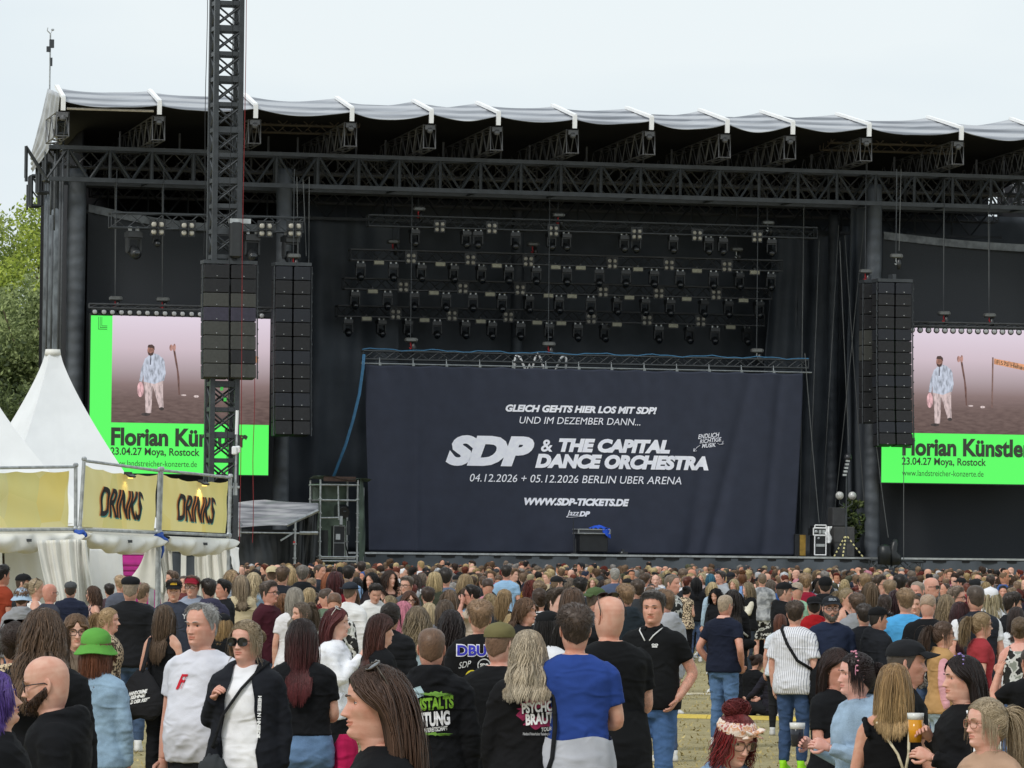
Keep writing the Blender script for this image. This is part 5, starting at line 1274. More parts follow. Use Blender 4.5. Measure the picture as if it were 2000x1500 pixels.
    if res >= 1:
        N, K = (22, 16) if res >= 2 else (12, 9)
        for s in (-1, 1):    # eyeballs with lids
            el = np.linspace(-1.5, 1.5, K); az = np.arange(N) * 2 * math.pi / N
            E, Zz = np.meshgrid(az, el)
            p = np.stack([np.cos(Zz) * np.sin(E), -np.cos(Zz) * np.cos(E), np.sin(Zz)], -1)
            q = grid_quads(K, N); c = p.reshape(-1, 3)[q].mean(1); c /= np.linalg.norm(c, axis=1, keepdims=True)
            mm = np.full(len(q), 2); elv = np.degrees(np.arcsin(c[:, 2])); azd = np.degrees(np.arctan2(c[:, 0], -c[:, 1]))
            mm[(azd ** 2 + elv ** 2) < 31 ** 2] = 3
            op = 15 - .004 * azd ** 2
            mm[elv > op] = 4; mm[elv > op + 11] = 0; mm[elv < -17 + .004 * azd ** 2] = 0
            mb.add(p.reshape(-1, 3) * np.array((.0138, .0125, .0125)) + np.array((s * .0312, -.0632, .1162)), q, None, mm)
    return
def hairline(a, kind='m'):
    d = np.abs(np.degrees(a))
    if kind == 'f': return np.interp(d, [0, 35, 60, 80, 95, 115, 150, 180], [.190, .180, .150, .105, .085, .055, .03, .025])
    if kind == 'rec': return np.interp(d, [0, 18, 38, 60, 80, 92, 104, 120, 180], [.212, .206, .218, .165, .125, .085, .115, .065, .035])
    if kind == 'bald': return np.interp(d, [0, 70, 85, 95, 106, 120, 150, 180], [.24, .18, .145, .09, .12, .10, .125, .13])
    return np.interp(d, [0, 25, 45, 62, 78, 88, 96, 106, 120, 180], [.192, .190, .188, .158, .118, .080, .085, .118, .068, .036])
def scalp(a, s, kind, top=.2318):
    z0 = hairline(a, kind); return z0 + (top - z0) * s
def hnorm(P): 
    n = (P - np.array((0, .006, .115))) / np.array((.078, .098, .118)) ** 2
    return n / (np.linalg.norm(n, axis=-1, keepdims=True) + 1e-9)
def hair_cap(mb, thick, res, kind, sex, fat, rg, col, rough=.25, inv=False):
    """shell over the scalp; thick(a, s) metres"""
    n, k = {3: (72, 26), 2: (44, 16), 1: (28, 11), .5: (24, 9), 0: (14, 6)}[res]
    a = np.linspace(-math.pi, math.pi, n, endpoint=False); s = np.linspace(0, 1, k)
    A, Sx = np.meshgrid(a, s); Z = scalp(A, Sx, kind)
    P = head_pt(A, Z, sex, fat); N = hnorm(P)
    t = thick(A, Sx) * sm(Sx, -.06, .10) + .0012
    nz = np.sin(A * 9 + rg.uniform(0, 6)) * np.sin(Z * 160 + A * 3 + rg.uniform(0, 6)) + .6 * np.sin(A * 23 + Z * 60) + .8 * rg.normal(size=A.shape)
    t = t * (1 + rough * .45 * nz * sm(Sx, .02, .2) * (1 - sm(Sx, .9, 1)))
    P = P + N * np.clip(t, .001, 1)[..., None]
    c = np.asarray(col)[None] * (1 + .16 * rg.normal(size=(n * k, 1)))
    mb.add(P.reshape(-1, 3), grid_quads(k, n), None, 0, np.clip(c, .002, 1))
    b0 = mb.n - n
    mb.add([P[-1].mean(0)], None, None, 0, [col]); mb.t.append(np.stack([b0 + np.arange(n), b0 + (np.arange(n) + 1) % n, np.full(n, mb.n - 1)], 1)); mb.tm.append(np.zeros(n, int))
def strands(mb, P, rad, cols, sides=3, flat=.36):
    """P (strand, step, 3) -> tapered tubes"""
    m, k, _ = P.shape
    T = np.gradient(P, axis=1); T /= np.linalg.norm(T, axis=2, keepdims=True) + 1e-9
    out = P - np.array((0, .006, .10)); out[..., 2] *= .3
    X = np.cross(T, out); X /= np.linalg.norm(X, axis=2, keepdims=True) + 1e-9
    Y = np.cross(X, T)
    a = np.arange(sides) * 2 * math.pi / sides + .5
    V = P[:, :, None, :] + rad[:, :, None, None] * (np.cos(a)[None, None, :, None] * X[:, :, None, :] + flat * np.sin(a)[None, None, :, None] * Y[:, :, None, :])
    q = grid_quads(k, sides); nq = len(q)
    Q = (q[None] + (np.arange(m) * k * sides)[:, None, None]).reshape(-1, 4)
    C = np.repeat(cols.reshape(m * k, 3), sides, 0)
    mb.add(V.reshape(-1, 3), Q, None, 0, np.clip(C, .002, 1))
HOODED = False
def flow(roots, dirs, n, length, rg, grav=.25, wave=0.0, wfreq=40, shoulder=True, face=True, jitter=.0, curl=0.0, body=1.0, back=None):
    """lets strands run from the scalp and fall over head, neck and shoulders"""
    m = len(roots); P = np.zeros((m, n, 3)); P[:, 0] = roots; d = dirs.copy()
    st = (np.broadcast_to(length, (m,)) / (n - 1))[:, None]; side = np.where(roots[:, 1] > -.015, 1.0, -1.0)
    ph = rg.uniform(0, 6.28, m)
    for i in range(1, n):
        g = np.array((0, 0, -1.0))
        d = d * (1 - grav) + g * grav + rg.normal(size=(m, 3)) * jitter
        d /= np.linalg.norm(d, axis=1, keepdims=True) + 1e-9
        p = P[:, i - 1] + d * st
        for c, r in (((0, .006, .118), (.0865, .108, .1265)),) + ((((0, .03, -.27), (.205 * body, (.235 if HOODED else .142) * body, .235)), ((0, .03, -.05), (.13, .135, .115)) if HOODED else ((0, .018, -.06), (.062, .07, .12))) if shoulder else ()):
            c = np.array(c); r = np.array(r); u = (p - c) / r; L = np.linalg.norm(u, axis=1, keepdims=True)
            ins = (L < 1); p2 = c + u / np.maximum(L, 1e-6) * r
            if c[2] < -.2:
                hy = r[1] * np.sqrt(np.clip(1 - u[:, 0] ** 2 - u[:, 2] ** 2, 0, 1)); k_ = (np.abs(u[:, 0]) < .97)
                p2 = np.where(k_[:, None], np.stack([p[:, 0], c[1] + side * hy, p[:, 2]], 1), p2)
            p = np.where(ins, p2, p)
        if face:
            f = (p[:, 1] < -.03) & (p[:, 2] < .165) & (p[:, 2] > -.03)
            sx = np.where(p[:, 0] >= 0, 1, -1); p[:, 0] = np.where(f & (np.abs(p[:, 0]) < .066), sx * .066, p[:, 0])
        if back is not None:
            f = back & (p[:, 2] < .15) & (p[:, 1] < .012); p[:, 1] = np.where(f, np.minimum(.012, p[:, 1] + .028), p[:, 1]); p[:, 0] = np.where(f & (np.abs(p[:, 0]) < .078), np.sign(p[:, 0] + 1e-6) * .078, p[:, 0])
        P[:, i] = p; d = p - P[:, i - 1]; d /= np.linalg.norm(d, axis=1, keepdims=True) + 1e-9
    if wave or curl:
        s = np.linspace(0, 1, n)[None] * np.broadcast_to(length, (m,))[:, None]
        amp = (wave + curl) * sm(s, .02, .12)
        ph = np.round(ph / 1.2) * 1.2 if wave else ph
        P[..., 0] += amp * np.sin(s * wfreq + ph[:, None]); P[..., 1] += amp * np.cos(s * wfreq * (.9) + ph[:, None] * 1.3) + amp * .5
    return P
def hair(mb, style, col, res, sex, fat, seed, tip=None, L=None, body=1.0):
    rg = np.random.default_rng(seed)
    dz = lambda h: .78 * np.array(lin(h)) + .22 * np.mean(lin(h)) * np.array((1.0, .97, .93))
    c0 = dz(col); c1 = dz(tip) if tip else c0
    kind = 'f' if sex == 'f' else 'm'
    dens = {3: 5.0, 2: 2.2, 1: .85, .5: .3, 0: 0}[res]; rk = {3: .40, 2: .56, 1: .72, .5: 1.2, 0: 1}[res]
    def cols(m, n, var=.22, a=None):
        v = (1 + .55 * var * rg.normal(size=(m, 1, 1)))
        if a is not None: v = v + (.16 * np.sin(a * 17 + seed) + .12 * np.sin(a * 7 + 2.3 * seed))[:, None, None]
        t = np.linspace(0, 1, n)[None, :, None] ** 1.3
        return (c0 * (1 - t) + c1 * t) * np.clip(v, .45, 1.7)
    def roots(m, smax=1.0, smin=0.02, amin=0, amax=180, off=.004):
        a = rg.uniform(R(amin), R(amax), m) * rg.choice([-1, 1], m); s = smin + (smax - smin) * rg.random(m) ** .9
        P = head_pt(a, scalp(a, s, kind), sex, fat); N = hnorm(P)
        return P + N * off, N, a, s
    def tang(v, N): 
        t = v - N * (v * N).sum(1, keepdims=True); return t / (np.linalg.norm(t, axis=1, keepdims=True) + 1e-9)
    if style == 'bald': return
    if style in ('buzz', 'fringe', 'short', 'rec', 'spiky', 'quiff'):
        if style == 'fringe': kind = 'bald'
        if style == 'rec': kind = 'rec'
        th = {'buzz': lambda A, S: .0035 + 0 * A, 'fringe': lambda A, S: .005 * (1 - S) + 0 * A, 'rec': lambda A, S: .005 + .010 * sm(S, .3, .8)}.get(style,
             lambda A, S: .005 + .017 * sm(S, .28, .75) + .007 * sm(S, .5, .9) * np.clip(np.cos(A), 0, 1))
        hair_cap(mb, th, res, kind, sex, fat, rg, c0, .3 if style in ('short', 'spiky') else .2)
        if res and style in ('short', 'rec', 'spiky', 'quiff'):
            m = int((520 if style != 'rec' else 320) * min(dens, 3)) + 20
            P, N, a, s = roots(m, .97, .06, off=.004)
            up = sm(s, .3, .75)
            v = np.stack([.25 * np.sin(a) + .22 * rg.normal(size=m), -.45 * up * (1 if style != 'quiff' else 1.4) + .35 * (1 - up), -1.0 * (1 - up) + .25 * rg.normal(size=m)], 1)
            d = tang(v, N) + N * (.12 + .40 * up * (1.5 if style == 'spiky' else .6))[:, None]
            d /= np.linalg.norm(d, axis=1, keepdims=True)
            ln = (.014 + .026 * up) * rg.uniform(.7, 1.3, m) * (.75 if style == 'rec' else 1); k = 4
            tt = np.linspace(0, 1, k)[None, :, None]
            Q = P[:, None] + N[:, None] * (.003 + .010 * up)[:, None, None] + d[:, None] * ln[:, None, None] * tt + np.array((0, 0, -1.0)) * (tt ** 2) * .006
            rad = np.repeat((.0040 * rk ** .7 * rg.uniform(.7, 1.3, m))[:, None], k, 1) * (1 - np.linspace(0, 1, k) ** 2 * .85)
            strands(mb, Q, rad, cols(m, k, .3))
        return
    # long styles start with a cap
    kind = 'f' if sex == 'f' else 'm'
    tied = style in ('pony', 'bun', 'halfbun', 'highbun', 'braid')
    hair_cap(mb, lambda A, S: .007 + 0 * A, res, kind, sex, fat, rg, c0 * .85, .3)
    tie = {'pony': (0, .112, .165), 'bun': (0, .105, .13), 'halfbun': (0, .09, .19), 'highbun': (0, .02, .245), 'braid': (0, .10, .09)}.get(style)
    if tied:
        tie = np.array(tie); m = int(420 * dens) + 24; k = 7
        P, N, a, s = roots(m, .985, .01, off=.010)
        tt = np.linspace(0, 1, k)[None, :, None]
        Q = P[:, None] * (1 - tt) + tie * tt
        c = np.array((0, .006, .115)); r = np.array((.087, .111, .1285)) * (1 + .02 * rg.random((m, 1, 1)))
        u = (Q - c) / r; Ln = np.linalg.norm(u, axis=2, keepdims=True); Q = np.where(Ln < 1.0, c + u / Ln * r, Q)
        Q[:, 0] = P
        strands(mb, Q, np.repeat((.0055 * rk * rg.uniform(.6, 1.2, m))[:, None], k, 1), cols(m, k) * .98)
        if style in ('pony', 'halfbun', 'braid'):
            m = int(200 * dens) + 16; Lh = L or .32; k = 12
            rt = tie + rg.normal(size=(m, 3)) * (.010, .008, .010)
            dd = np.array((0, .75, .25)) + rg.normal(size=(m, 3)) * .28; dd /= np.linalg.norm(dd, axis=1, keepdims=True)
            Q = flow(rt, dd, k, Lh * rg.uniform(.75, 1.05, m), rg, .33, .006, 26, body=body)
            if style == 'braid': Q[..., 0] = Q[..., 0] * .45 + .016 * np.sin(np.linspace(0, 22, k))[None]
            rad = (.0065 * rk * rg.uniform(.7, 1.3, m))[:, None] * (1 - np.linspace(0, 1, k) ** 3 * .8)[None]
            strands(mb, Q, rad, cols(m, k))
            ell(mb, tie + (0, .004, 0), (.018, .012, .018), 8, 5, col=c0 * .3)
        if style in ('bun', 'highbun', 'halfbun'):
            R_ = .038 if style != 'highbun' else .042; ctr = tie + (np.array((0, .022, .01)) if style != 'highbun' else np.array((0, .02, .008)))
            ell(mb, ctr, (R_ * .8, R_ * .7, R_ * .75), 12, 8, col=c0)
            m = int(110 * dens) + 10; k = 9; q = rg.normal(size=(m, 3)); q /= np.linalg.norm(q, axis=1, keepdims=True)
            b = np.cross(q, rg.normal(size=(m, 3))); b /= np.linalg.norm(b, axis=1, keepdims=True)
            an = np.linspace(0, 2.6, k)[None, :, None]
            Q = ctr + (q[:, None] * np.cos(an) + b[:, None] * np.sin(an)) * np.array((R_ * (1.35 if style == 'highbun' else 1), R_ * .85, R_ * .85)) * rg.uniform(.8, 1.4, (m, 1, 1))
            strands(mb, Q, np.repeat((.0055 * rk * rg.uniform(.6, 1.2, m))[:, None], k, 1), cols(m, k))
        if res >= 2 or style == 'highbun':   # loose wisps at the temples
            m = int((26 if style != 'highbun' else 90) * dens) + 3
            P, N, a, s = roots(m, .3, .02, 40, 95 if style != 'highbun' else 170, off=.006)
            Q = flow(P, tang(np.stack([np.sin(a) * .2, .2 + 0 * a, -1 + 0 * a], 1), N), 9, rg.uniform(.06, .16, m) * (1.5 if style == 'highbun' else 1), rg, .3, 0, 60, True, True, .05, .006 if style == 'highbun' else .0, body)
            strands(mb, Q, np.repeat((.0028 * rg.uniform(.6, 1.2, m))[:, None], 9, 1) * np.linspace(1, .3, 9), cols(m, 9))
        return
    Lh = L or {'long': .46, 'wavy': .44, 'bob': .21, 'curly': .28, 'mullet': .16}.get(style, .4)
    swept = style == 'longback'; m = int({'long': 560, 'wavy': 520, 'bob': 520, 'curly': 620, 'mullet': 520}.get(style, 500) * dens) + 30; k = 14 if res >= 2 else 9
    base = max(30, int(m * .16)); P, N, a, s = roots(m, .995, .015, off=.011)
    sx = np.sign(P[:, 0]) + (P[:, 0] == 0)
    fr = np.clip(np.cos(a), 0, 1)
    v = np.stack([sx * (.12 + (.85 - .55 * swept) * fr) + .12 * rg.normal(size=m), .12 + (.55 + .7 * swept) * fr + .35 * swept, -.95 + 0 * s], 1)
    d = tang(v, N) + N * .06
    top = Lh + .10 * s
    ln = top * rg.uniform(.86, 1.04, m) * (1 if style != 'bob' else 1)
    if style == 'mullet': ln = ln * np.where(np.abs(a) > 1.9, 1.25, .62)
    jit = .006 if style in ('long', 'longback') else (.03 if style != 'curly' else .07)
    Q = flow(P, d, k, ln, rg, .32, {'wavy': .011, 'bob': .003, 'mullet': .006}.get(style, .003), {'wavy': 34}.get(style, 26), True, True, jit, .013 if style == 'curly' else 0, body, (np.ones(m) > 0) if swept else (rg.random(m) < (.62 if style in ('long', 'wavy') else .3)))
    if style in ('long', 'longback', 'wavy'):
        zz = Q[..., 2]; wk = .35 if style == 'wavy' else 1; Q[..., 0] *= 1 - .12 * wk * sm(-zz, -.15, -.03) - .18 * wk * sm(-zz, -.03, .16)
    rad = (.0080 * rk * rg.uniform(.6, 1.25, m))[:, None] * (1 - np.linspace(0, 1, k) ** 3.5 * .85)[None]
    if res >= 2: rad[:base] *= 3.2; Q[:base] = (Q[:base] - (0, .006, .1)) * np.array((.95, .95, .97)) + (0, .006, .1)
    strands(mb, Q, rad, cols(m, k, .26, a) * np.where(np.arange(m) < base, .8, 1)[:, None, None])
# --------------------------------- body pieces (local frame: person looks along -Y, feet at z = 0, 1.75 m tall)
TZ = np.array([.80, .86, .93, 1.00, 1.08, 1.16, 1.24, 1.32, 1.38, 1.42, 1.445, 1.47, 1.495, 1.52])
def torso_tab(sex, b, belly):
    if sex == 'm':
        hx = np.array([.150, .166, .168, .160, .153, .154, .162, .172, .178, .177, .162, .120, .076, .060])
        f = np.array([.10, .112, .115, .112, .108, .110, .116, .118, .112, .098, .086, .070, .058, .052])
        bk = np.array([.10, .128, .132, .118, .104, .104, .110, .116, .112, .102, .090, .078, .066, .058])
    else:
        hx = np.array([.165, .182, .184, .168, .146, .143, .152, .160, .165, .164, .150, .108, .066, .050])
        f = np.array([.10, .112, .112, .105, .096, .102, .128, .130, .112, .090, .076, .062, .050, .045])
        bk = np.array([.10, .135, .138, .116, .094, .092, .097, .104, .102, .092, .080, .068, .057, .050])
    k = 1 - sm(TZ, 1.40, 1.50)
    hx = hx * (1 + (b - 1) * (.35 + .65 * k)); f = f * (1 + (b - 1) * k); bk = bk * (1 + (b - 1) * .8 * k)
    f = f + belly * .14 * np.exp(-((TZ - 1.06) / .15) ** 2); hx = hx + belly * .05 * np.exp(-((TZ - 1.05) / .17) ** 2)
    return hx, f, bk
def torso_rings(tab, z0, z1, off=0.0, n=28, k=26, flare=0.0, sq=.86):
    hx, f, b = tab; zs = np.linspace(z0, z1, k); a = np.arange(n) * 2 * math.pi / n
    rings = []
    for z in zs:
        w, ff, bb = (np.interp(z, TZ, t) for t in (hx, f, b))
        o = off * (1 - .6 * float(sm(z, 1.44, 1.52))) + flare * (1 - (z - z0) / (z1 - z0)) ** 2
        c, s = np.cos(a), np.sin(a)
        x = (w + o) * np.sign(s) * np.abs(s) ** sq; y = np.where(c > 0, -(ff + o), bb + o) * np.abs(c) ** sq
        y = np.where(c > 0, y, np.abs(c) ** sq * (bb + o))
        rings.append(np.stack([x, y + .012 * 0 + .012, 0 * x + z], 1))
    return np.array(rings)
ARMS = {  # elbow and wrist relative to the shoulder, for the person's +X side (mirrored for the other)
 'down': ((.068, .025, -.285), (.070, -.03, -.54)), 'pocket': ((.12, .09, -.27), (.035, -.07, -.47)), 'fold': ((.07, -.03, -.29), (-.13, -.20, -.235)),
 'front': ((.06, -.02, -.29), (-.08, -.25, -.30)), 'phone': ((.05, -.07, -.28), (-.10, -.27, -.13)), 'hold': ((.05, -.03, -.29), (-.02, -.26, -.20)), 'up': ((.13, -.16, -.14), (.03, -.22, .12)),
 'fist': ((.09, .02, -.27), (-.01, -.17, -.10)), 'ear': ((.14, -.17, -.10), (-.04, -.13, .13)), 'back': ((.10, .06, -.28), (-.05, .16, -.42)), 'reach': ((.15, -.10, -.24), (.20, -.32, -.16)), 'out': ((.16, .0, -.24), (.28, -.05, -.44)), 'hip': ((.17, .08, -.23), (.02, -.02, -.42)), 'eat': ((.06, -.10, -.27), (-.08, -.27, -.03)), 'knee': ((.08, -.16, -.24), (.0, -.36, -.34))}
def arm_pts(sex, side, pose, b):
    e, w = ARMS[pose]; s = side
    sh = np.array((s * (.164 if sex == 'm' else .142) * (1 + (b - 1) * .55), .014, 1.405))
    sc = 1 if sex == 'm' else .93
    return sh, sh + np.array((s * e[0], e[1], e[2])) * sc, sh + np.array((s * w[0], w[1], w[2])) * sc
def limb(mb, pts, rads, n=12, sub=5):
    P, r = [], []
    for i in range(len(pts) - 1):
        for t in np.linspace(0, 1, sub, endpoint=False): P.append(pts[i] + (pts[i + 1] - pts[i]) * t); r.append(rads[i] + (rads[i + 1] - rads[i]) * t)
    P.append(pts[-1]); r.append(rads[-1]); P = np.array(P); r = np.array(r)
    for _ in range(2): Q = P.copy(); Q[1:-1] = (P[:-2] + 2 * P[1:-1] + P[2:]) / 4; P = Q
    tube(mb, P, r, n)
def hand(mb, wrist, d, side, curl=.5, sc=1.0, res=2, palm=None):
    """palm, four bent fingers and a thumb; d = forearm direction"""
    d = d / np.linalg.norm(d)
    pn = np.array((-side * .8, -.5, 0.0)) if palm is None else np.asarray(palm, float)
    pn = pn - d * pn.dot(d); pn /= np.linalg.norm(pn) + 1e-9; x = np.cross(d, pn)
    if x[1] > 0: x = -x                                       # thumb side faces the front
    n = 10 if res >= 2 else 6
    a = np.arange(n) * 2 * math.pi / n; rings = []
    for t, w, h in ((-.015, .026, .021), (.01, .030, .019), (.045, .040, .017), (.075, .042, .015), (.092, .036, .011)):
        rings.append(wrist + d * t * sc + (np.cos(a)[:, None] * x * w + np.sin(a)[:, None] * pn * h) * sc)
    loft(mb, rings)
    F = ((.030, .068, .088), (.011, .076, .092), (-.009, .070, .091), (-.027, .054, .085))
    for i, (o, L, b) in enumerate(F):
        p = wrist + (x * o + d * b) * sc; u = d.copy(); pts = [p - d * .01 * sc]
        for j, seg in enumerate((.45, .32, .25)):
            an = curl * (.55 + .35 * j) + .06 * i * curl; u = u * math.cos(an) + pn * math.sin(an); u /= np.linalg.norm(u)
            v = np.cross(x, u)
            pts.append(pts[-1] + u * L * seg * sc)
            pn2 = pn - u * pn.dot(u); 
        tube(mb, pts, np.array([.0098, .0092, .0085, .0065]) * sc, 7 if res >= 2 else 5)
    p = wrist + (x * .026 + d * .025) * sc
    tube(mb, [p, p + (x * .028 + d * .025 + pn * .008) * sc, p + (x * .034 + d * .052 + pn * (.012 + .01 * curl)) * sc, p + (x * (.034 - .012 * curl) + d * .074 + pn * (.016 + .018 * curl)) * sc], np.array([.0135, .0125, .0105, .0075]) * sc, 7 if res >= 2 else 5)
def leg_pts(sex, side, b, stance=.0, walk=0.0):
    h = np.array((side * (.092 if sex == 'm' else .088) * (1 + (b - 1) * .5), .012, .90)); fx = side * (.10 + stance)
    return h, np.array((side * (.098 + stance * .5), -.012 + walk * side * .12, .49)), np.array((fx, .03 + walk * side * .16, .085))
PEND = []     # objects whose raw pieces are fused into one skin once everything is placed
def fuse(name, mb, m, parent, voxel, smooth=3, fold=None, extra=None, prints=(), colors=False, cut=None):
    V, Q, T, QM, TM, C = mb.data()
    o = link(name, mesh_from(name, V, Q, T, None, m, True), parent)
    PEND.append((o, voxel, smooth, fold, extra, prints, m))
    return o
def fold_fn(P, N, seed, amp, style):
    rg = np.random.default_rng(seed); x, y, z = P.T; a = np.arctan2(x, y)
    t = np.zeros(len(P))
    for i in range(6):
        f = rg.uniform(34, 80) if style != 'tight' else rg.uniform(40, 90); sl = rg.uniform(-1.1, 1.1); ph = rg.uniform(0, 6.28)
        u = z * f + sl * x * f + y * f * rg.uniform(-.5, .5) + 1.3 * np.sin(x * rg.uniform(6, 15) + z * rg.uniform(5, 12) + ph * 2) + ph
        r = (1 - np.abs(np.sin(u * .5))) ** 2.2
        msk = np.clip(.5 + .9 * np.sin(x * rg.uniform(5, 14) + ph) * np.sin(z * rg.uniform(6, 14) + y * 9 + ph * 3), 0, 1)
        t += (r - .3) * msk
    v = np.sin(a * rg.integers(7, 12) + 2 * np.sin(z * 5)) * .5
    low = 1 - sm(z, .95, 1.3) if style in ('loose',) else .5
    return t * amp * .8 + v * amp * .45 * low
def flush():
    """evaluate all pending fusions at once, add cloth folds and printed lettering"""
    for o, vx, s, *_ in PEND:
        md = o.modifiers.new('fuse', 'REMESH'); md.mode = 'VOXEL'; md.voxel_size = vx; md.use_smooth_shade = True
        if s: m2 = o.modifiers.new('soft', 'SMOOTH'); m2.iterations = s; m2.factor = .5
    bpy.context.view_layer.update()
    dg = bpy.context.evaluated_depsgraph_get()
    res = [bpy.data.meshes.new_from_object(o.evaluated_get(dg)) for o, *_ in PEND]
    for (o, vx, s, fold, extra, prints, mts), me in zip(PEND, res):
        old = o.data; o.modifiers.clear()
        nv = len(me.vertices); V = np.zeros(nv * 3, np.float32); me.vertices.foreach_get('co', V); V = V.reshape(-1, 3).astype(float)
        npoly = len(me.polygons); nl = len(me.loops)
        li = np.zeros(nl, np.int32); me.loops.foreach_get('vertex_index', li)
        ls = np.zeros(npoly, np.int32); me.polygons.foreach_get('loop_start', ls); lt = np.zeros(npoly, np.int32); me.polygons.foreach_get('loop_total', lt)
        q = lt == 4; Q = li[ls[q][:, None] + np.arange(4)]; tr = lt == 3; T = li[ls[tr][:, None] + np.arange(3)] if tr.any() else np.zeros((0, 3), int)
        cutw = o.get('_cut', 0.0); puff = o.get('_puff', 0)
        for k_ in ('_cut', '_puff'):
            if k_ in o.keys(): del o[k_]
        if fold:
            nn = np.zeros(nv * 3, np.float32); me.vertices.foreach_get('normal', nn); nn = nn.reshape(-1, 3)
            V = V + nn * fold_fn(V, nn, *fold)[:, None]
            if puff: V = V + nn * (.012 * np.abs(np.sin(V[:, 2] * 42)) - .004)[:, None]
        if cutw:      # an open jacket front
            w_ = cutw * (1 - .35 * sm(V[:, 2], 1.1, 1.45)) + .006 * np.sin(V[:, 2] * 30)
            gone = (np.abs(V[:, 0] - .01) < w_) & (V[:, 1] < -.02)
            Q = Q[~gone[Q].any(1)]
            edge = ~gone & (np.abs(V[:, 0] - .01) < w_ + vx * 1.7) & (V[:, 1] < -.02)
            V[:, 0] = np.where(edge, .01 + np.sign(V[:, 0] - .01) * w_, V[:, 0])
        mb = MB(); mb.add(V, Q, T if len(T) else None)
        if extra is not None:
            eV, eQ, eT, eQM, eTM, eC = extra.data(); mb.add(eV, eQ if len(eQ) else None, None, eQM)
            if len(eT): mb.t.append(eT + mb.n - len(eV)); mb.tm.append(eTM)
        o.data = mb.mesh(o.name.split('.')[0], mts, True)
        bpy.data.meshes.remove(me); bpy.data.meshes.remove(old)
        if prints:
            bv = BVHTree.FromPolygons([Vector(v) for v in V], [list(f) for f in Q] + [list(f) for f in T])
            for pi, (nm, Vt, Tt, mt, back) in enumerate(prints):
                out = []; lay = .004 + .0022 * pi
                for x, z in Vt:
                    hit = bv.ray_cast(Vector((x, 1.0 if back else -1.0, z)), Vector((0, -1 if back else 1, 0)))
                    y = hit[0].y if hit[0] else 0.12
                    out.append((x, y + (lay if back else -lay), z))
                pm = MB(); pm.add(out, None, Tt if not back else np.asarray(Tt)[:, ::-1]); pm.build(nm, mt, o)
    PEND.clear()
# ---------------------------------------------------------------- dressing and placing people
def skin_mat(c, tattoo=False):
    def f(nt, b, tc):
        N, L = nt.nodes.new, nt.links.new
        n = N('ShaderNodeTexNoise'); n.inputs['Scale'].default_value = 22; n.inputs['Detail'].default_value = 4
        L(tc.outputs['Object'], n.inputs['Vector'])
        k = tuple(.76 * x + .24 * y for x, y in zip(lin(c), lin('dcbcb2')))
        r = N('ShaderNodeValToRGB'); r.color_ramp.elements[0].position = .3; r.color_ramp.elements[1].position = .7
        r.color_ramp.elements[0].color = (k[0] * .93, k[1] * .78, k[2] * .74, 1); r.color_ramp.elements[1].color = (min(k[0] * 1.05, 1), k[1] * 1.08, k[2] * 1.08, 1)
        L(n.outputs['Fac'], r.inputs['Fac'])
        out = r.outputs['Color']
        if tattoo:
            v = N('ShaderNodeTexNoise'); v.inputs['Scale'].default_value = 24; v.inputs['Detail'].default_value = 2; v.inputs['Distortion'].default_value = 1.2
            L(tc.outputs['Object'], v.inputs['Vector'])
            r2 = ramp(nt, [(.46, '000000'), (.5, 'bbbbbb'), (.53, '222222'), (.6, '999999'), (.66, '000000')])
            L(v.outputs['Fac'], r2.inputs['Fac'])
            sp = N('ShaderNodeSeparateXYZ'); L(tc.outputs['Object'], sp.inputs['Vector'])
            mr = N('ShaderNodeMapRange'); mr.inputs['From Min'].default_value = 1.34; mr.inputs['From Max'].default_value = 1.30; L(sp.outputs['Z'], mr.inputs['Value'])
            ml = N('ShaderNodeMath'); ml.operation = 'MULTIPLY'; L(r2.outputs['Color'], ml.inputs[0]); L(mr.outputs['Result'], ml.inputs[1])
            mx = N('ShaderNodeMix'); mx.data_type = 'RGBA'; L(ml.outputs['Value'], mx.inputs['Factor']); L(out, mx.inputs['A']); mx.inputs['B'].default_value = (.07, .075, .08, 1); out = mx.outputs['Result']
        L(out, b.inputs['Base Color'])
    return mat('skin_%s%s' % (c, '_inked' if tattoo else ''), c, .48, noise=0, build=f, bump=.05, bscale=220, spec=.35)
M_LIP = lambda c: mat('lip_' + c, tuple(x * y for x, y in zip(lin(c), (.84, .62, .62))), .4, noise=.04)
M_EYEW, M_IRIS, M_LASH = mat('eye_white', 'bdb5b0', .35, noise=0), mat('eye_iris', '2c241e', .35, noise=0), mat('eye_lash', '2a1f1a', .6, noise=0)
def hair_nodes(nt, b, tc):
    a = nt.nodes.new('ShaderNodeVertexColor'); a.layer_name = 'Col'; nt.links.new(a.outputs['Color'], b.inputs['Base Color'])
M_HAIR = mat('hair_strands', '5a4030', .46, noise=0, build=hair_nodes, spec=.35)
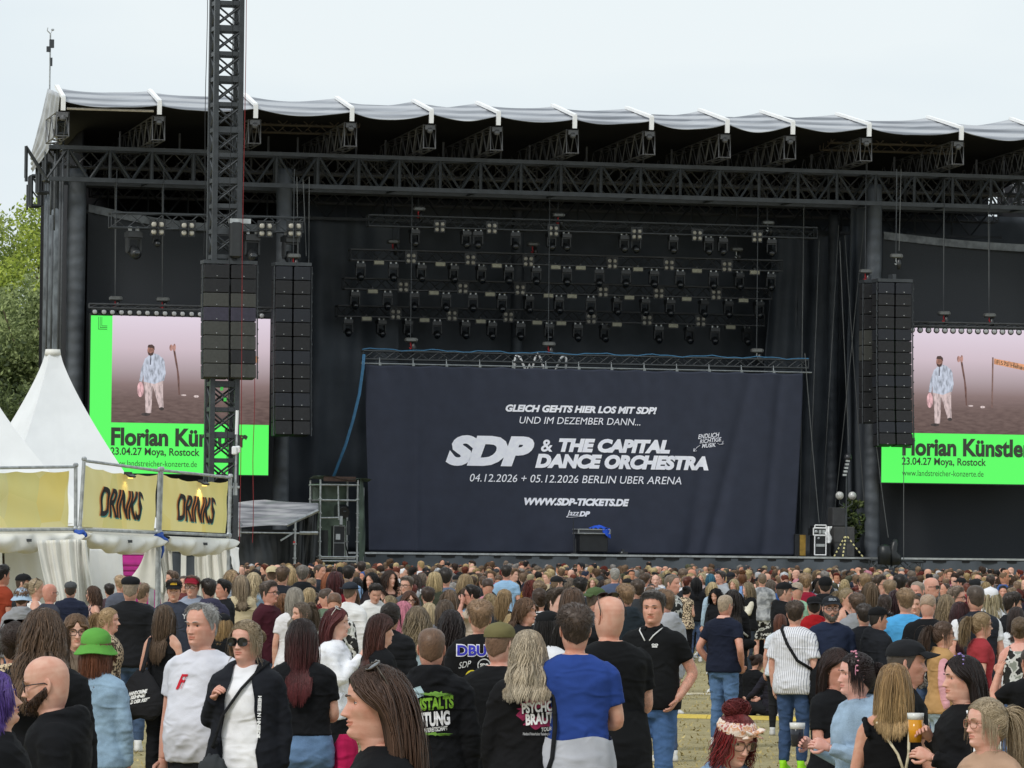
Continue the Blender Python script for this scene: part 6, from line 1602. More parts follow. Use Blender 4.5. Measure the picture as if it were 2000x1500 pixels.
def pat(kind):
    def f(nt, b, tc):
        N, L = nt.nodes.new, nt.links.new
        def col(sock): L(sock, b.inputs['Base Color'])
        if kind == 'stripes':
            w = N('ShaderNodeTexWave'); w.bands_direction = 'X'; w.inputs['Scale'].default_value = 14; w.inputs['Distortion'].default_value = .4; L(tc.outputs['Object'], w.inputs['Vector'])
            r = ramp(nt, [(.90, 'dcdde2'), (.955, '565b74')]); L(w.outputs['Fac'], r.inputs['Fac']); col(r.outputs['Color'])
        elif kind == 'hstripes':
            w = N('ShaderNodeTexWave'); w.bands_direction = 'Z'; w.inputs['Scale'].default_value = 9; L(tc.outputs['Object'], w.inputs['Vector'])
            r = ramp(nt, [(.45, '1c1c20'), (.55, 'd8d8d8')]); L(w.outputs['Fac'], r.inputs['Fac']); col(r.outputs['Color'])
        elif kind in ('leopard', 'floral', 'camo', 'check', 'marble', 'paisley'):
            if kind == 'check':
                v = N('ShaderNodeTexChecker'); v.inputs['Scale'].default_value = 26; v.inputs['Color1'].default_value = (*lin('a8283a'), 1); v.inputs['Color2'].default_value = (*lin('e0d8d4'), 1); L(tc.outputs['Object'], v.inputs['Vector']); col(v.outputs['Color']); return
            n = N('ShaderNodeTexNoise'); n.inputs['Scale'].default_value = {'leopard': 38, 'floral': 20, 'camo': 11, 'marble': 7, 'paisley': 24}[kind]; n.inputs['Detail'].default_value = 2.5; L(tc.outputs['Object'], n.inputs['Vector'])
            st = {'leopard': [(.44, 'cbb79a'), (.5, '2e2622'), (.6, '5d4838')], 'floral': [(.4, '1f1c22'), (.5, '6d5560'), (.58, 'd0b8a8'), (.66, '8c4a4c')], 'camo': [(.38, '20201f'), (.5, 'c8c8c4'), (.6, '8a8f86')], 'paisley': [(.42, 'e2d2c6'), (.5, 'c88a5c'), (.56, 'e6dad2'), (.63, 'b0605a')], 'marble': [(.38, '73767a'), (.55, 'b0b2b4'), (.68, '909296')]}[kind]
            r = ramp(nt, st, 'CONSTANT' if kind in ('camo', 'leopard') else 'LINEAR'); L(n.outputs['Fac'], r.inputs['Fac']); col(r.outputs['Color'])
    return f
def crease(nt, b, tc):
    N, L = nt.nodes.new, nt.links.new
    mp = N('ShaderNodeMapping'); mp.inputs['Rotation'].default_value = (0.5, 0.6, 0.4); mp.inputs['Scale'].default_value = (1, 1, 2.1); L(tc.outputs['Object'], mp.inputs['Vector'])
    n = N('ShaderNodeTexNoise'); n.noise_type = 'RIDGED_MULTIFRACTAL' if hasattr(n, 'noise_type') else n.noise_type; n.inputs['Scale'].default_value = 5.5; n.inputs['Detail'].default_value = 3; n.inputs['Distortion'].default_value = .9; L(mp.outputs['Vector'], n.inputs['Vector'])
    n2 = N('ShaderNodeTexNoise'); n2.inputs['Scale'].default_value = 190; L(tc.outputs['Object'], n2.inputs['Vector'])
    b1 = N('ShaderNodeBump'); b1.inputs['Strength'].default_value = .65; b1.inputs['Distance'].default_value = .03; L(n.outputs['Fac'], b1.inputs['Height'])
    b2 = N('ShaderNodeBump'); b2.inputs['Strength'].default_value = .15; b2.inputs['Distance'].default_value = .01; L(n2.outputs['Fac'], b2.inputs['Height']); L(b1.outputs['Normal'], b2.inputs['Normal']); L(b2.outputs['Normal'], b.inputs['Normal'])
def cloth_mat(c, denim=False):
    if c in ('stripes', 'hstripes', 'leopard', 'floral', 'camo', 'check', 'marble', 'paisley'): return mat('cloth_' + c, 'cccccc', .85, noise=0, build=lambda nt, b, tc: (pat(c)(nt, b, tc), crease(nt, b, tc)))
    if denim:
        def f(nt, b, tc):
            N, L = nt.nodes.new, nt.links.new
            n = N('ShaderNodeTexNoise'); n.inputs['Scale'].default_value = 5; n.inputs['Detail'].default_value = 6; n.inputs['Roughness'].default_value = .6
            n2 = N('ShaderNodeTexNoise'); n2.inputs['Scale'].default_value = 260; L(tc.outputs['Object'], n2.inputs['Vector']); L(tc.outputs['Object'], n.inputs['Vector'])
            k = lin(c); r = ramp(nt, [(.3, tuple(x * .52 for x in k)), (.5, k), (.72, tuple(min(x * 1.35 + .015, 1) for x in k))])
            mx = N('ShaderNodeMix'); mx.data_type = 'FLOAT'; mx.inputs['Factor'].default_value = .25; L(n.outputs['Fac'], mx.inputs['A']); L(n2.outputs['Fac'], mx.inputs['B']); L(mx.outputs['Result'], r.inputs['Fac']); L(r.outputs['Color'], b.inputs['Base Color']); crease(nt, b, tc)
        return mat('denim_' + c, c, .85, noise=0, build=f)
    return mat('cloth_' + c, c, .86, noise=.08, nscale=5, spec=.15, build=crease)
def hat_parts(o, kind, c, post, rg, logo=None):
    m = cloth_mat(c); n, k = 40, 12
    a = np.linspace(-math.pi, math.pi, n, endpoint=False)
    def dome(z0, z1, off, puff=0.0, front=0.0):
        A, S_ = np.meshgrid(a, np.linspace(0, 1, k)); Z = z0 + (z1 - z0) * S_ + 0 * A + front * np.clip(np.cos(A), 0, 1) * (1 - S_)
        P = head_pt(A, np.minimum(Z, .2315)); N_ = hnorm(P); P = P + N_ * (off + puff * np.sin(S_ * 3.14))[..., None]
        return P
    mb = MB(); P = None
    if kind in ('cap', 'capback', 'flatcap', 'beret'):
        P = dome(.150 if kind != 'beret' else .158, .2312, .013, .012 if kind in ('flatcap', 'beret') else .004, .012)
    elif kind == 'beanie': P = dome(.118, .2312, .011, .004, .03)
    elif kind in ('bucket', 'fedora'): P = dome(.150, .2312, .016, .004)
    if P is not None:
        if kind == 'bucket': P[..., 2] += .010 * np.linspace(0, 1, k)[:, None]
        mb.add(np.concatenate([P.reshape(-1, 3), [P[-1].mean(0)]]), grid_quads(k, n), None)
        b0 = mb.n - 1 - n; mb.t.append(np.stack([b0 + np.arange(n), b0 + (np.arange(n) + 1) % n, np.full(n, mb.n - 1)], 1)); mb.tm.append(np.zeros(n, int))
        if kind in ('cap', 'capback'): ell(mb, (0, .0, .2475), (.009, .009, .006), 8, 4)
    if kind in ('cap', 'capback', 'flatcap'):
        L = .075 if kind != 'flatcap' else .03
        def vis(s, t):
            aa = (s - .5) * 2 * 1.12; p = head_pt(aa, .160 + 0 * aa); r = 1 + 0 * s
            ext = L * np.cos(aa * .95) ** .7 * t
            return (p[..., 0] * (1.10 + .06 * t), p[..., 1] - .012 - ext, p[..., 2] + .004 + .012 * np.cos(aa) - .020 * t * (1 - .2 * np.cos(aa)) - .35 * (p[..., 0] ** 2) * 8 * t)
        sheet(mb, vis, 20, 8, thick=.004)
    if kind == 'bucket':
        A, S_ = np.meshgrid(a, np.linspace(0, 1, 6)); P = head_pt(A, .156 + 0 * A); N_ = P * (1, 1, 0); N_ /= np.linalg.norm(N_, axis=-1, keepdims=True)
        P = P + N_ * (.014 + .046 * S_)[..., None]; P[..., 2] -= .060 * S_ ** .9 + .006 * np.sin(A * 3 + 1) * S_
        mb.add(P.reshape(-1, 3), grid_quads(6, n)); P2 = P - N_ * .002 - (0, 0, .004); mb.add(P2.reshape(-1, 3), grid_quads(6, n)[:, ::-1])
    if kind == 'fedora':
        A, S_ = np.meshgrid(a, np.linspace(0, 1, 5)); P = head_pt(A, .158 + 0 * A); N_ = P * (1, 1, 0); N_ /= np.linalg.norm(N_, axis=-1, keepdims=True)
        P = P + N_ * (.012 + .05 * S_)[..., None]; P[..., 2] += .012 * S_ * np.abs(np.sin(A)); mb.add(P.reshape(-1, 3), grid_quads(5, n))
    if kind == 'hood':
        A, S_ = np.meshgrid(np.linspace(-2.5 * 1, 2.5, 26), np.linspace(0, 1, 12)); P = head_pt(A + math.pi, -.02 + .253 * S_); N_ = hnorm(P); P = P + N_ * .022; mb.add(P.reshape(-1, 3), grid_quads(12, 26, False)); 
        mb.add([P[-1].mean(0) + (0, 0, .012)]); b0 = mb.n - 27; mb.t.append(np.stack([b0 + np.arange(25), b0 + np.arange(25) + 1, np.full(25, mb.n - 1)], 1)); mb.tm.append(np.zeros(25, int))
    if kind == 'hairband':   # wire band with little flowers
        t = np.linspace(-1.75, 1.75, 40); pts = np.stack([.083 * np.sin(t), -.02 + .012 * np.cos(t * 2), .128 + .115 * np.cos(t)], 1); tube(mb, pts, .003, 5)
        for q in np.linspace(-1.5, 1.5, 13): ell(mb, (.086 * math.sin(q), -.02 + rg.normal() * .006, .130 + .118 * math.cos(q)), (.009, .008, .007), 6, 4)
    if kind == 'bandana':
        t = np.linspace(-math.pi, math.pi, 48, endpoint=False); rings = []
        for s in np.linspace(0, 1, 8):
            P = head_pt(t, .148 + .012 * np.cos(t) * 1 + .052 * s + 0 * t); N_ = hnorm(P); rings.append(P + N_ * (.010 + .004 * math.sin(s * 3.14) + .002 * np.sin(t * 30 + s * 9))[:, None])
        mb.add(np.concatenate(rings), grid_quads(8, 48))
        for s in (-1, 1):
            pts = np.array([(.02, -.105, .18), (.02 + s * .035, -.115, .195 + .01 * s), (.02 + s * .062, -.105, .205)]); tube(mb, pts, [.012, .024, .006], 8, flat=.45)
            tube(mb, np.array([(.02, -.105, .18), (.02 + s * .03, -.118, .172), (.02 + s * .06, -.110, .160)]), [.010, .015, .004], 8, flat=.4)
        ell(mb, (.02, -.110, .182), (.017, .013, .017), 8, 6)
    if mb.n == 0: return
    for i in range(len(mb.v)): mb.v[i] = post(mb.v[i])
    nm = {'hairband': 'flower_headband', 'bandana': 'bandana', 'hood': 'hood', 'bucket': 'bucket_hat'}.get(kind, 'cap' if kind != 'fedora' else 'hat')
    h = mb.build(nm, m, o, smooth=True)
    if logo:
        lb = MB(); V, T, _ = text_mesh(logo[0], .02); x0 = logo[2] if len(logo) > 2 else .03
        aa = (V[:, 0] - .5) * 2 * .42; P = head_pt(aa, .185 + .022 * V[:, 1]); P = P + hnorm(P) * .0205; lb.add(post(P), None, T); lb.build('cap_lettering', cloth_mat(logo[1]), h)
    return h
def glasses_parts(o, kind, post, c='1a1a1c'):
    mb = MB(); dark = kind.startswith('sun'); up = kind.endswith('up')
    for s in (-1, 1):
        t = np.linspace(0, 2 * math.pi, 25); w, h = (.028, .021) if not dark else (.031, .023)
        e = lambda f: np.sign(f) * np.abs(f) ** .7
        P = np.stack([s * .034 + w * e(np.cos(t)), -.0965 + .006 * np.abs(np.cos(t)) * np.sign(s * np.cos(t)).clip(0, 1), .113 + h * e(np.sin(t))], 1)
        tube(mb, P, .0023, 6)
        n = 24; ring = P[:-1] + (0, .001, 0); mb.add(np.concatenate([ring, [ring.mean(0) - (0, .002, 0)]]), None, np.stack([np.arange(n), (np.arange(n) + 1) % n, np.full(n, n)], 1), 1)
        tube(mb, [(s * .064, -.088, .119), (s * .076, -.05, .120), (s * .079, .0, .118), (s * .078, .022, .104)], .0026, 5)
    tube(mb, [(-.009, -.098, .117), (0, -.1, .119), (.009, -.098, .117)], .0025, 5)
    if up:
        for i in range(len(mb.v)):
            v = mb.v[i] - (0, .01, .11); v = v @ rot('X', R(-58)).T; mb.v[i] = v * 1.10 + (0, .040, .138)
    for i in range(len(mb.v)): mb.v[i] = post(mb.v[i])
    lens = mat('sun_lens', '0c0d0f', .08, noise=0, spec=.7) if dark else glass_lens()
    mb.build('sunglasses' if dark else 'glasses', [mat('frame_' + c, c, .3, noise=0), lens], o, smooth=True)
def glass_lens():
    if 'clear_lens' in MATS: return MATS['clear_lens']
    m = bpy.data.materials.new('clear_lens'); m.use_nodes = True; nt = m.node_tree; nt.nodes.clear()
    o = nt.nodes.new('ShaderNodeOutputMaterial'); mx = nt.nodes.new('ShaderNodeMixShader'); tr = nt.nodes.new('ShaderNodeBsdfTransparent'); g = nt.nodes.new('ShaderNodeBsdfGlossy'); g.inputs['Roughness'].default_value = .05
    mx.inputs['Fac'].default_value = .10; nt.links.new(tr.outputs[0], mx.inputs[1]); nt.links.new(g.outputs[0], mx.inputs[2]); nt.links.new(mx.outputs[0], o.inputs['Surface']); MATS['clear_lens'] = m
    return m
def beard_parts(o, c, post, rg, thick=.008, res=2, goatee=False):
    mb = MB(); c0 = np.array(lin(c)); n, k = 60, 16; am = R(94) if not goatee else R(26)
    a = np.linspace(-am, am, n); s = np.linspace(0, 1, k); A, S_ = np.meshgrid(a, s)
    top = np.interp(np.abs(np.degrees(A)), [0, 14, 22, 40, 75, 94], [.036, .036, .05, .058, .085, .105]); zl = np.interp(np.abs(np.degrees(A)), [0, 35, 55, 75, 94], [-.016, -.012, .010, .038, .062]); z = zl + (np.maximum(top, zl + .006) - zl) * S_
    P = head_pt(A, z); N_ = hnorm(P); N_[..., 2] *= .4
    t = thick * np.clip(4 * S_ * (1 - S_), .12, 1) ** .6 * (1.25 - .5 * np.abs(A) / am) + .0015 * rg.normal(size=A.shape)
    P = P + N_ * t[..., None]; P[..., 1] -= .004 * np.clip(np.cos(A * 2), 0, 1)
    mb.add(P.reshape(-1, 3), grid_quads(k, n, False), None, 0, np.clip(c0 * (1 + .2 * rg.normal(size=(n * k, 1))), .002, 1))
    x = np.linspace(-.03, .03, 11); tube(mb, np.stack([x, -.0985 + 7 * x ** 2, .0635 - .016 * (np.abs(x) / .03) ** 1.5], 1), .0042, 6, col=c0)
    if res >= 2:
        m = 420; i, j = rg.integers(2, k - 1, m), rg.integers(0, n, m); q = P[i, j]; d = np.stack([q[:, 0] * 2, -.3 + 0 * q[:, 0], -1 + 0 * q[:, 0]], 1) + rg.normal(size=(m, 3)) * .4; d /= np.linalg.norm(d, axis=1, keepdims=True)
        tt = np.linspace(0, 1, 3)[None, :, None]; strands(mb, q[:, None] + d[:, None] * tt * (.010 + .6 * thick), np.repeat(np.array([[.002, .0018, .0006]]), m, 0), np.clip(c0 * (1 + .25 * rg.normal(size=(m, 1, 1))), .002, 1) * np.ones((m, 3, 3)))
    for i in range(len(mb.v)): mb.v[i] = post(mb.v[i])
    mb.build('beard', M_HAIR, o, smooth=True, colors=True)
def brows(o, c, post, res):
    mb = MB(); c0 = np.array(lin(c)) * .8; x = np.linspace(.014, .050, 9)
    for s in (-1, 1):
        tube(mb, np.stack([s * x, -.0985 + 4.6 * x ** 2 + 0 * x, .1345 + .006 * np.sin((x - .01) / .04 * 2.4)], 1), np.array([.0028, .0036, .004, .004, .0038, .0034, .003, .0024, .0014]) * 1.0, 5, col=c0, flat=.7)
    for i in range(len(mb.v)): mb.v[i] = post(mb.v[i])
    mb.build('eyebrows', M_HAIR, o, smooth=True, colors=True)
def pr(s, xc, zc, w, h, c, back=True, bold=.02, shear=0.0, turn=0.0, name='print_lettering', wave=0.0):
    """lettering for a garment: centre, size (metres on the 1.75 m figure), seen from its own side"""
    V, T, _ = text_mesh(s, bold, shear, maxlen=.09)
    x = (V[:, 0] - .5) * w; z = (V[:, 1] - .5) * h
    if wave: z = z + wave * np.sin(x * 40)
    x, z = x * math.cos(turn) - z * math.sin(turn), x * math.sin(turn) + z * math.cos(turn)
    return (name, np.stack([(xc + x) * (-1 if back else 1), zc + z], 1), T, cloth_mat(c), back)
def blob(pts, c, back=True, name='print_patch'):
    """filled flat print: polygon fan finely subdivided"""
    P = np.array(pts, float); n = len(P); c0 = P.mean(0); K = 6; V = [c0]; T = []
    for k in range(1, K + 1): V += list(c0 + (P - c0) * k / K)
    for i in range(n):
        T.append((0, 1 + i, 1 + (i + 1) % n))
        for k in range(1, K):
            a = 1 + (k - 1) * n; b = 1 + k * n; j = (i + 1) % n; T += [(a + i, b + i, b + j), (a + i, b + j, a + j)]
    V = np.array(V); V[:, 0] *= -1 if back else 1
    return (name, V, np.array(T), cloth_mat(c), back)
def disc(x, z, r, n=20): return [(x + r * math.cos(t), z + r * math.sin(t)) for t in np.linspace(0, 6.283, n, endpoint=False)]
def spiky(x, z, w, h, seed, n=44, k=.18):
    rg = random.Random(seed); return [(x + w * math.cos(t) ** 1 * (1 + rg.uniform(-k, k)), z + h * math.sin(t) * (1 + rg.uniform(-k, k))) for t in np.linspace(0, 6.283, n, endpoint=False)]
PEOPLE = 0
def make_person(root, sex='m', b=1.0, belly=0.0, skin='c9977f', hr=('short', '5a4030'), top=('tee', '202124'), legs=('jeans', '46597a'), shoes='d8d8d6', arms=('down', 'down'), look=0, nod=0, hat=None, glasses=None, beard=None,
                res=2, seed=0, L=None, tip=None, prints=(), tattoo=False, sit=False, walk=0.0, stance=0.0, logo=None, inner=None, curl=.5, open_front=.075, lean=0.0, fat=None, loose=0, brow=True):
    b = 1 + (b - 1) * .62
    rg = np.random.default_rng(seed + 17); fat = (b - 1) * 2.2 + belly * .5 if fat is None else fat
    tab = torso_tab(sex, b, belly); vx = {3: .0105, 2: .0155, 1: .024, 0: .036}[res]
    hp_ = np.array((0, -.010, 1.5135)); piv = np.array((0, .012, -.06)); Mh = rot('Z', R(look)) @ rot('X', R(nod))
    def post(v, lo=-.11, hi=.0):
        v = np.asarray(v, float); w = sm(v[..., 2], lo, hi)[..., None]
        q = (v - piv) @ Mh.T + piv
        return v * (1 - w) + q * w + hp_
    sm_ = skin_mat(skin, tattoo); ex = MB()
    head_mesh(ex, res, sex, float(np.clip(fat, -.3, 1.2)), rg)
    for i in range(len(ex.v)): ex.v[i] = post(ex.v[i])
    raw = MB(); loft(raw, torso_rings(tab, .84, 1.50, -.012))
    AP = [arm_pts(sex, s, p, b) for s, p in zip((1, -1), arms)]
    ks = (1 if sex == 'm' else .84) * (1 + (b - 1) * .7)
    for s, (sh, e, w) in zip((1, -1), AP):
        limb(raw, [sh + (-s * .03, 0, .022), sh * .85 + e * .15, sh * .45 + e * .55, e, e * .55 + w * .45, w], np.array([.040, .055, .047, .039, .038, .0265]) * ks, 10)
    for s, (sh, e, w), p in zip((1, -1), AP, arms):
        if res >= 1: hand(ex, w, w - e, s, {'fist': 1.25, 'hold': 1.0, 'phone': .9, 'eat': .9, 'fold': .6}.get(p, curl), .97 if sex == 'm' else .88, res)
    LP = []
    for s in (1, -1):
        if sit:
            LP.append((np.array((s * .1, .0, .90)), np.array((s * .20, -.42, .98)), np.array((s * .12, -.62, .62))))
        else: LP.append(leg_pts(sex, s, b, stance, walk))
    kl = 1 + (b - 1) * .7
    for h, k, a in LP: limb(raw, [h, h * .5 + k * .5, k, k * .62 + a * .38, a], np.array([.086, .076, .055, .052, .036]) * kl, 10)
    fuse('body', raw, [sm_, M_LIP(skin), M_EYEW, M_IRIS, M_LASH], root, max(vx, .0125), 2, None, ex)
    # --- upper garment
    kind, c = top[0], top[1]; m = cloth_mat(c, kind in ('denim', 'denimshirt'))
    def garment(kind, m, name, prints=(), cut=False):
        off, z0, slv = {'tee': (.014, .855, .62), 'polo': (.016, .86, .62), 'tight': (.008, .90, .5), 'crop': (.016, 1.02, .62), 'tank': (.008, .90, 0), 'shirt': (.018, .84, 2), 'long': (.014, .87, 2), 'hoodie': (.030, .845, 2), 'jacket': (.034, .84, 2), 'denim': (.022, .90, 2), 'denimshirt': (.024, .84, 2), 'puffer': (.048, .85, 2), 'vest': (.030, .86, 0), 'bomber': (.036, .87, 2), 'oversize': (.034, .80, .85), 'ruffle': (.010, .90, 0)}[kind]
        g = MB(); tr_ = torso_rings(tab, z0, 1.497 if kind not in ('tank', 'ruffle') else 1.415, off, 30, 30, .012 if kind in ('tee', 'polo', 'oversize', 'shirt') else .0)
        if kind in ('tank', 'ruffle'): tr_[..., 0] *= 1 - .26 * sm(tr_[..., 2], 1.27, 1.39)
        loft(g, tr_)
        rr = {'tee': (.067, .064), 'polo': (.066, .060), 'tight': (.058, .052), 'oversize': (.074, .078)}.get(kind, (.064 + off * .35, .056 + off * .35))
        for s, (sh, e, w) in zip((1, -1), AP):
            if slv == 0: continue
            if slv < 1.5:
                q = sh + (e - sh) * slv; limb(g, [sh + (-s * .04, 0, .022), sh * .85 + q * .15, sh * .45 + q * .55, q], np.array([rr[0] * .80, rr[0] * 1.05, rr[0] * .97, rr[1]]) * ks, 12)
            else:
                ew = w - (w - e) * .05; o_ = off * .55
                limb(g, [sh + (-s * .04, 0, .022), sh * .85 + e * .15, sh * .5 + e * .5, e, e * .5 + ew * .5, ew], np.array([.050 + o_, .064 + o_, .053 + o_, .047 + o_, .043 + o_, .034 + o_ * .8]) * ks, 12)
                if kind in ('hoodie', 'puffer', 'bomber', 'jacket'): limb(g, [ew - (w - e) * .09, ew], np.array([.040 + o_, .040 + o_]) * ks, 10, 2)
        if kind == 'hoodie' or (kind == 'jacket' and 'hood' in top[2:]):
            t = np.linspace(-2.35, 2.35, 17); k_ = np.cos(t) * .5 + .5
            tube(g, np.stack([.098 * np.sin(t), .022 + .085 * np.cos(t) - .02 * (1 - k_), 1.452 + .040 * k_ ** .6], 1), .026 + .020 * k_, 10)
            ell(g, (0, .118, 1.425), (.115, .045, .085), 14, 8)
        if kind in ('puffer', 'jacket', 'bomber', 'denim', 'denimshirt', 'shirt', 'vest') and 'hood' not in top[2:]:
            t = np.linspace(-2.4, 2.4, 17); tube(g, np.stack([.078 * np.sin(t), .018 + .072 * np.cos(t), 1.487 + .014 * np.cos(t)], 1), .017 if kind != 'puffer' else .026, 8)
        if kind == 'tank':
            for s in (1, -1): t = np.linspace(-1.35, 1.35, 13); tube(g, np.stack([s * (.088 + .012 * np.cos(t)), .014 + .092 * np.sin(t), 1.39 + .083 * np.cos(t)], 1), .012, 7)
        if kind == 'ruffle':
            for s in (1, -1):
                t = np.linspace(-1.9, 1.9, 19); tube(g, np.stack([s * (.140 + .02 * np.cos(t)), .012 + .10 * np.sin(t), 1.36 + .075 * np.cos(t) + .008 * np.sin(t * 11)], 1), .016 + .006 * np.sin(t * 9) ** 2, 7)
        if kind == 'puffer': fold = (seed, .004, 'loose')
        else: fold = (seed, {'tight': .003, 'tank': .003, 'ruffle': .003, 'tee': .0034, 'polo': .0034, 'hoodie': .0055, 'oversize': .005, 'denim': .0035}.get(kind, .005), 'loose' if kind in ('hoodie', 'oversize', 'jacket', 'tee') else 'cloth')
        fuse(name, g, m, root, vx, 3 if res >= 2 else 2, fold, None, prints)
        PEND[-1][0]['_cut'] = (open_front if cut else 0.0); PEND[-1][0]['_puff'] = 1 if kind == 'puffer' else 0
        if kind == 'polo' and res >= 2:
            cb = MB(); t = np.linspace(-2.75, 2.75, 30)
            sheet(cb, lambda s, tt: ((.066 + .026 * tt) * np.sin((s - .5) * 5.5), .014 + (.064 + .03 * tt) * np.cos((s - .5) * 5.5) - .016 * tt * np.clip(-np.cos((s - .5) * 5.5), 0, 1), 1.508 - .034 * tt + .008 * np.cos((s - .5) * 5.5)), 40, 6, thick=.003)
            cl = cb.build('collar', cloth_mat(top[2] if len(top) > 2 else c), root, smooth=True)
            if len(top) > 3:
                e_ = MB(); [tube(e_, [(q_ * .088, -.03, 1.482), (q_ * .078, -.088, 1.462), (q_ * .045, -.125, 1.425), (q_ * .018, -.140, 1.385)], .005, 6) for q_ in (1, -1)]; e_.build('collar_trim', cloth_mat(top[3]), cl, smooth=True)
    NAME = {'tee': 't_shirt', 'crop': 't_shirt', 'polo': 'polo_shirt', 'tight': 't_shirt', 'tank': 'tank_top', 'shirt': 'shirt', 'long': 'sweater', 'hoodie': 'hoodie', 'jacket': 'jacket', 'denim': 'denim_jacket', 'denimshirt': 'denim_shirt', 'puffer': 'puffer_jacket', 'vest': 'vest', 'bomber': 'college_jacket', 'oversize': 't_shirt', 'ruffle': 'ruffled_top'}
    if inner: garment(inner[0], cloth_mat(inner[1]), NAME[inner[0]], prints)
    garment(kind, m, NAME[kind], () if inner else prints, bool(inner))
    # --- lower garment
    lk, lc = legs[0], legs[1]; lm = cloth_mat(lc, lk == 'jeans')
    g = MB(); loft(g, torso_rings(tab, .80, 1.06 if lk != 'skirt' else .98, .007, 28, 10))
    if lk == 'skirt':
        zz = np.linspace(.45 if len(legs) < 3 else legs[2], .98, 14); a = np.arange(32) * 2 * math.pi / 32
        loft(g, [np.stack([(.19 + .10 * (.98 - z)) * np.sin(a), .012 - (.14 + .08 * (.98 - z)) * np.cos(a), 0 * a + z], 1) * (1, 1, 1) for z in zz])
    elif lk == 'dress': pass
    else:
        ext = {'jeans': .013, 'leggings': .004, 'trousers': .017, 'wide': .03, 'shorts': .022}[lk]
        for h, k, a in LP:
            if lk == 'shorts': limb(g, [h, h * .5 + k * .5, k + (h - k) * .06], (np.array([.088, .080, .066]) + ext) * kl, 12)
            else: limb(g, [h, h * .5 + k * .5, k, k * .62 + a * .38, a + (k - a) * .05], (np.array([.086, .076, .055, .053, .040]) + ext * np.array([.7, .9, 1, 1.15, 1.0])) * kl, 12)
    fuse({'jeans': 'jeans', 'leggings': 'leggings', 'shorts': 'shorts', 'skirt': 'skirt'}.get(lk, 'trousers'), g, lm, root, max(vx, .013), 2, (seed + 5, .002 if lk == 'leggings' else .006, 'cloth'))
    if res >= 1 and not sit:
        for s, (h, k, a) in zip((1, -1), LP):
            sb = MB(); aa = np.arange(12) * 2 * math.pi / 12; rings = []
            for z, wx, yf, yb in ((.0, .040, -.17, .068), (.022, .045, -.175, .075), (.05, .043, -.13, .070), (.075, .038, -.05, .058), (.115, .040, -.03, .062)):
                cy = (yf + yb) / 2; ry = (yb - yf) / 2; rings.append(np.stack([a[0] + wx * np.cos(aa) * (1 - .25 * np.clip(-np.sin(aa), 0, 1)), a[1] + cy + ry * np.sin(aa), 0 * aa + z + .003], 1))
            loft(sb, rings); sb.build('shoe', mat('shoe_' + shoes, shoes, .6, noise=.05), root, smooth=True)
    # --- head things
    global HOODED
    HOODED = top[0] == 'hoodie' or 'hood' in top
    hb = MB(); hair(hb, hr[0], hr[1], res, sex, float(np.clip(fat, -.3, 1.2)), seed + 3, tip, L, b)
    if hb.n:
        for i in range(len(hb.v)): hb.v[i] = post(hb.v[i], -.20, .0)
        if hat in ('cap', 'capback', 'beanie', 'bucket', 'flatcap', 'beret', 'fedora'):   # hair pressed under the hat
            for i in range(len(hb.v)):
                q = (hb.v[i] - hp_ - piv) @ Mh + piv; k_ = q[:, 2] > .145
                u = (q - (0, .006, .115)) / np.array((.083, .104, .126)); Ln = np.linalg.norm(u, axis=1, keepdims=True)
                q2 = np.where(k_[:, None] & (Ln > 1), (u / np.maximum(Ln, 1e-6)) * np.array((.083, .104, .126)) + (0, .006, .115), q)
                hb.v[i] = np.where(k_[:, None], (q2 - piv) @ Mh.T + piv + hp_, hb.v[i])
        hb.build('hair', M_HAIR, root, smooth=True, colors=True)
    if res >= 2 and brow: brows(root, hr[1] if hr[0] != 'bald' else (beard or '6a4a38'), post, res)
    if hat: hat_parts(root, hat, hat_c, post, rg, logo) if False else hat_parts(root, hat.split(':')[0], hat.split(':')[1], (lambda v: post((v - (0, .006, 0)) * (-1, -1, 1) + (0, .006, 0))) if hat.startswith('capback') else post, rg, logo)
    if glasses:
        k_ = glasses.split(':'); glasses_parts(root, k_[0], post, k_[1] if len(k_) > 1 else '1a1a1c')
    if beard and res >= 2: beard_parts(root, beard.lstrip('g'), post, rg, .010, res, beard.startswith('g'))
    return AP
PLACED = []
def spot(px, py, hp, d=None, Hmin=1.44, Hmax=1.93, up=.012):
    d = d or 2290.0 / hp
    for _ in range(6):
        p = at(px, py, d); g = ground(p[0], d); H = p[2] - g - up
        if H < Hmin or H > Hmax:
            Ht = min(max(H, Hmin), Hmax); hor = p[2] - HC
            d2 = d * (HC - Ht - g - up) / (HC - p[2]) if abs(HC - p[2]) > .03 else d
            d = min(max(d2, d * .75), d * 1.33)
        else: break
    p = at(px, py, d); g = ground(p[0], d)
    return p[0], d, g, p[2] - g - up
def person(px, py, hp, F, label, res=None, d=None, group=None, z=None, tilt=0.0, **k):
    global PEOPLE
    PEOPLE += 1
    x, y, g, H = spot(px, py, hp, d); H = min(max(H, 1.45), 2.0); s = H / 1.747
    r = thing('person', label, 'person', (x, y, g), R(F), group or 'people in the festival crowd')
    r.scale = (s, s, s)
    if tilt: r.rotation_euler = (0, R(tilt), R(F))
    if res is None: res = 3 if hp >= 70 else (2 if hp >= 38 else 1)
    ap = make_person(r, res=res, seed=PEOPLE * 13, **k)
    PLACED.append((px, py, hp, y))
    return r, ap, s
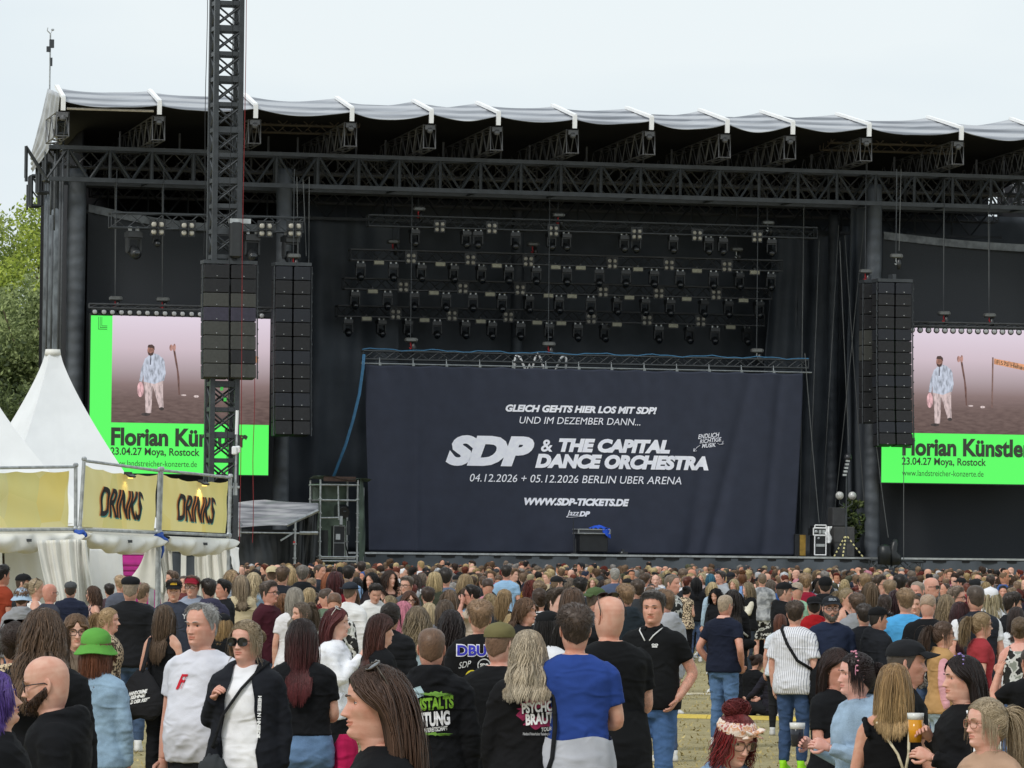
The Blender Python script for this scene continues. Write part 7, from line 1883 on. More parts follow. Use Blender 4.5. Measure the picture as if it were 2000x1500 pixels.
# ---------------------------------------------------------------- the people one can tell apart
def held(name, label, cat, root):
    o = thing(name, label, cat, root.location, 0); o.rotation_euler = root.rotation_euler; o.scale = root.scale
    return o
BK = '151619'
def strap_bag(root, label, side=1, z=.95, c='1d1e20', size=(.13, .06, .10), x=None, y=-.13, back=.0, name='shoulder_bag', sc='1d1e20'):
    """cross body strap over one shoulder to a pouch on the other hip"""
    o = held(name, label, 'bag', root); x = side * .20 if x is None else x
    mb = MB(); q = [(-side * .10, -.07, 1.47), (-side * .02, -.155, 1.36), (side * .09, -.17, 1.20), (x, y, z + size[2])]
    tube(mb, q, .016, 6, flat=.4)
    tube(mb, [(-side * .10, -.07, 1.47), (-side * .12, .02, 1.51), (-side * .09, .10 + back, 1.47), (0, .155 + back, 1.32), (side * .12, .16 + back, 1.15), (x, y, z + size[2])], .016, 6, flat=.4)
    mb.build('strap', cloth_mat(sc), o, smooth=True)
    mb = MB(); ell(mb, (0, 0, 0), (1, 1, 1), 28, 18); v = mb.v[0]; k_ = 1 + .10 * np.sin(v[:, 0] * 9 + v[:, 2] * 5) * np.sin(v[:, 2] * 7 + 2) + .06 * np.sin(v[:, 0] * 17); mb.v[0] = v * k_[:, None] * (1 - .35 * np.clip(v[:, 2:3], 0, 1)) * np.array(size) + (x, y, z); mb.build('pouch', cloth_mat(c), o, smooth=True)
    return o
def cup(root, label, p, c='d8a13c', h=.13, foam=True):
    o = held('beer_cup' if foam else 'drink_cup', label, 'cup', root); p = np.asarray(p, float)
    mb = MB(); tube(mb, [p + (0, 0, -h / 2), p + (0, 0, h / 2 - (.03 if foam else 0))], [.033, .042], 14); mb.build('drink', mat('drink_' + c, c, .15, noise=.05), o, smooth=True)
    mb = MB(); tube(mb, [p + (0, 0, h / 2 - .03), p + (0, 0, h / 2 + .005)], [.0425, .045], 14); mb.build('rim', mat('cup_clear', 'd8d8d4', .2, noise=0), o, smooth=True)
P = person
# --- front row
P(0, 1305, 122, 92, 'person with purple hair and black hoodie kissing the bald man at the left edge', sex='f', hr=('bob', '4a2a86'), L=.15, top=('hoodie', BK), skin='d0a089', nod=-12, legs=('jeans', '2a2c34'))
P(110, 1273, 116, 268, 'bald bearded man in glasses and open black hoodie kissing a purple haired person', hr=('bald', '4a3a30'), top=('hoodie', BK), inner=('tee', '141416'), open_front=.09, skin='cf9d86', beard='3a271d', glasses='glasses:2a2426', nod=10, b=1.05,
  prints=[pr('SACRED', .0, 1.31, .16, .03, 'e4e4e4', False, .03), blob(spiky(0, 1.24, .05, .03, 3), 'd8d8d8', False), blob(spiky(0, 1.16, .045, .035, 5), 'd0d0d0', False)])
P(84, 1185, 97, 172, 'person with long loose brown hair and black top behind the kissing pair', sex='f', hr=('wavy', '5b4330'), tip='7a5c40', L=.36, top=('hoodie', BK), b=1.3, legs=('trousers', BK))
P(30, 1212, 84, 175, 'person in leopard print blouse half hidden behind the long brown hair', sex='f', hr=('bun', '3a2a22'), top=('shirt', 'leopard'), legs=('trousers', BK), b=1.15, glasses='sunup')
P(148, 1196, 66, 12, 'young person with brown fringe and round glasses behind the green hat', sex='f', hr=('bob', '7a5b40'), L=.13, glasses='glasses:2a2628', top=('tee', '6d5f52'), skin='d3a48e', nod=6)
P(187, 1229, 80, 168, 'person in bright green bucket hat and light denim jacket, seen from behind', sex='f', hr=('bob', '7d4526'), L=.16, hat='bucket:5c9a44', top=('denim', '8ea9bf'), legs=('trousers', '161618'), b=1.12)
P(211, 1186, 50, 78, 'woman with blonde ponytail and patterned brown blouse facing right', sex='f', hr=('pony', 'b08e5e'), L=.26, top=('shirt', 'leopard'), skin='d09c88', b=1.25, legs=('jeans', '3d4a60'))
P(255, 1125, 43, 178, 'broad man in black jacket and black beret with back turned by the tents', hr=('buzz', '8a7a68'), hat='beret:1c1d20', top=('jacket', '1d1e21'), b=1.12, legs=('jeans', '3c506c'))
P(320, 1180, 50, 158, 'woman with long brown hair and black tank top carrying a black tote', sex='f', hr=('long', '5c4632'), L=.40, top=('tank', BK), skin='cf9f86', arms=('down', 'front'), legs=('trousers', BK), b=1.02)
w1 = PEOPLE
rt = [o for o in COL.objects if o.get('label', '').startswith('woman with long brown hair and black tank')][0]
def tote():
    o = held('tote_bag', 'black tote bag with white scrawled writing on the shoulder of a woman', 'bag', rt)
    x0, y0 = .12, .22
    mb = MB(); rings = []
    for z, w, t in ((.66, .15, .05), (.70, .21, .07), (.80, .23, .085), (.92, .20, .07), (1.02, .13, .05), (1.10, .05, .025)):
        a = np.arange(20) * 2 * math.pi / 20; rings.append(np.stack([x0 + w * np.sign(np.cos(a)) * np.abs(np.cos(a)) ** .7, y0 + t * np.sin(a), 0 * a + z + .03 * np.sin(a * 2)], 1))
    loft(mb, rings); mb.build('bag_body', cloth_mat('202023'), o, smooth=True)
    mb = MB(); tube(mb, [(x0, y0, 1.09), (.10, .17, 1.25), (.10, .09, 1.42), (.12, .0, 1.45), (.12, -.09, 1.38)], .022, 6, flat=.35); mb.build('handle', cloth_mat('26262a'), o, smooth=True)
    for i, (s, z, w) in enumerate((('HANDCREME', .905, .20), ('SEHNE', .865, .17), ('UND DER REST', .820, .26))):
        V, T, _ = text_mesh(s, .05, .3, maxlen=.2); x = (V[:, 0] - .5) * w; zz = (V[:, 1] - .5) * .036 + .18 * x
        m2 = MB(); m2.add(np.stack([x0 - x, y0 + .090 - .55 * x ** 2 * 3 - .00 + 0 * x, z + zz], 1), None, T[:, ::-1]); m2.build('scrawled_writing', cloth_mat('e2e2e2'), o)
tote()
P(396, 1178, 80, 332, 'heavy grey haired man in white t-shirt with red emblem looking left', hr=('rec', 'a8a6a4'), top=('tee', 'd2d3dc'), belly=.55, b=1.15, skin='cb927a', look=-8, legs=('trousers', '26272b'), fat=.45,
  prints=[pr('F', -.05, 1.315, .08, .085, 'c62a3a', False, .012, .5), pr('J', -.065, 1.300, .045, .06, 'c62a3a', False, .0, .3), pr('/', -.035, 1.31, .03, .07, 'c62a3a', False, .0, .3)])
r, ap, s = P(483, 1209, 82, 345, 'blonde woman in dark sunglasses with open black jacket over white t-shirt', sex='f', hr=('bun', 'a08a6a'), top=('jacket', '1d1f25', 'hood'), inner=('tee', 'e6e6ea'), glasses='sun:141416', arms=('down', 'fist'), b=1.22, belly=.25, skin='d09a86', look=-14, legs=('trousers', BK), fat=.5, open_front=.105)
strap_bag(r, 'black cross body bag with grey drawstring pouch on the sunglasses woman', -1, .90, '3a3d40', (.085, .06, .12), x=-.13, y=-.22)
def vert_text():
    V, T, _ = text_mesh('HEIIEIE N HNIIEDE', .05, 0, maxlen=.3); mb = MB()
    z = 1.32 - V[:, 0] * .24; x = .135 + V[:, 1] * .022 + (1.32 - z) * .05
    mb.add(np.stack([x, -.196 - .25 * (1.32 - z) + 0 * x, z], 1), None, T); mb.build('sleeve_lettering', cloth_mat('d8d8d8'), r)
vert_text()
P(434, 1197, 46, 165, 'blonde person in black cap and black top behind the white t-shirt man', sex='f', hr=('bob', 'b08a52'), L=.16, hat='cap:1b1c1f', top=('tee', BK))
r, ap, s = P(590, 1206, 76, 176, 'woman with long dark hair fading to red tips, black t-shirt and jeans', sex='f', hr=('long', '2c1d1a'), tip='6a1f24', L=.36, top=('crop', BK), legs=('jeans', '5f7c9f'), arms=('front', 'front'), b=1.28)
def pink_jacket():
    o = held('magenta_jacket', 'crumpled magenta jacket hanging from the arm of a woman in jeans', 'jacket', r)
    rg = np.random.default_rng(5); mb = MB()
    a = np.arange(20) * 2 * math.pi / 20; rings = []
    for z, w in ((.42, .05), (.5, .085), (.65, .10), (.8, .09), (.95, .07), (1.03, .04)):
        rings.append(np.stack([-.27 - .05 * (z - .7) + w * np.cos(a) * (1 + .25 * np.sin(a * 5 + z * 9)), -.02 + .06 * np.sin(a) * (1 + .2 * np.cos(a * 4)), 0 * a + z], 1))
    loft(mb, rings); mb.build('cloth', cloth_mat('b01e50'), o, smooth=True)
pink_jacket()
r, ap, s = P(655, 1185, 58, 82, 'woman with dark red hair in white shirt eating a burger', sex='f', hr=('longback', '5a1f22'), L=.42, glasses='sunup:c9c4bc', top=('denimshirt', 'dfe1e8'), arms=('down', 'eat'), legs=('skirt', BK), skin='d8ac9a', b=1.08)
def burger():
    o = held('burger', 'burger in white paper held by the red haired woman', 'food', r); w = ap[1][2] + np.array((.03, -.10, .03))
    mb = MB(); ell(mb, w + (0, 0, .02), (.055, .05, .03), 12, 7); mb.build('bun', mat('bread', 'b87a3a', .7), o, smooth=True)
    mb = MB(); ell(mb, w - (0, 0, .025), (.065, .055, .04), 12, 7); mb.build('paper', cloth_mat('e0ded8'), o, smooth=True)
burger()
P(742, 1197, 62, 118, 'woman with long auburn hair and black t-shirt turned right', sex='f', hr=('longback', '3f211b'), tip='5a2c22', L=.36, top=('tee', BK), skin='cf9f88', arms=('down', 'front'))
P(762, 1176, 54, 165, 'person in black quilted puffer jacket with dark tied hair', sex='f', hr=('bun', '2c231e'), top=('puffer', '1a1b1e'), b=1.1)
P(742, 1294, 140, 278, 'woman with very long straight brown hair in close profile facing left', sex='f', hr=('longback', '4a352a'), tip='6d4c3a', L=.52, glasses='sunup:4a4238', top=('tee', BK), skin='c8917a', d=15.4, fat=-.25)
P(843, 1223, 82, 180, 'man in black hoodie with green and white ANSTALTS LEITUNG print', hr=('buzz', '6a4c36'), top=('hoodie', BK), b=1.12, skin='c98e76', brow=False,
  prints=[pr('ANSTALTS', .0, 1.305, .275, .075, '7aa83a', True, .045, .1, .10), pr('LEITUNG', .005, 1.215, .225, .088, 'e8e8ec', True, .045, .1, .10), pr('IN ALARMBEREITSCHAFT', .0, 1.152, .21, .026, 'd8d8d8', True, .03, .1, .12),
          blob([(-.13, 1.385), (-.06, 1.41), (-.03, 1.36), (-.10, 1.325)], 'a9c0c8', True, 'paper_tag'), pr('PSYCHIATRIE', -.075, 1.365, .08, .012, '4a5a60', True, .02, 0, -.35),
          blob(spiky(.04, 1.362, .075, .014, 4, 40, .5), '6f9a44', True), blob(spiky(.02, 1.128, .09, .008, 9, 40, .6), '6f9a44', True)])
P(938, 1173, 60, 182, 'young man in black college jacket with blue DBUB letters and patches', hr=('short', '8a6a4a'), top=('bomber', '161618'), skin='cf9c84', brow=False,
  prints=[blob([(-.19, 1.335), (.16, 1.345), (.16, 1.445), (-.19, 1.435)], '161618', True), pr('DBUB', -.03, 1.385, .30, .095, 'd8d8e0', True, .07), pr('DBUB', -.03, 1.385, .285, .08, '3a3aa8', True, .035),
          blob(disc(.03, 1.275, .052), 'c8c8c8', True), blob(disc(.03, 1.275, .043), '161618', True), pr('SDP', .03, 1.275, .062, .03, 'e0e0e0', True, .05),
          pr('SDP', -.115, 1.28, .10, .045, 'd8d8d8', True, .0, .5, .2), blob(disc(-.06, 1.19, .05), 'd8c63a', True), pr(':)', -.06, 1.19, .03, .045, 'a08a20', True, .01, 0, 0), pr('Life is a Story', -.06, 1.122, .13, .016, 'c8c8c8', True)])
P(975, 1214, 80, 152, 'man in khaki cap and plain black t-shirt with back half turned', hr=('buzz', '7a5a42'), hat='cap:6a6443', top=('tee', '161719'), b=1.12, skin='d2a08c')
r, ap, s = P(1032, 1228, 84, 178, 'woman with long wavy blonde hair in black PSYCHO-BRAUT hoodie', sex='f', hr=('wavy', 'b7a488'), tip='cdbb9c', L=.28, top=('hoodie', '151517'), b=1.16, legs=('trousers', BK),
  prints=[blob(spiky(.065, 1.275, .115, .085, 8, 40, .16), '8e2f52', True), blob([(-.03, 1.21), (.155, 1.225), (.165, 1.345), (-.025, 1.335)], '1a1216', True), pr('PSYCHO-', .07, 1.312, .20, .062, 'f0eef2', True, .045, .08, .10), pr('BRAUT', .075, 1.245, .165, .066, 'f0eef2', True, .045, .08, .10), pr('TOUR', .115, 1.185, .06, .024, 'd8d8d8', True, .02, .2, .12), pr('Notland Feinerhalter Reisebegleiter', .065, 1.155, .17, .022, 'b8b8bc', True, .01)])
def blondebag():
    o = held('shoulder_bag', 'black leather shoulder bag of the wavy blonde woman', 'bag', r)
    mb = MB(); tube(mb, [(-.13, .06, 1.47), (-.155, .13, 1.38), (-.165, .165, 1.2), (-.15, .19, 1.02), (-.12, .2, .93)], .014, 6, flat=.5); mb.build('strap', cloth_mat('222326'), o, smooth=True)
    mb = MB(); bevbox(mb, (-.02, .22, .85), (.26, .10, .16), .03); mb.build('bag_body', cloth_mat('26282b'), o)
    mb = MB(); ell(mb, (-.12, .21, .93), (.014, .012, .02), 8, 5); mb.build('buckle', mat('brass', 'b89a50', .3, .8), o)
blondebag()
r, ap, s = P(1124, 1182, 84, 186, 'man in royal blue t-shirt with grey sweatshirt tied round his waist', hr=('short', '4a3a30'), top=('tee', '2b4489'), b=1.10, skin='cf987e', arms=('fold', 'fold'), legs=('trousers', '30343c'), brow=False)
def waist(r, label, c, zlo=.62, name='tied_sweatshirt', w=1.1, zhi=1.05):
    o = held(name, label, 'sweatshirt' if 'sweat' in label else 'jacket', r); tab = torso_tab('m', w, 0); rg = np.random.default_rng(3)
    mb = MB(); rings = []
    for z in np.linspace(zlo, zhi, 18):
        t = torso_rings(tab, max(z, .86), max(z, .86) + .01, .032 + .05 * (zhi - z), 36, 2)[0].copy(); t[:, 2] = z + .012 * np.sin(np.arange(36) * .7); k = .05 * np.sin(np.arange(36) * .9 + z * 9) * (.95 - z) * 3 + .02 * np.sin(np.arange(36) * 2.1 + z * 4); t[:, :2] *= (1 + k)[:, None]; rings.append(t)
    loft(mb, rings, cap=False); mb.build('cloth', cloth_mat(c), o, smooth=True)
waist(r, 'light grey sweatshirt tied round the waist of the blue t-shirt man', 'aeb0b8', .55)
r, ap, s = P(1192, 1160, 78, 205, 'bald heavy man in black t-shirt with sunglasses pushed onto his head', hr=('bald', '6a4a38'), top=('tee', '141517'), b=1.22, belly=.2, skin='cf9a80', glasses='sunup:2a2826', tattoo=True, arms=('front', 'front'), legs=('trousers', BK), fat=.5, look=8)
waist(r, 'black jacket tied round the waist of the bald heavy man', '17181a', .45, 'tied_jacket', 1.2, 1.1)
P(1276, 1155, 57, 340, 'stern man in black polo shirt with white trim and tattooed arms', hr=('short', '5a5450'), top=('polo', '141517', '141517', 'd8d8d8'), b=1.22, belly=.22, skin='c98e74', tattoo=True, arms=('pocket', 'down'), legs=('jeans', '3f5f8c'), look=6, fat=.5,
  prints=[pr('oo', .06, 1.355, .05, .018, 'd8d8d8', False, .05), pr('___', .06, 1.34, .04, .01, 'd8d8d8', False, .03)])
r, ap, s = P(1420, 1386, 108, 18, 'woman with curly red updo, patterned bandana and glasses looking down', sex='f', hr=('highbun', '7a1f22'), hat='bandana:paisley', glasses='glasses:5a463c', top=('denim', '6f8aa6'), skin='cf9c86', nod=20, look=14, b=1.05, d=19.5)
def ringlets(root, c, seed, hp=(0, -.010, 1.5135)):
    mb = MB(); rg = np.random.default_rng(seed); c0 = np.array(lin(c)); m = 70
    a = rg.uniform(R(38), R(120), m) * rg.choice([-1, 1], m); Pp = head_pt(a, .14 + .03 * rg.random(m), 'f'); N = hnorm(Pp)
    Q = flow(Pp + N * .01, N * .4 + (0, 0, -1), 14, rg.uniform(.10, .20, m), rg, .3, 0, 70, True, False, .05, .010)
    strands(mb, Q, np.repeat((.0035 * rg.uniform(.6, 1.2, m))[:, None], 14, 1), c0 * np.clip(1 + .25 * rg.normal(size=(m, 1, 1)), .4, 1.6) * np.ones((m, 14, 3)))
    M_ = rot('Z', R(14)) @ rot('X', R(20)); pv = np.array((0, .012, -.06))
    for i in range(len(mb.v)): mb.v[i] = (mb.v[i] - pv) @ M_.T + pv + np.array(hp)
    mb.build('ringlets', M_HAIR, root, smooth=True, colors=True)
ringlets(r, '7a1f22', 3)
P(1632, 1263, 82, 48, 'woman with long dark brown hair in black sports t-shirt looking right', sex='f', hr=('longback', '33201c'), L=.34, top=('tee', BK), skin='c2836c', arms=('down', 'hold'), b=1.02)
r, ap, s = P(1676, 1272, 90, 288, 'woman with pink flower headband and dark bun in light denim shirt', sex='f', hr=('bun', '2a1c1c'), hat='hairband:c98a9c', top=('denimshirt', '93aac0'), skin='d8a294', arms=('hold', 'hold'), b=1.05, look=-4)
cup(r, 'black printed drink cup held by the woman with pink headband', ap[1][2] + np.array((.0, -.09, .06)), '2a2c34', .13, False)
r, ap, s = P(1746, 1293, 92, 174, 'woman with golden blonde bob and black ruffled top seen from behind', sex='f', hr=('bob', '9a7440'), tip='c09a5c', L=.24, top=('ruffle', '131315'), skin='c08a6c', b=1.14, d=24.5)
def gymbag():
    o = held('drawstring_bag', 'black drawstring bag with cream cords on the blonde back', 'bag', r); mb = MB()
    for s_ in (1, -1): tube(mb, [(s_ * .085, -.02, 1.475), (s_ * .09, .10, 1.42), (-.06 + s_ * .03, .165, 1.25), (-.07, .17, 1.14)], .008, 6)
    mb.build('cord', cloth_mat('d0c4a8'), o, smooth=True)
    mb = MB(); tube(mb, [(-.07, .17, 1.15), (-.07, .19, 1.08), (-.07, .2, .9), (-.07, .18, .8)], [.03, .10, .13, .09], 14, flat=.5); mb.build('bag_body', cloth_mat('1a1b1d'), o, smooth=True)
gymbag()
P(1768, 1247, 92, 92, 'man in black cap with grey goatee and black t-shirt facing right', hr=('buzz', '4a4038'), hat='cap:202124', glasses=None, beard='g9a948c', top=('tee', BK), skin='c48870', b=1.08)
r, ap, s = P(1884, 1277, 96, 284, 'woman with long dark hair, lilac flower band and white striped black jacket', sex='f', hr=('longback', '2a1f1e'), L=.40, hat='hairband:8a78b0', top=('jacket', '141416'), arms=('hold', 'fist'), skin='cf9a84', b=1.1)
cup(r, 'plastic cup of golden beer held by the woman in striped jacket', ap[1][2] + np.array((.0, -.08, .05)), 'd08f20', .15, True)
def stripes():
    for k in range(3):
        mb = MB(); sh, e, w = ap[0]; o_ = (k - 1) * .026
        pts = [sh + np.array((.02, -.03 + o_, .06)), sh * .8 + e * .2 + np.array((.078, o_, .0)), sh * .4 + e * .6 + np.array((.074, o_, 0)), e + np.array((.068, o_, 0))]
        tube(mb, pts, .007, 6); mb.build('white_stripe', cloth_mat('e6e6e8'), r, smooth=True)
stripes()
P(1930, 1360, 112, 302, 'blonde woman in clear framed glasses and beige top at lower right', sex='f', hr=('pony', 'b09a78'), L=.34, glasses='glasses:a0705a', top=('tee', 'b3937c'), skin='d8a490', b=1.2, fat=.45, look=-6)
P(2014, 1262, 64, 200, 'man in black t-shirt with raised arm at the right picture edge', hr=('buzz', '3a3028'), top=('tee', '141416'), b=1.15, skin='c08468', arms=('up', 'ear'))
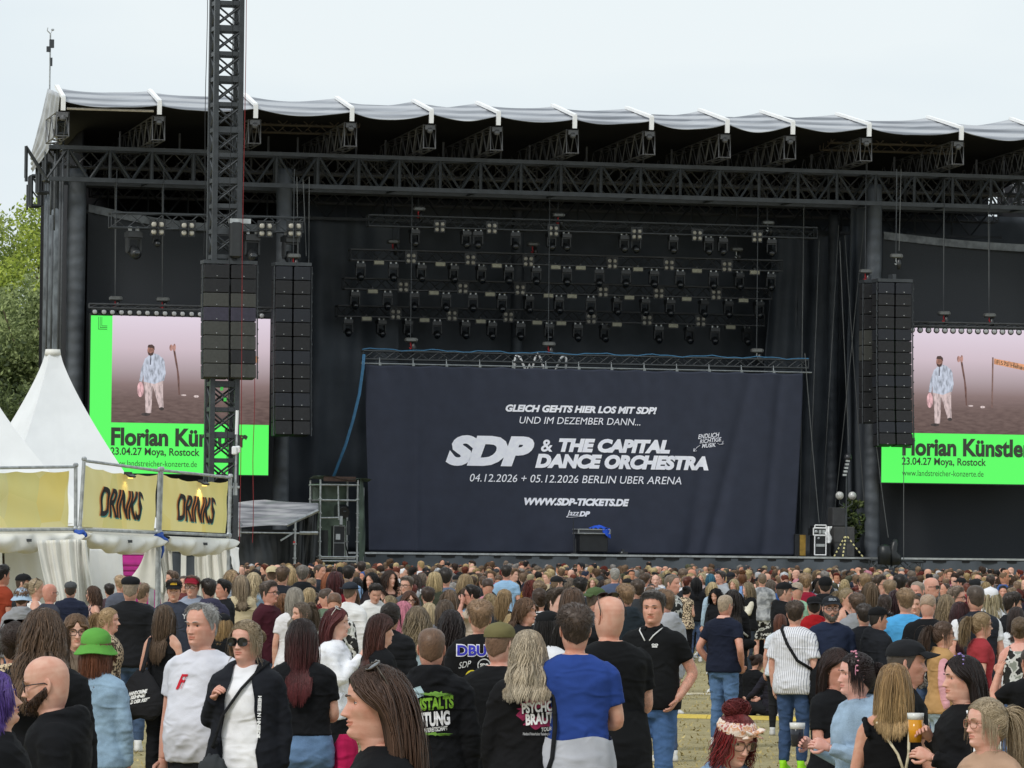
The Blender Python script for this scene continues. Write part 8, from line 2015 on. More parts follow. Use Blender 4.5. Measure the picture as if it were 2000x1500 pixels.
# --- second row
M_ = [
 (138, 1135, 33, 180, 'person in dark blue puffer jacket and grey cap by the tents', dict(hat='cap:4a4c4e', hr=('buzz', '3a3028'), top=('puffer', '23283a'))),
 (96, 1138, 37, 128, 'bald man in glasses with red face by the white curtain', dict(hr=('bald', '5a4a40'), skin='c2806a', glasses='glasses', top=('tee', '3a3c46'))),
 (70, 1129, 36, 100, 'woman with blonde bun and white top left of the bald man', dict(sex='f', hr=('bun', 'b39b78'), top=('tank', 'e2e2e2'), glasses='sunup')),
 (45, 1120, 34, 86, 'man in black cap facing right by the bar counter', dict(hat='cap:1d1d20', hr=('buzz', '4a3a30'), top=('tee', '26272b'))),
 (42, 1149, 38, 182, 'person in grey hoodie and blue white bucket hat with waist bag', dict(hat='bucket:9fb4c8', hr=('short', '6a4a30'), top=('hoodie', '8f9094'))),
 (4, 1104, 36, 130, 'man in rust red shirt at the left picture edge', dict(hr=('short', '1f1a18'), top=('tee', '8a3a26'), skin='a86c50')),
 (183, 1143, 32, 285, 'woman with curly brown hair and floral dress facing left', dict(sex='f', hr=('wavy', '5a3f2e'), L=.26, top=('tank', 'floral'), glasses='glasses', legs=('skirt', 'floral'))),
 (214, 1140, 28, 190, 'dark haired person between floral dress and beret man', dict(hr=('short', '2a211d'), top=('tee', '4a3a40'))),
 (236, 1124, 30, 200, 'blond person half hidden left of the beret man', dict(hr=('short', 'b0906a'), top=('tee', '565a66'))),
 (278, 1140, 36, 150, 'short haired boy right of the beret man', dict(hr=('short', '7a6248'), top=('jacket', '2a2c34'))),
 (340, 1131, 38, 8, 'man in black cap and grey t-shirt holding a cup', dict(hat='cap:1c1c1e', logo=('-----', 'c8a030'), hr=('short', '3a2c24'), top=('tee', '3c414e'), arms=('down', 'hold'), look=-6, nod=8, prints=[pr('F', -.10, 1.32, .05, .06, 'd8d8dc', False, .05), pr('Y', .12, 1.32, .055, .06, 'd8d8dc', False, .05)])),
 (376, 1125, 37, 348, 'man in dark red cap and glasses wearing pale grey hoodie', dict(hat='cap:8a1f30', hr=('short', '5a4030'), glasses='glasses', top=('hoodie', '8b94a4'))),
 (359, 1123, 30, 10, 'man between the black cap and red cap men', dict(hr=('buzz', '4a3a30'), top=('tee', '6a3a3a'))),
 (337, 1115, 28, 290, 'fair man under the tent opening behind the black cap', dict(hr=('short', '6a5444'), top=('tee', 'b8b0a8'))),
 (408, 1131, 37, 205, 'man with dark hair in slate hooded sweatshirt turned away', dict(hr=('short', '2a231f'), top=('hoodie', '3d3c50'), b=1.1)),
 (437, 1132, 34, 292, 'dark haired smiling man in black shirt facing left', dict(hr=('short', '1f1a18'), top=('shirt', '1b1c1f'), skin='b67a60', b=1.05)),
 (471, 1122, 33, 192, 'blonde woman in beige t-shirt with back print near the tent end', dict(sex='f', hr=('long', '9a8468'), L=.30, top=('tee', 'c2b394'), prints=[blob(spiky(0, 1.32, .10, .05, 2, 30, .4), '3a3228')])),
 (452, 1112, 30, 60, 'fair woman with loose hair at the tent corner', dict(sex='f', hr=('wavy', 'a88a62'), L=.25, top=('tee', '9aa2ae'))),
 (495, 1117, 31, 170, 'woman with pale blonde wavy hair in denim dungarees', dict(sex='f', hr=('wavy', 'cdb68a'), L=.3, top=('denim', '7d93a8'))),
 (532, 1105, 32, 180, 'man in black t-shirt and beige cap worn backwards', dict(hat='capback:b8aa88', hr=('buzz', '6a5040'), top=('tee', '1d1e20'), b=1.12)),
 (552, 1107, 31, 165, 'brown haired man in dark jacket right of the beige cap', dict(hr=('short', '5a4432'), top=('jacket', '22252c'))),
 (569, 1108, 28, 200, 'blond person in the gap beside the dark jacket man', dict(hr=('bob', 'b89a68'), sex='f', L=.14, top=('tee', '5a6478'))),
 (591, 1105, 30, 182, 'grey haired man in black hooded jacket before the black cloth', dict(hr=('short', '6a625a'), top=('jacket', '1c1e22', 'hood'))),
 (623, 1101, 33, 70, 'short haired man in dark t-shirt looking right at the scaffold', dict(hr=('buzz', '4a3a30'), top=('tee', '2c3038'), skin='c58a70', b=1.1)),
 (655, 1115, 36, 178, 'person with deep red hair in crimson jacket', dict(sex='f', hr=('long', '4a1518'), L=.22, top=('jacket', '6a1420'))),
 (642, 1117, 28, 180, 'person with copper hair left of the crimson jacket', dict(sex='f', hr=('long', 'a85a2a'), L=.3, top=('tee', '2a2a30'))),
 (681, 1105, 35, 172, 'dark haired man in light blue shirt before the scaffold', dict(hr=('short', '231d1a'), top=('shirt', '7f9dc2'))),
 (706, 1097, 30, 185, 'man in dark blue padded vest at the right scaffold leg', dict(hr=('short', '3c302a'), top=('puffer', '2c3340'))),
 (684, 1136, 37, 152, 'man in dark fedora with white collar turned away', dict(hat='fedora:2b3038', hr=('buzz', '6a5444'), top=('shirt', 'dcdcdc'), skin='c98c76')),
 (653, 1155, 42, 178, 'balding man in green patterned shirt with bare crown', dict(hr=('fringe', '6a4a34'), top=('shirt', 'camo'), skin='c88f74')),
 (637, 1147, 38, 100, 'balding man in profile left of the fedora', dict(hr=('fringe', '4a3a30'), top=('tee', '5a6a58'), skin='c98e76')),
 (731, 1137, 35, 14, 'young man in white hoodie looking down', dict(hr=('short', '2f2722'), top=('hoodie', 'd6d6d4'), nod=22)),
 (795, 1126, 32, 332, 'man with glasses and grey stubble in grey jacket', dict(hr=('short', '6a5e54'), glasses='glasses', top=('jacket', '4a4e54'), beard=None)),
 (776, 1139, 28, 20, 'dark haired man looking over below the glasses man', dict(hr=('short', '26201c'), top=('tee', '3a3c40'))),
 (760, 1113, 30, 40, 'woman with long brown hair and dark brown vest facing right', dict(sex='f', hr=('wavy', '3e2c22'), L=.36, top=('tank', '2d211e'), skin='c9967e')),
 (727, 1117, 30, 325, 'dark haired woman looking left beside the white hoodie', dict(sex='f', hr=('long', '1f1a1a'), top=('tee', '2a2428'))),
 (525, 1135, 40, 62, 'man in burgundy shirt and glasses looking right', dict(hr=('short', '5d5048'), glasses='glasses', top=('shirt', '3f1a24'), skin='c08470', b=1.12)),
 (560, 1143, 30, 190, 'person with maroon hair behind the burgundy shirt', dict(sex='f', hr=('bob', '4a1c20'), top=('tee', '3a2024'))),
 (576, 1146, 42, 185, 'woman with silver blonde long hair and white t-shirt', dict(sex='f', hr=('long', '9a9184'), L=.34, top=('tee', 'd8d6d8'), b=1.1)),
 (604, 1147, 35, 178, 'person with short blond bob in black jacket', dict(sex='f', hr=('bob', 'b79c6c'), L=.14, top=('jacket', '1f2126'))),
 (591, 1175, 47, 300, 'woman with half tied grey brown hair looking left', dict(sex='f', hr=('halfbun', '6a5a4a'), L=.28, top=('shirt', 'a39c92'), b=1.05)),
 (553, 1158, 34, 185, 'person with ginger curls in plum sweater', dict(sex='f', hr=('curly', '8a5a34'), L=.12, top=('long', '4a2a34'))),
 (629, 1163, 36, 10, 'man in glasses peeking between bare crown and silver hair', dict(hr=('short', '3a302a'), glasses='glasses', top=('tee', 'c8c8c8'))),
 (788, 1173, 48, 178, 'person with bright pink straight hair', dict(sex='f', hr=('long', 'd0708a'), L=.30, top=('tee', '3a3034'))),
 (816, 1182, 52, 182, 'person with loose ash blonde curls in light blue shirt', dict(sex='f', hr=('curly', '7a6850'), tip='a08c68', L=.26, top=('denimshirt', '9fb2bc'))),
 (881, 1189, 56, 178, 'person with long wavy near black hair beside the college jacket', dict(sex='f', hr=('wavy', '2a2020'), L=.36, top=('tee', '9fb0c0'))),
 (869, 1170, 46, 182, 'person with straight mid brown hair behind the wavy dark hair', dict(sex='f', hr=('long', '5c4a3a'), L=.34, top=('tee', '5a5a60'))),
 (838, 1176, 40, 176, 'child with pale blonde hair between pink and brown hair', dict(sex='f', hr=('long', 'c8b084'), L=.25, top=('tee', '7a7a80'))),
 (800, 1153, 38, 12, 'woman in glasses with curly reddish brown hair', dict(sex='f', hr=('curly', '5d3a2a'), L=.16, glasses='glasses', top=('tee', '4a3a3a'))),
 (762, 1162, 34, 300, 'woman with dark blonde hair looking left above the puffer jacket', dict(sex='f', hr=('curly', '9a845e'), L=.14, top=('tee', '6a6a5a'))),
 (870, 1110, 34, 184, 'broad man in grey blue t-shirt with dark hair, back turned', dict(hr=('short', '2f2926'), top=('tee', '5d687c'), b=1.14)),
 (909, 1120, 34, 182, 'woman with blonde bob in lavender blouse', dict(sex='f', hr=('bob', 'a08458'), top=('shirt', '8a87a4'))),
 (849, 1116, 32, 178, 'blonde person in olive quilted jacket with beige strap', dict(sex='f', hr=('bob', 'c0a670'), L=.16, top=('puffer', '3c4034'))),
 (923, 1143, 36, 262, 'dark haired man in sunglasses holding a phone to his ear', dict(hr=('short', '221c1a'), top=('tee', 'b8a898'), arms=('ear', 'down'), glasses='sun', skin='b9806a')),
 (957, 1158, 36, 178, 'person with curly short blond hair in navy jacket', dict(sex='f', hr=('curly', '9c8458'), L=.12, top=('jacket', '232c40'))),
 (989, 1104, 34, 176, 'man with dark hair in pale blue t-shirt', dict(hr=('short', '2d2622'), top=('tee', '8fb2d2'), skin='c58c74')),
 (985, 1150, 40, 170, 'woman with golden wavy hair tied back left of the black jacket', dict(sex='f', hr=('pony', '9a7a4c'), top=('jacket', '2a2e34'))),
 (1000, 1197, 42, 178, 'fair blonde head just above the khaki cap', dict(sex='f', hr=('long', 'b8985e'), top=('tee', '7a6a60'))),
 (1070, 1192, 62, 132, 'woman in black cap with long black hair and white jacket', dict(sex='f', hr=('long', '1f1a1a'), L=.3, hat='cap:17181a', top=('jacket', 'd6d6da'), skin='d0a08c')),
 (1088, 1149, 47, 52, 'pale young man with straight brown hair looking right', dict(hr=('short', '4a3c30'), top=('tee', 'a8b0b4'), skin='d8b0a0')),
 (1025, 1166, 50, 62, 'man with brown mullet in black hooded jacket', dict(hr=('mullet', '6a4c34'), top=('jacket', '1c1d20', 'hood'), skin='c58e76')),
 (1054, 1148, 40, 190, 'woman with brown bun and striped top', dict(sex='f', hr=('bun', '4a382c'), top=('long', 'hstripes'))),
 (1118, 1146, 56, 182, 'person with shaggy brown hair and black scarf', dict(sex='f', hr=('bob', '5d4432'), L=.15, top=('puffer', '1c1d20'))),
 (1163, 1146, 44, 118, 'man in green and white cap with grey jacket looking right', dict(hat='capback:4a5a3a', hr=('buzz', '5a4a40'), top=('jacket', '4c4e54'), skin='c98e78')),
 (1201, 1108, 34, 182, 'tall broad man in slate t-shirt with grey hair', dict(hr=('buzz', '8a8680'), top=('tee', '4c566e'), b=1.2)),
 (1222, 1142, 42, 205, 'young man with sandy hair in dark teal hoodie', dict(hr=('short', '8a6a48'), top=('hoodie', '272f36'))),
 (1246, 1132, 34, 190, 'brown haired man in dark grey jacket beside the teal hoodie', dict(hr=('short', '4a3a2e'), top=('jacket', '35373a'))),
 (1299, 1152, 44, 222, 'sandy haired man in light grey hoodie behind the polo man', dict(hr=('short', '7a5c40'), top=('hoodie', 'a6a8ae'), skin='cf9580')),
 (1312, 1120, 34, 62, 'man in black and white patterned shirt with short hair', dict(hr=('buzz', '6a5a4a'), top=('shirt', 'camo'), skin='c78d76')),
 (1134, 1128, 33, 180, 'person with thick curly dark hair left of the green cap', dict(hr=('spiky', '231e1c'), top=('tee', '2e3036'))),
]
for px, py, hp, F, lab, kw in M_:
    rr, ap, s = P(px, py, hp, F, lab, **kw)
    if 'holding a cup' in lab: cup(rr, 'dark drink cup in the hand of the man in grey t-shirt', ap[1][2] + np.array((.02, -.08, .05)), '3a1c1a', .13)
# --- people seen down to their feet on the open grass, right half
def D(px, py, d, F, lab, **kw): return P(px, py, 2290 / d, F, lab, d=d, **kw)
M2 = [
 (1338, 1142, 92, 150, 'woman in beige leopard vest and black leggings looking down', dict(sex='f', hr=('bun', '1b1717'), top=('vest', 'leopard'), inner=None, legs=('leggings', '16161a'), shoes='222222', nod=24, arms=('front', 'front'), b=1.06)),
 (1392, 1136, 90, 205, 'blonde woman in pale denim jacket, black leggings and white shoes', dict(sex='f', hr=('bob', 'c4ab78'), L=.2, top=('denim', '9db3c4'), legs=('leggings', '17171a'), shoes='e0e0e0', walk=.7)),
 (1401, 1148, 78, 330, 'woman in black hood with pale blue bag strap', dict(sex='f', hr=('long', '1a1616'), hat='hood:16161a', top=('hoodie', '17181b'), nod=12, arms=('front', 'front'), legs=('trousers', BK))),
 (1416, 1160, 56, 142, 'balding man in navy polo shirt with orange collar, hand in jeans pocket', dict(hr=('buzz', 'a08a70'), glasses='glasses', top=('polo', '1b2030', 'd8a898', 'd87a58'), legs=('jeans', '54739a'), arms=('pocket', 'pocket'), skin='c98a70', b=1.16, belly=.3, res=2)),
 (1432, 1150, 68, 185, 'woman all in black with grey bag strap and long wide skirt', dict(sex='f', hr=('long', '2a201c'), top=('long', '141417'), legs=('skirt', '1b1c20', .10), b=1.2)),
 (1462, 1136, 88, 288, 'woman with long fair hair in black vest with cream sleeves', dict(sex='f', hr=('long', '8d7a5c'), L=.32, top=('vest', '17181a'), inner=('long', 'd6d0c0'), open_front=.02, legs=('jeans', '27303c'), shoes='dcdcdc', arms=('eat', 'down'))),
 (1434, 1130, 96, 330, 'blonde short haired woman touching her face', dict(sex='f', hr=('bob', 'bfa87a'), L=.10, top=('tee', '7f9cc8'), arms=('eat', 'down'))),
 (1489, 1119, 96, 184, 'man in grey washed t-shirt and camouflage shorts', dict(hr=('buzz', '6d5a46'), top=('tee', 'marble'), legs=('shorts', 'camo'), shoes='6a604c', b=1.05)),
 (1531, 1136, 66, 100, 'man in black cap with black jacket over his shoulder', dict(hat='cap:1a1a1c', hr=('buzz', '5a4a40'), top=('jacket', '17181a', 'hood'), legs=('jeans', '2c3442'), b=1.1)),
 (1557, 1135, 70, 184, 'balding man in mint green t-shirt', dict(hr=('fringe', '9a8a74'), top=('tee', '8fb59a'), skin='c98e76', b=1.08)),
 (1524, 1198, 60, 178, 'auburn haired woman in white top and black leggings behind the striped shirt', dict(sex='f', hr=('long', '6a3a26'), L=.24, top=('tee', 'cfd6de'), legs=('leggings', '1f2022'), shoes='c8c8c8', b=1.1)),
 (1553, 1174, 50, 152, 'young man in white pinstriped shirt, jeans and neon green shoes', dict(hr=('short', '4a3a2e'), glasses='glasses', top=('oversize', 'stripes'), legs=('jeans', '2f4668'), shoes='8fd414', b=1.14, look=20, res=2, skin='cf9c84')),
 (1590, 1164, 58, 182, 'person in red and black hooded jacket and black cap', dict(hat='capback:18181a', hr=('buzz', '2a2422'), top=('hoodie', '9c1a20'), b=1.06)),
 (1623, 1163, 50, 6, 'man with grey beard, glasses and dark cap facing the camera', dict(hat='cap:23252a', hr=('buzz', '5a5048'), glasses='glasses', beard='6a625a', top=('long', '232b40'), skin='c58e78', logo=('BERLIN', '9aa0a8'), b=1.08)),
 (1714, 1184, 50, 112, 'man in black hooded rain jacket and black cap facing right', dict(hat='cap:151517', hr=('buzz', '2a2422'), top=('jacket', '1d1f24', 'hood'), skin='b98268', b=1.1)),
 (1688, 1180, 54, 185, 'short haired man in black jacket behind the rain jacket', dict(hr=('short', '3a302a'), top=('jacket', '191b20'))),
 (1674, 1159, 58, 192, 'young man with brown hair in grey hoodie', dict(hr=('short', '5d4838'), top=('hoodie', '8c8f94'))),
 (1612, 1125, 70, 178, 'person in black beanie and black hooded jacket', dict(hat='beanie:17181a', hr=('buzz', '2a2422'), top=('jacket', '1b1c20', 'hood'))),
 (1573, 1120, 76, 186, 'sandy haired man in crimson t-shirt', dict(hr=('short', '8a6c4a'), top=('tee', '8c1f34'))),
 (1653, 1148, 66, 60, 'woman with fair hair tied up in black top', dict(sex='f', hr=('pony', '9a8460'), top=('tank', BK))),
 (1769, 1150, 54, 186, 'man in sky blue t-shirt with sandy hair', dict(hr=('short', '8c6e4c'), top=('tee', '4fa0d6'), b=1.1, arms=('out', 'down'))),
 (1758, 1122, 74, 180, 'boy in bright orange shirt with dark hair', dict(hr=('short', '231e1c'), top=('tee', 'd8481c'))),
 (1812, 1158, 52, 160, 'bald man in black t-shirt looking right', dict(hr=('fringe', 'a0846a'), top=('tee', '17181b'), skin='cf9a84', b=1.12)),
 (1841, 1212, 44, 96, 'woman with brown ponytail in pink top with tan vest and white sleeves', dict(sex='f', hr=('pony', '5a4232'), top=('vest', 'b08a5c'), inner=('long', 'd8a0a8'), open_front=.05, glasses='glasses', legs=('jeans', '9fb0bc'))),
 (1916, 1195, 47, 100, 'woman with fair ponytail in brick red t-shirt facing right', dict(sex='f', hr=('pony', '9a7e54'), L=.30, top=('tee', '96343a'), glasses='glasses', skin='d09c84', b=1.05)),
 (1906, 1141, 50, 196, 'short haired man in dark quilted vest over white t-shirt', dict(hr=('buzz', '4a3c32'), top=('vest', '272a32'), inner=('tee', 'dcdce0'), open_front=.0, skin='cf9880', b=1.15)),
 (1875, 1174, 50, 180, 'woman with long dark red hair and mottled plum top', dict(sex='f', hr=('long', '3d1a1e'), L=.36, top=('tee', 'floral'))),
 (1848, 1160, 56, 178, 'woman with long ash blonde hair behind the bald black t-shirt man', dict(sex='f', hr=('wavy', '8c7656'), L=.36, top=('tank', BK))),
 (1867, 1146, 60, 70, 'grey haired man in glasses and green t-shirt', dict(hr=('short', '7d6a5a'), glasses='glasses', top=('tee', '2c4a3a'), skin='cb927c')),
 (1985, 1184, 52, 168, 'person with dark hair in white t-shirt near the right edge', dict(sex='f', hr=('bob', '3a2c28'), top=('tee', 'd8dade'))),
 (1992, 1204, 46, 172, 'woman with brown bun and bare pink back with dark straps', dict(sex='f', hr=('bun', '6a543c'), top=('tank', 'camo'), skin='d69c8c', b=1.15)),
 (1818, 1126, 66, 60, 'bald man in sunglasses and dark polo shirt', dict(hr=('bald', '5a4a40'), glasses='sun', top=('polo', '23252a'), skin='c8907a')),
 (1793, 1134, 64, 320, 'grey haired man with broad face looking left', dict(hr=('buzz', '8a7a6a'), top=('jacket', '3c4048'), skin='c98c78', b=1.1)),
 (1935, 1147, 62, 182, 'person in white hood near the right edge', dict(hat='hood:d4d4d8', hr=('long', 'a89870'), sex='f', top=('hoodie', 'cfd0d4'))),
 (1977, 1157, 56, 110, 'person in black baseball cap and black jacket near the right edge', dict(hat='cap:1a1a1c', hr=('short', '3a302a'), top=('jacket', '1a1b1e'))),
 (1728, 1160, 60, 175, 'girl with dark braid in patterned blouse', dict(sex='f', hr=('braid', '3a2a22'), L=.35, top=('shirt', 'floral'))),
 (1748, 1152, 64, 180, 'person with long maroon ponytail in white t-shirt', dict(sex='f', hr=('pony', '33161c'), L=.34, top=('tee', 'd2d2d4'))),
 (1788, 1160, 58, 350, 'woman with pushed up sunglasses looking toward the camera', dict(sex='f', hr=('bun', '6a5442'), glasses='sunup', top=('tee', '3a3a3e'))),
 (1690, 1120, 78, 178, 'sandy haired man in dark t-shirt above the grey hoodie', dict(hr=('short', '8a6c48'), top=('tee', '202227'))),
 (1700, 1136, 70, 178, 'woman with long brown hair in white top beside sandy man', dict(sex='f', hr=('long', '6d563c'), L=.36, top=('tee', 'b8b4b0'))),
 (1718, 1124, 74, 60, 'young man in sunglasses and light blue t-shirt', dict(hr=('short', '4a3a2e'), glasses='sun', top=('tee', '7f9ec8'))),
 (1738, 1133, 72, 184, 'fair haired man in white t-shirt with broad back', dict(hr=('short', '8a7050'), top=('tee', 'd6d8da'), b=1.2)),
 (1360, 1127, 100, 182, 'person with long black hair in dark jacket behind the leopard vest', dict(sex='f', hr=('long', '141214'), L=.3, top=('jacket', '1b1c20'))),
 (1388, 1120, 104, 182, 'person with turquoise blue hair', dict(sex='f', hr=('long', '1f6f8c'), L=.22, top=('tee', '2a2c30'))),
 (1408, 1115, 100, 300, 'grey bearded man in light grey hoodie looking left', dict(hr=('short', '4a4644'), top=('hoodie', 'a4a8ae'), skin='b98470')),
 (1450, 1118, 100, 180, 'person with ginger bun in blue shirt', dict(sex='f', hr=('highbun', '7a4a26'), top=('tee', '7f9fd0'))),
 (1427, 1117, 104, 150, 'person in dark cap and black top before the ginger bun', dict(hat='cap:23252a', hr=('buzz', '3a302a'), top=('tee', '202226'))),
 (1372, 1118, 106, 330, 'pale blonde woman left of the turquoise hair', dict(sex='f', hr=('bob', 'c6b184'), L=.16, top=('tee', 'b0a0a0'))),
 (1334, 1111, 104, 178, 'sandy haired man in white t-shirt with broad shoulders', dict(hr=('short', '6d5846'), top=('tee', 'd8dade'), b=1.15)),
]
for px, py, d, F, lab, kw in M2:
    rr, ap, s = D(px, py, d, F, lab, **kw)
    if 'pinstriped' in lab:
        strap_bag(rr, 'thin black cross body strap bag of the pinstriped shirt', -1, .98, '1a1a1c', (.06, .04, .07), x=-.24, y=.05, back=.035)
        o = held('folded_jacket', 'black jacket hung over the arm of the pinstriped shirt', 'jacket', rr); mb = MB()
        tube(mb, [(-.25, .02, 1.14), (-.29, .03, .98), (-.28, .02, .78), (-.25, .02, .66)], [.05, .11, .12, .06], 14, flat=.6); mb.build('cloth', cloth_mat('18191c'), o, smooth=True)
    if 'all in black' in lab: strap_bag(rr, 'grey strapped black bag of the woman in wide skirt', -1, 1.0, '17181a', (.12, .06, .09), x=-.2, y=.12, sc='a8a49c')
    if 'balding man in navy' in lab: pass
# --- two sitting on the grass
def sitter(px, pyg, d, F, lab, **kw):
    global PEOPLE
    PEOPLE += 1
    v = ray(px, pyg); t = d / v[1]; x = v[0] * t
    r = thing('person', lab, 'person', (x, d, -.76 * .86), R(F), 'people in the festival crowd'); r.scale = (.86,) * 3
    make_person(r, res=2, seed=PEOPLE * 13, sit=True, **kw); PLACED.append((px, pyg, 40, d))
sitter(1472, 1395, 67, 140, 'woman in black t-shirt with brown bun sitting on the grass', sex='f', hr=('bun', '3a2720'), top=('tee', BK), legs=('trousers', BK), nod=20, look=-30, b=1.2, arms=('knee', 'knee'))
sitter(1506, 1400, 66, 230, 'person in dark clothes sitting right of the woman with bun', hr=('short', '5a4a40'), top=('long', '26252e'), legs=('trousers', '1f2024'), nod=15, arms=('knee', 'knee'))
flush()
# ---------------------------------------------------------------- the rest of the crowd towards the stage
HAIRC = [('dark brown', '33261f'), ('brown', '54402f'), ('light brown', '6c5846'), ('black', '1c1817'), ('blonde', '9a835c'), ('pale blonde', 'b09c74'), ('grey', '7f7a76'), ('auburn', '5c2d1f'), ('sandy', '7a6650'), ('red', '5e241a'), ('brown', '4a382a'), ('dark brown', '3a2c24'), ('light brown', '6e5844'), ('grey brown', '6b5f54'), ('brown', '5a4636'), ('black', '231e1c')]
TOPC = [('black', '17181b'), ('black', '1d1e21'), ('charcoal', '2b2d31'), ('navy', '20283c'), ('grey', '75777c'), ('white', 'd4d4d6'), ('dark green', '2d3a30'), ('burgundy', '4e1c26'), ('light blue', '8aa7c4'), ('beige', 'a99a80'), ('blue', '33538c'), ('pink', 'b57a86'), ('red', '93242a'), ('olive', '4b4c38'), ('pale grey', 'a4a6aa'), ('mustard', 'a8842e'), ('white', 'cfcfd2'), ('white', 'dadadc'), ('grey', '85878c'), ('light blue', '9ab2cc'), ('pale grey', 'b4b6ba')]
SKINS = ['c9977f', 'd0a08a', 'bf886c', 'c98e76', 'd6a894']
def where(px):
    for lim, w in ((560, 'beside the grey canopy'), (640, 'left of the scaffold tower'), (735, 'in front of the scaffold tower'), (860, 'below the left banner end'), (960, 'below the big banner letters'), (1040, 'left of the flight case'), (1120, 'just left of the flight case'), (1200, 'below the flight case'), (1300, 'right of the flight case'), (1420, 'below the banner arrow'), (1560, 'below the right banner end'),
                   (1680, 'before the rack and speaker stack'), (1790, 'before the wrapped camera'), (1900, 'below the right video screen'), (9999, 'near the right picture edge')):
        if px < lim: return w
def crowd():
    rg = np.random.default_rng(21); rr = random.Random(5)
    # spots
    taken = [tuple(o.location[:2]) for o in COL.objects if o.get('category') == 'person']
    cell = {}
    for x, y in taken: cell.setdefault((int(x // 1), int(y // 1)), []).append((x, y))
    spots = []; tries = 0
    while len(spots) < 1300 and tries < 60000:
        tries += 1
        y = math.sqrt(rg.uniform(60 ** 2, 171.5 ** 2)); px = rg.uniform(440, 2030); x = (px - 1000) / FPX * y
        if y < 100 and px < 500: continue
        if y > 160 and px < 730: continue
        if y > 100 and px < 462: continue
        if y < 100 and 1285 < px < 1650: continue
        if y < 98 and rg.random() < .78: continue
        if y < 70 and (px > 1640 and rg.random() < .5): continue
        ok = True
        for a in (-1, 0, 1):
            for b in (-1, 0, 1):
                for q in cell.get((int(x // 1) + a, int(y // 1) + b), ()):
                    if (q[0] - x) ** 2 + (q[1] - y) ** 2 < (.42 if y > 90 else .55) ** 2: ok = False
        if not ok: continue
        cell.setdefault((int(x // 1), int(y // 1)), []).append((x, y)); spots.append((x, y, px))
    spots.sort(key=lambda s: s[1])
    nind = max(0, 300 - len(taken))
    # templates for the countable ones
    T = []
    for i, (sex, hs, top, hat, arms) in enumerate((('m', 'short', 'tee', None, ('down', 'down')), ('m', 'buzz', 'hoodie', None, ('front', 'front')), ('f', 'long', 'tee', None, ('front', 'down')), ('f', 'bob', 'jacket', None, ('front', 'front')), ('f', 'pony', 'tee', None, ('down', 'eat')), ('m', 'short', 'jacket', None, ('pocket', 'pocket')), ('m', 'buzz', 'tee', 'cap:202124', ('fold', 'fold')), ('f', 'wavy', 'hoodie', None, ('down', 'front')), ('m', 'fringe', 'shirt', None, ('down', 'hold')), ('f', 'bun', 'shirt', None, ('eat', 'down')))):
        r = thing('person', 'x', 'person'); make_person(r, sex=sex, hr=(hs, '54402f'), top=(top, '202124'), hat=hat, arms=arms, res=1, seed=900 + i, b=1.0 + .05 * (i % 3), legs=('jeans' if i % 2 else 'trousers', '2d3442'))
        T.append((r, sex, hs, top, hat))
    flush()
    lab = set(); used = set()
    HS = {'short': 'short %s hair', 'buzz': 'cropped %s hair', 'long': 'long straight %s hair', 'bob': '%s bob', 'pony': '%s ponytail', 'fringe': 'balding %s head', 'wavy': 'wavy %s hair', 'bun': '%s hair in a bun'}
    GS = {'tee': 't-shirt', 'hoodie': 'hoodie', 'jacket': 'jacket', 'shirt': 'shirt'}
    for x, y, px in spots[:nind]:
        for _ in range(60):
            k = rr.randrange(len(T)); r0, sex, hs, top, hat = T[k]; hn, hc = rr.choice(HAIRC); tn, tc = rr.choice(TOPC)
            if sex == 'm' and hn in ('pale blonde', 'red'): continue
            head = ('%s cap' % rr.choice(['black'])) if hat else HS[hs] % hn
            l = '%s with %s and %s %s %s' % ('man' if sex == 'm' else 'woman', head, tn, GS[top], where(px))
            if l not in lab and len(l.split()) < 17: break
        lab.add(l)
        o = r0 if k not in used else r0.copy()
        if k in used: COL.objects.link(o)
        kids = list(r0.children)
        for ch in kids:
            c = ch if k not in used else ch.copy()
            if k in used: COL.objects.link(c); c.parent = o
            nm = ch.data.name.split('.')[0]
            m = {'body': skin_mat(rr.choice(SKINS)), 'hair': mat('hair_' + hc, hc, .5, noise=.2, nscale=30), 'shoe': None, 'cap': None, 'jeans': cloth_mat(rr.choice(['3a4a64', '2a3040', '566a88']), True), 'trousers': cloth_mat(rr.choice(['1b1c1f', '2a2b2e', '4a4438']))}.get(nm, cloth_mat(tc))
            if m: c.material_slots[0].link = 'OBJECT'; c.material_slots[0].material = m
        used.add(k)
        s = rr.gauss(.985, .04) * (1.0 if sex == 'm' else .955)
        o.location = (x, y, ground(x, y)); o.scale = (s, s, s); o['label'] = l; o['group'] = 'people in the festival crowd'
        f = rr.random(); o.rotation_euler = (0, 0, R(180 + rr.gauss(-5, 25)) if f < .78 else R(rr.uniform(0, 360)))
    for k, t in enumerate(T):
        if k not in used:
            for c in list(t[0].children): bpy.data.objects.remove(c)
            bpy.data.objects.remove(t[0])
    # everyone farther away: one mass, each figure still whole (head, hair, arms, trunk, legs)
    kinds = []
    for i, (sex, hs, slv) in enumerate((('m', 'short', .6), ('m', 'buzz', 2), ('f', 'long', .6), ('f', 'bob', 2), ('f', 'pony', .6), ('m', 'short', 2), ('m', 'fringe', .6), ('f', 'wavy', 2), ('m', 'buzz', .6), ('m', 'bald', 2), ('m', 'short', .6))):
        tab = torso_tab(sex, 1.04, .1); g = np.random.default_rng(i); L_ = []
        def part(role, fn): mb = MB(); fn(mb); L_.append((role, mb.data()))
        hp = np.array((0, -.01, 1.5135))
        def hd(mb):
            head_mesh(mb, 1, sex, .1, g)
            for q in range(len(mb.v)): mb.v[q] = mb.v[q] + hp
        part(0, hd)
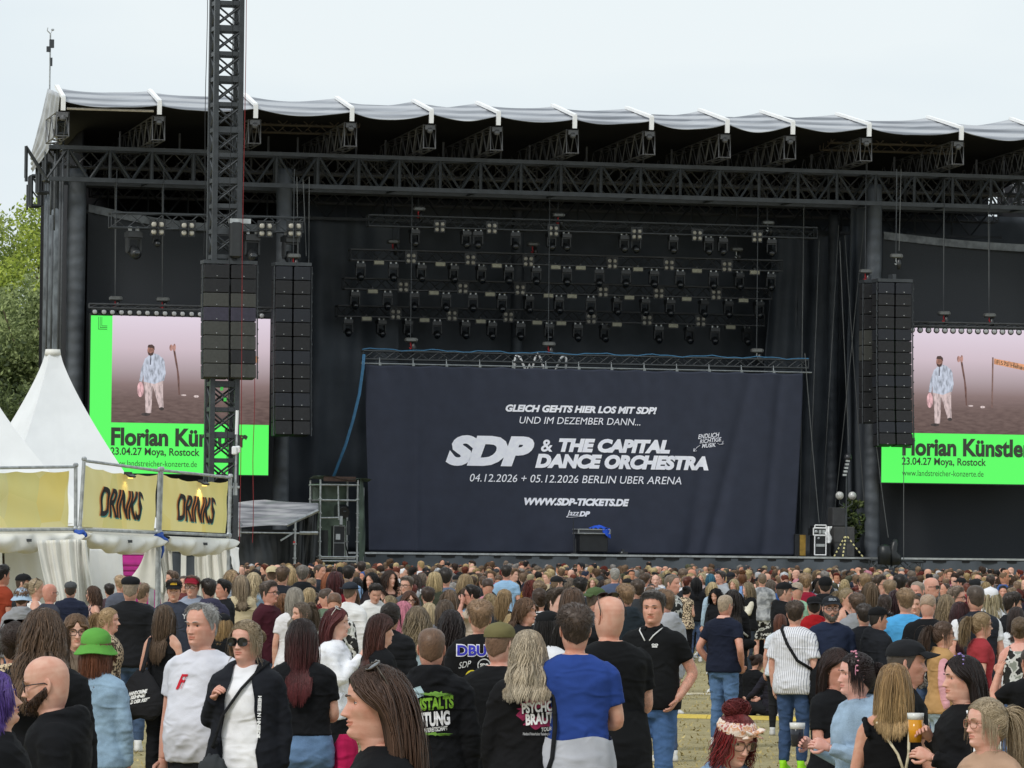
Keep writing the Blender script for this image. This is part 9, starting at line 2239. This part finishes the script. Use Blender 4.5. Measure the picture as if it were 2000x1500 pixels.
        def hr_(mb):
            if hs == 'bald': return
            hair(mb, hs, 'ffffff', .5, sex, .1, i)
            for q in range(len(mb.v)): mb.v[q] = mb.v[q] + hp
        if hs != 'bald': part(3, hr_)
        part(1, lambda mb: loft(mb, torso_rings(tab, .86, 1.495, .018, 16, 10)))
        pose = [('down', 'down'), ('front', 'front'), ('down', 'front'), ('fold', 'fold'), ('eat', 'down')][i % 5]
        for s, p in zip((1, -1), pose):
            sh, e, w = arm_pts(sex, s, p, 1)
            if slv < 1: part(1, lambda mb: limb(mb, [sh + (-s * .04, 0, .02), sh, sh * .4 + e * .6], np.array([.06, .07, .062]), 7, 2)); part(0, lambda mb: limb(mb, [sh, e, w, w + (w - e) * .5], np.array([.05, .041, .03, .028]), 6, 2))
            else: part(1, lambda mb: limb(mb, [sh + (-s * .04, 0, .02), sh, e, w], np.array([.06, .072, .056, .045]), 7, 2)); part(0, lambda mb: limb(mb, [w, w + (w - e) * .55], np.array([.03, .03]), 6, 2))
            h, k_, a = leg_pts(sex, s, 1); part(2, lambda mb: limb(mb, [h, k_, a], np.array([.10, .07, .055]), 7, 3))
        kinds.append((sex, L_))
    mb = MB(); SK = [np.array(lin(c)) for c in SKINS]
    for x, y, px in spots[nind:]:
        sex, L_ = kinds[rr.randrange(len(kinds))]
        s = rr.gauss(.985, .045) * (1.0 if sex == 'm' else .955); f = 180 + rr.gauss(-4, 34) if rr.random() < .66 else rr.uniform(0, 360)
        Rm = rot('Z', R(f)) * s; off = np.array((x, y, 0.0))
        tc = np.array(lin(rr.choice(TOPC)[1])); hc = np.array(lin(rr.choice(HAIRC)[1])); sk = rr.choice(SK); lc = np.array(lin(rr.choice(['1b1c1f', '2d3748', '3a4a64', '2a2b2e'])))
        if rr.random() < .14: hc = tc if rr.random() < .15 else np.array(lin(rr.choice(['1b1c1f', 'b8b8ba', '4a4a3c', '8e8468', '232a3c', '1d1d20', '3a3c40'])))
        for role, (V, Q, Tt, QM, TM, C) in L_:
            c = (sk, tc, lc, hc)[role]; cc = np.broadcast_to(c, (len(V), 3))
            if role == 3: cc = np.clip(C * c * 1.05, .003, 1)
            mb.add(V @ Rm.T + off, Q if len(Q) else None, None, 0, cc)
            if len(Tt): mb.t.append(Tt + mb.n - len(V)); mb.tm.append(np.zeros(len(Tt), int))
    def cn(nt, b, tc_): a = nt.nodes.new('ShaderNodeVertexColor'); a.layer_name = 'Col'; nt.links.new(a.outputs['Color'], b.inputs['Base Color'])
    tag(mb.build('crowd', mat('far_crowd', '808080', .75, noise=0, build=cn, spec=.25), smooth=True, colors=True), 'dense far crowd of people standing before the stage', 'crowd', kind='stuff')
crowd()
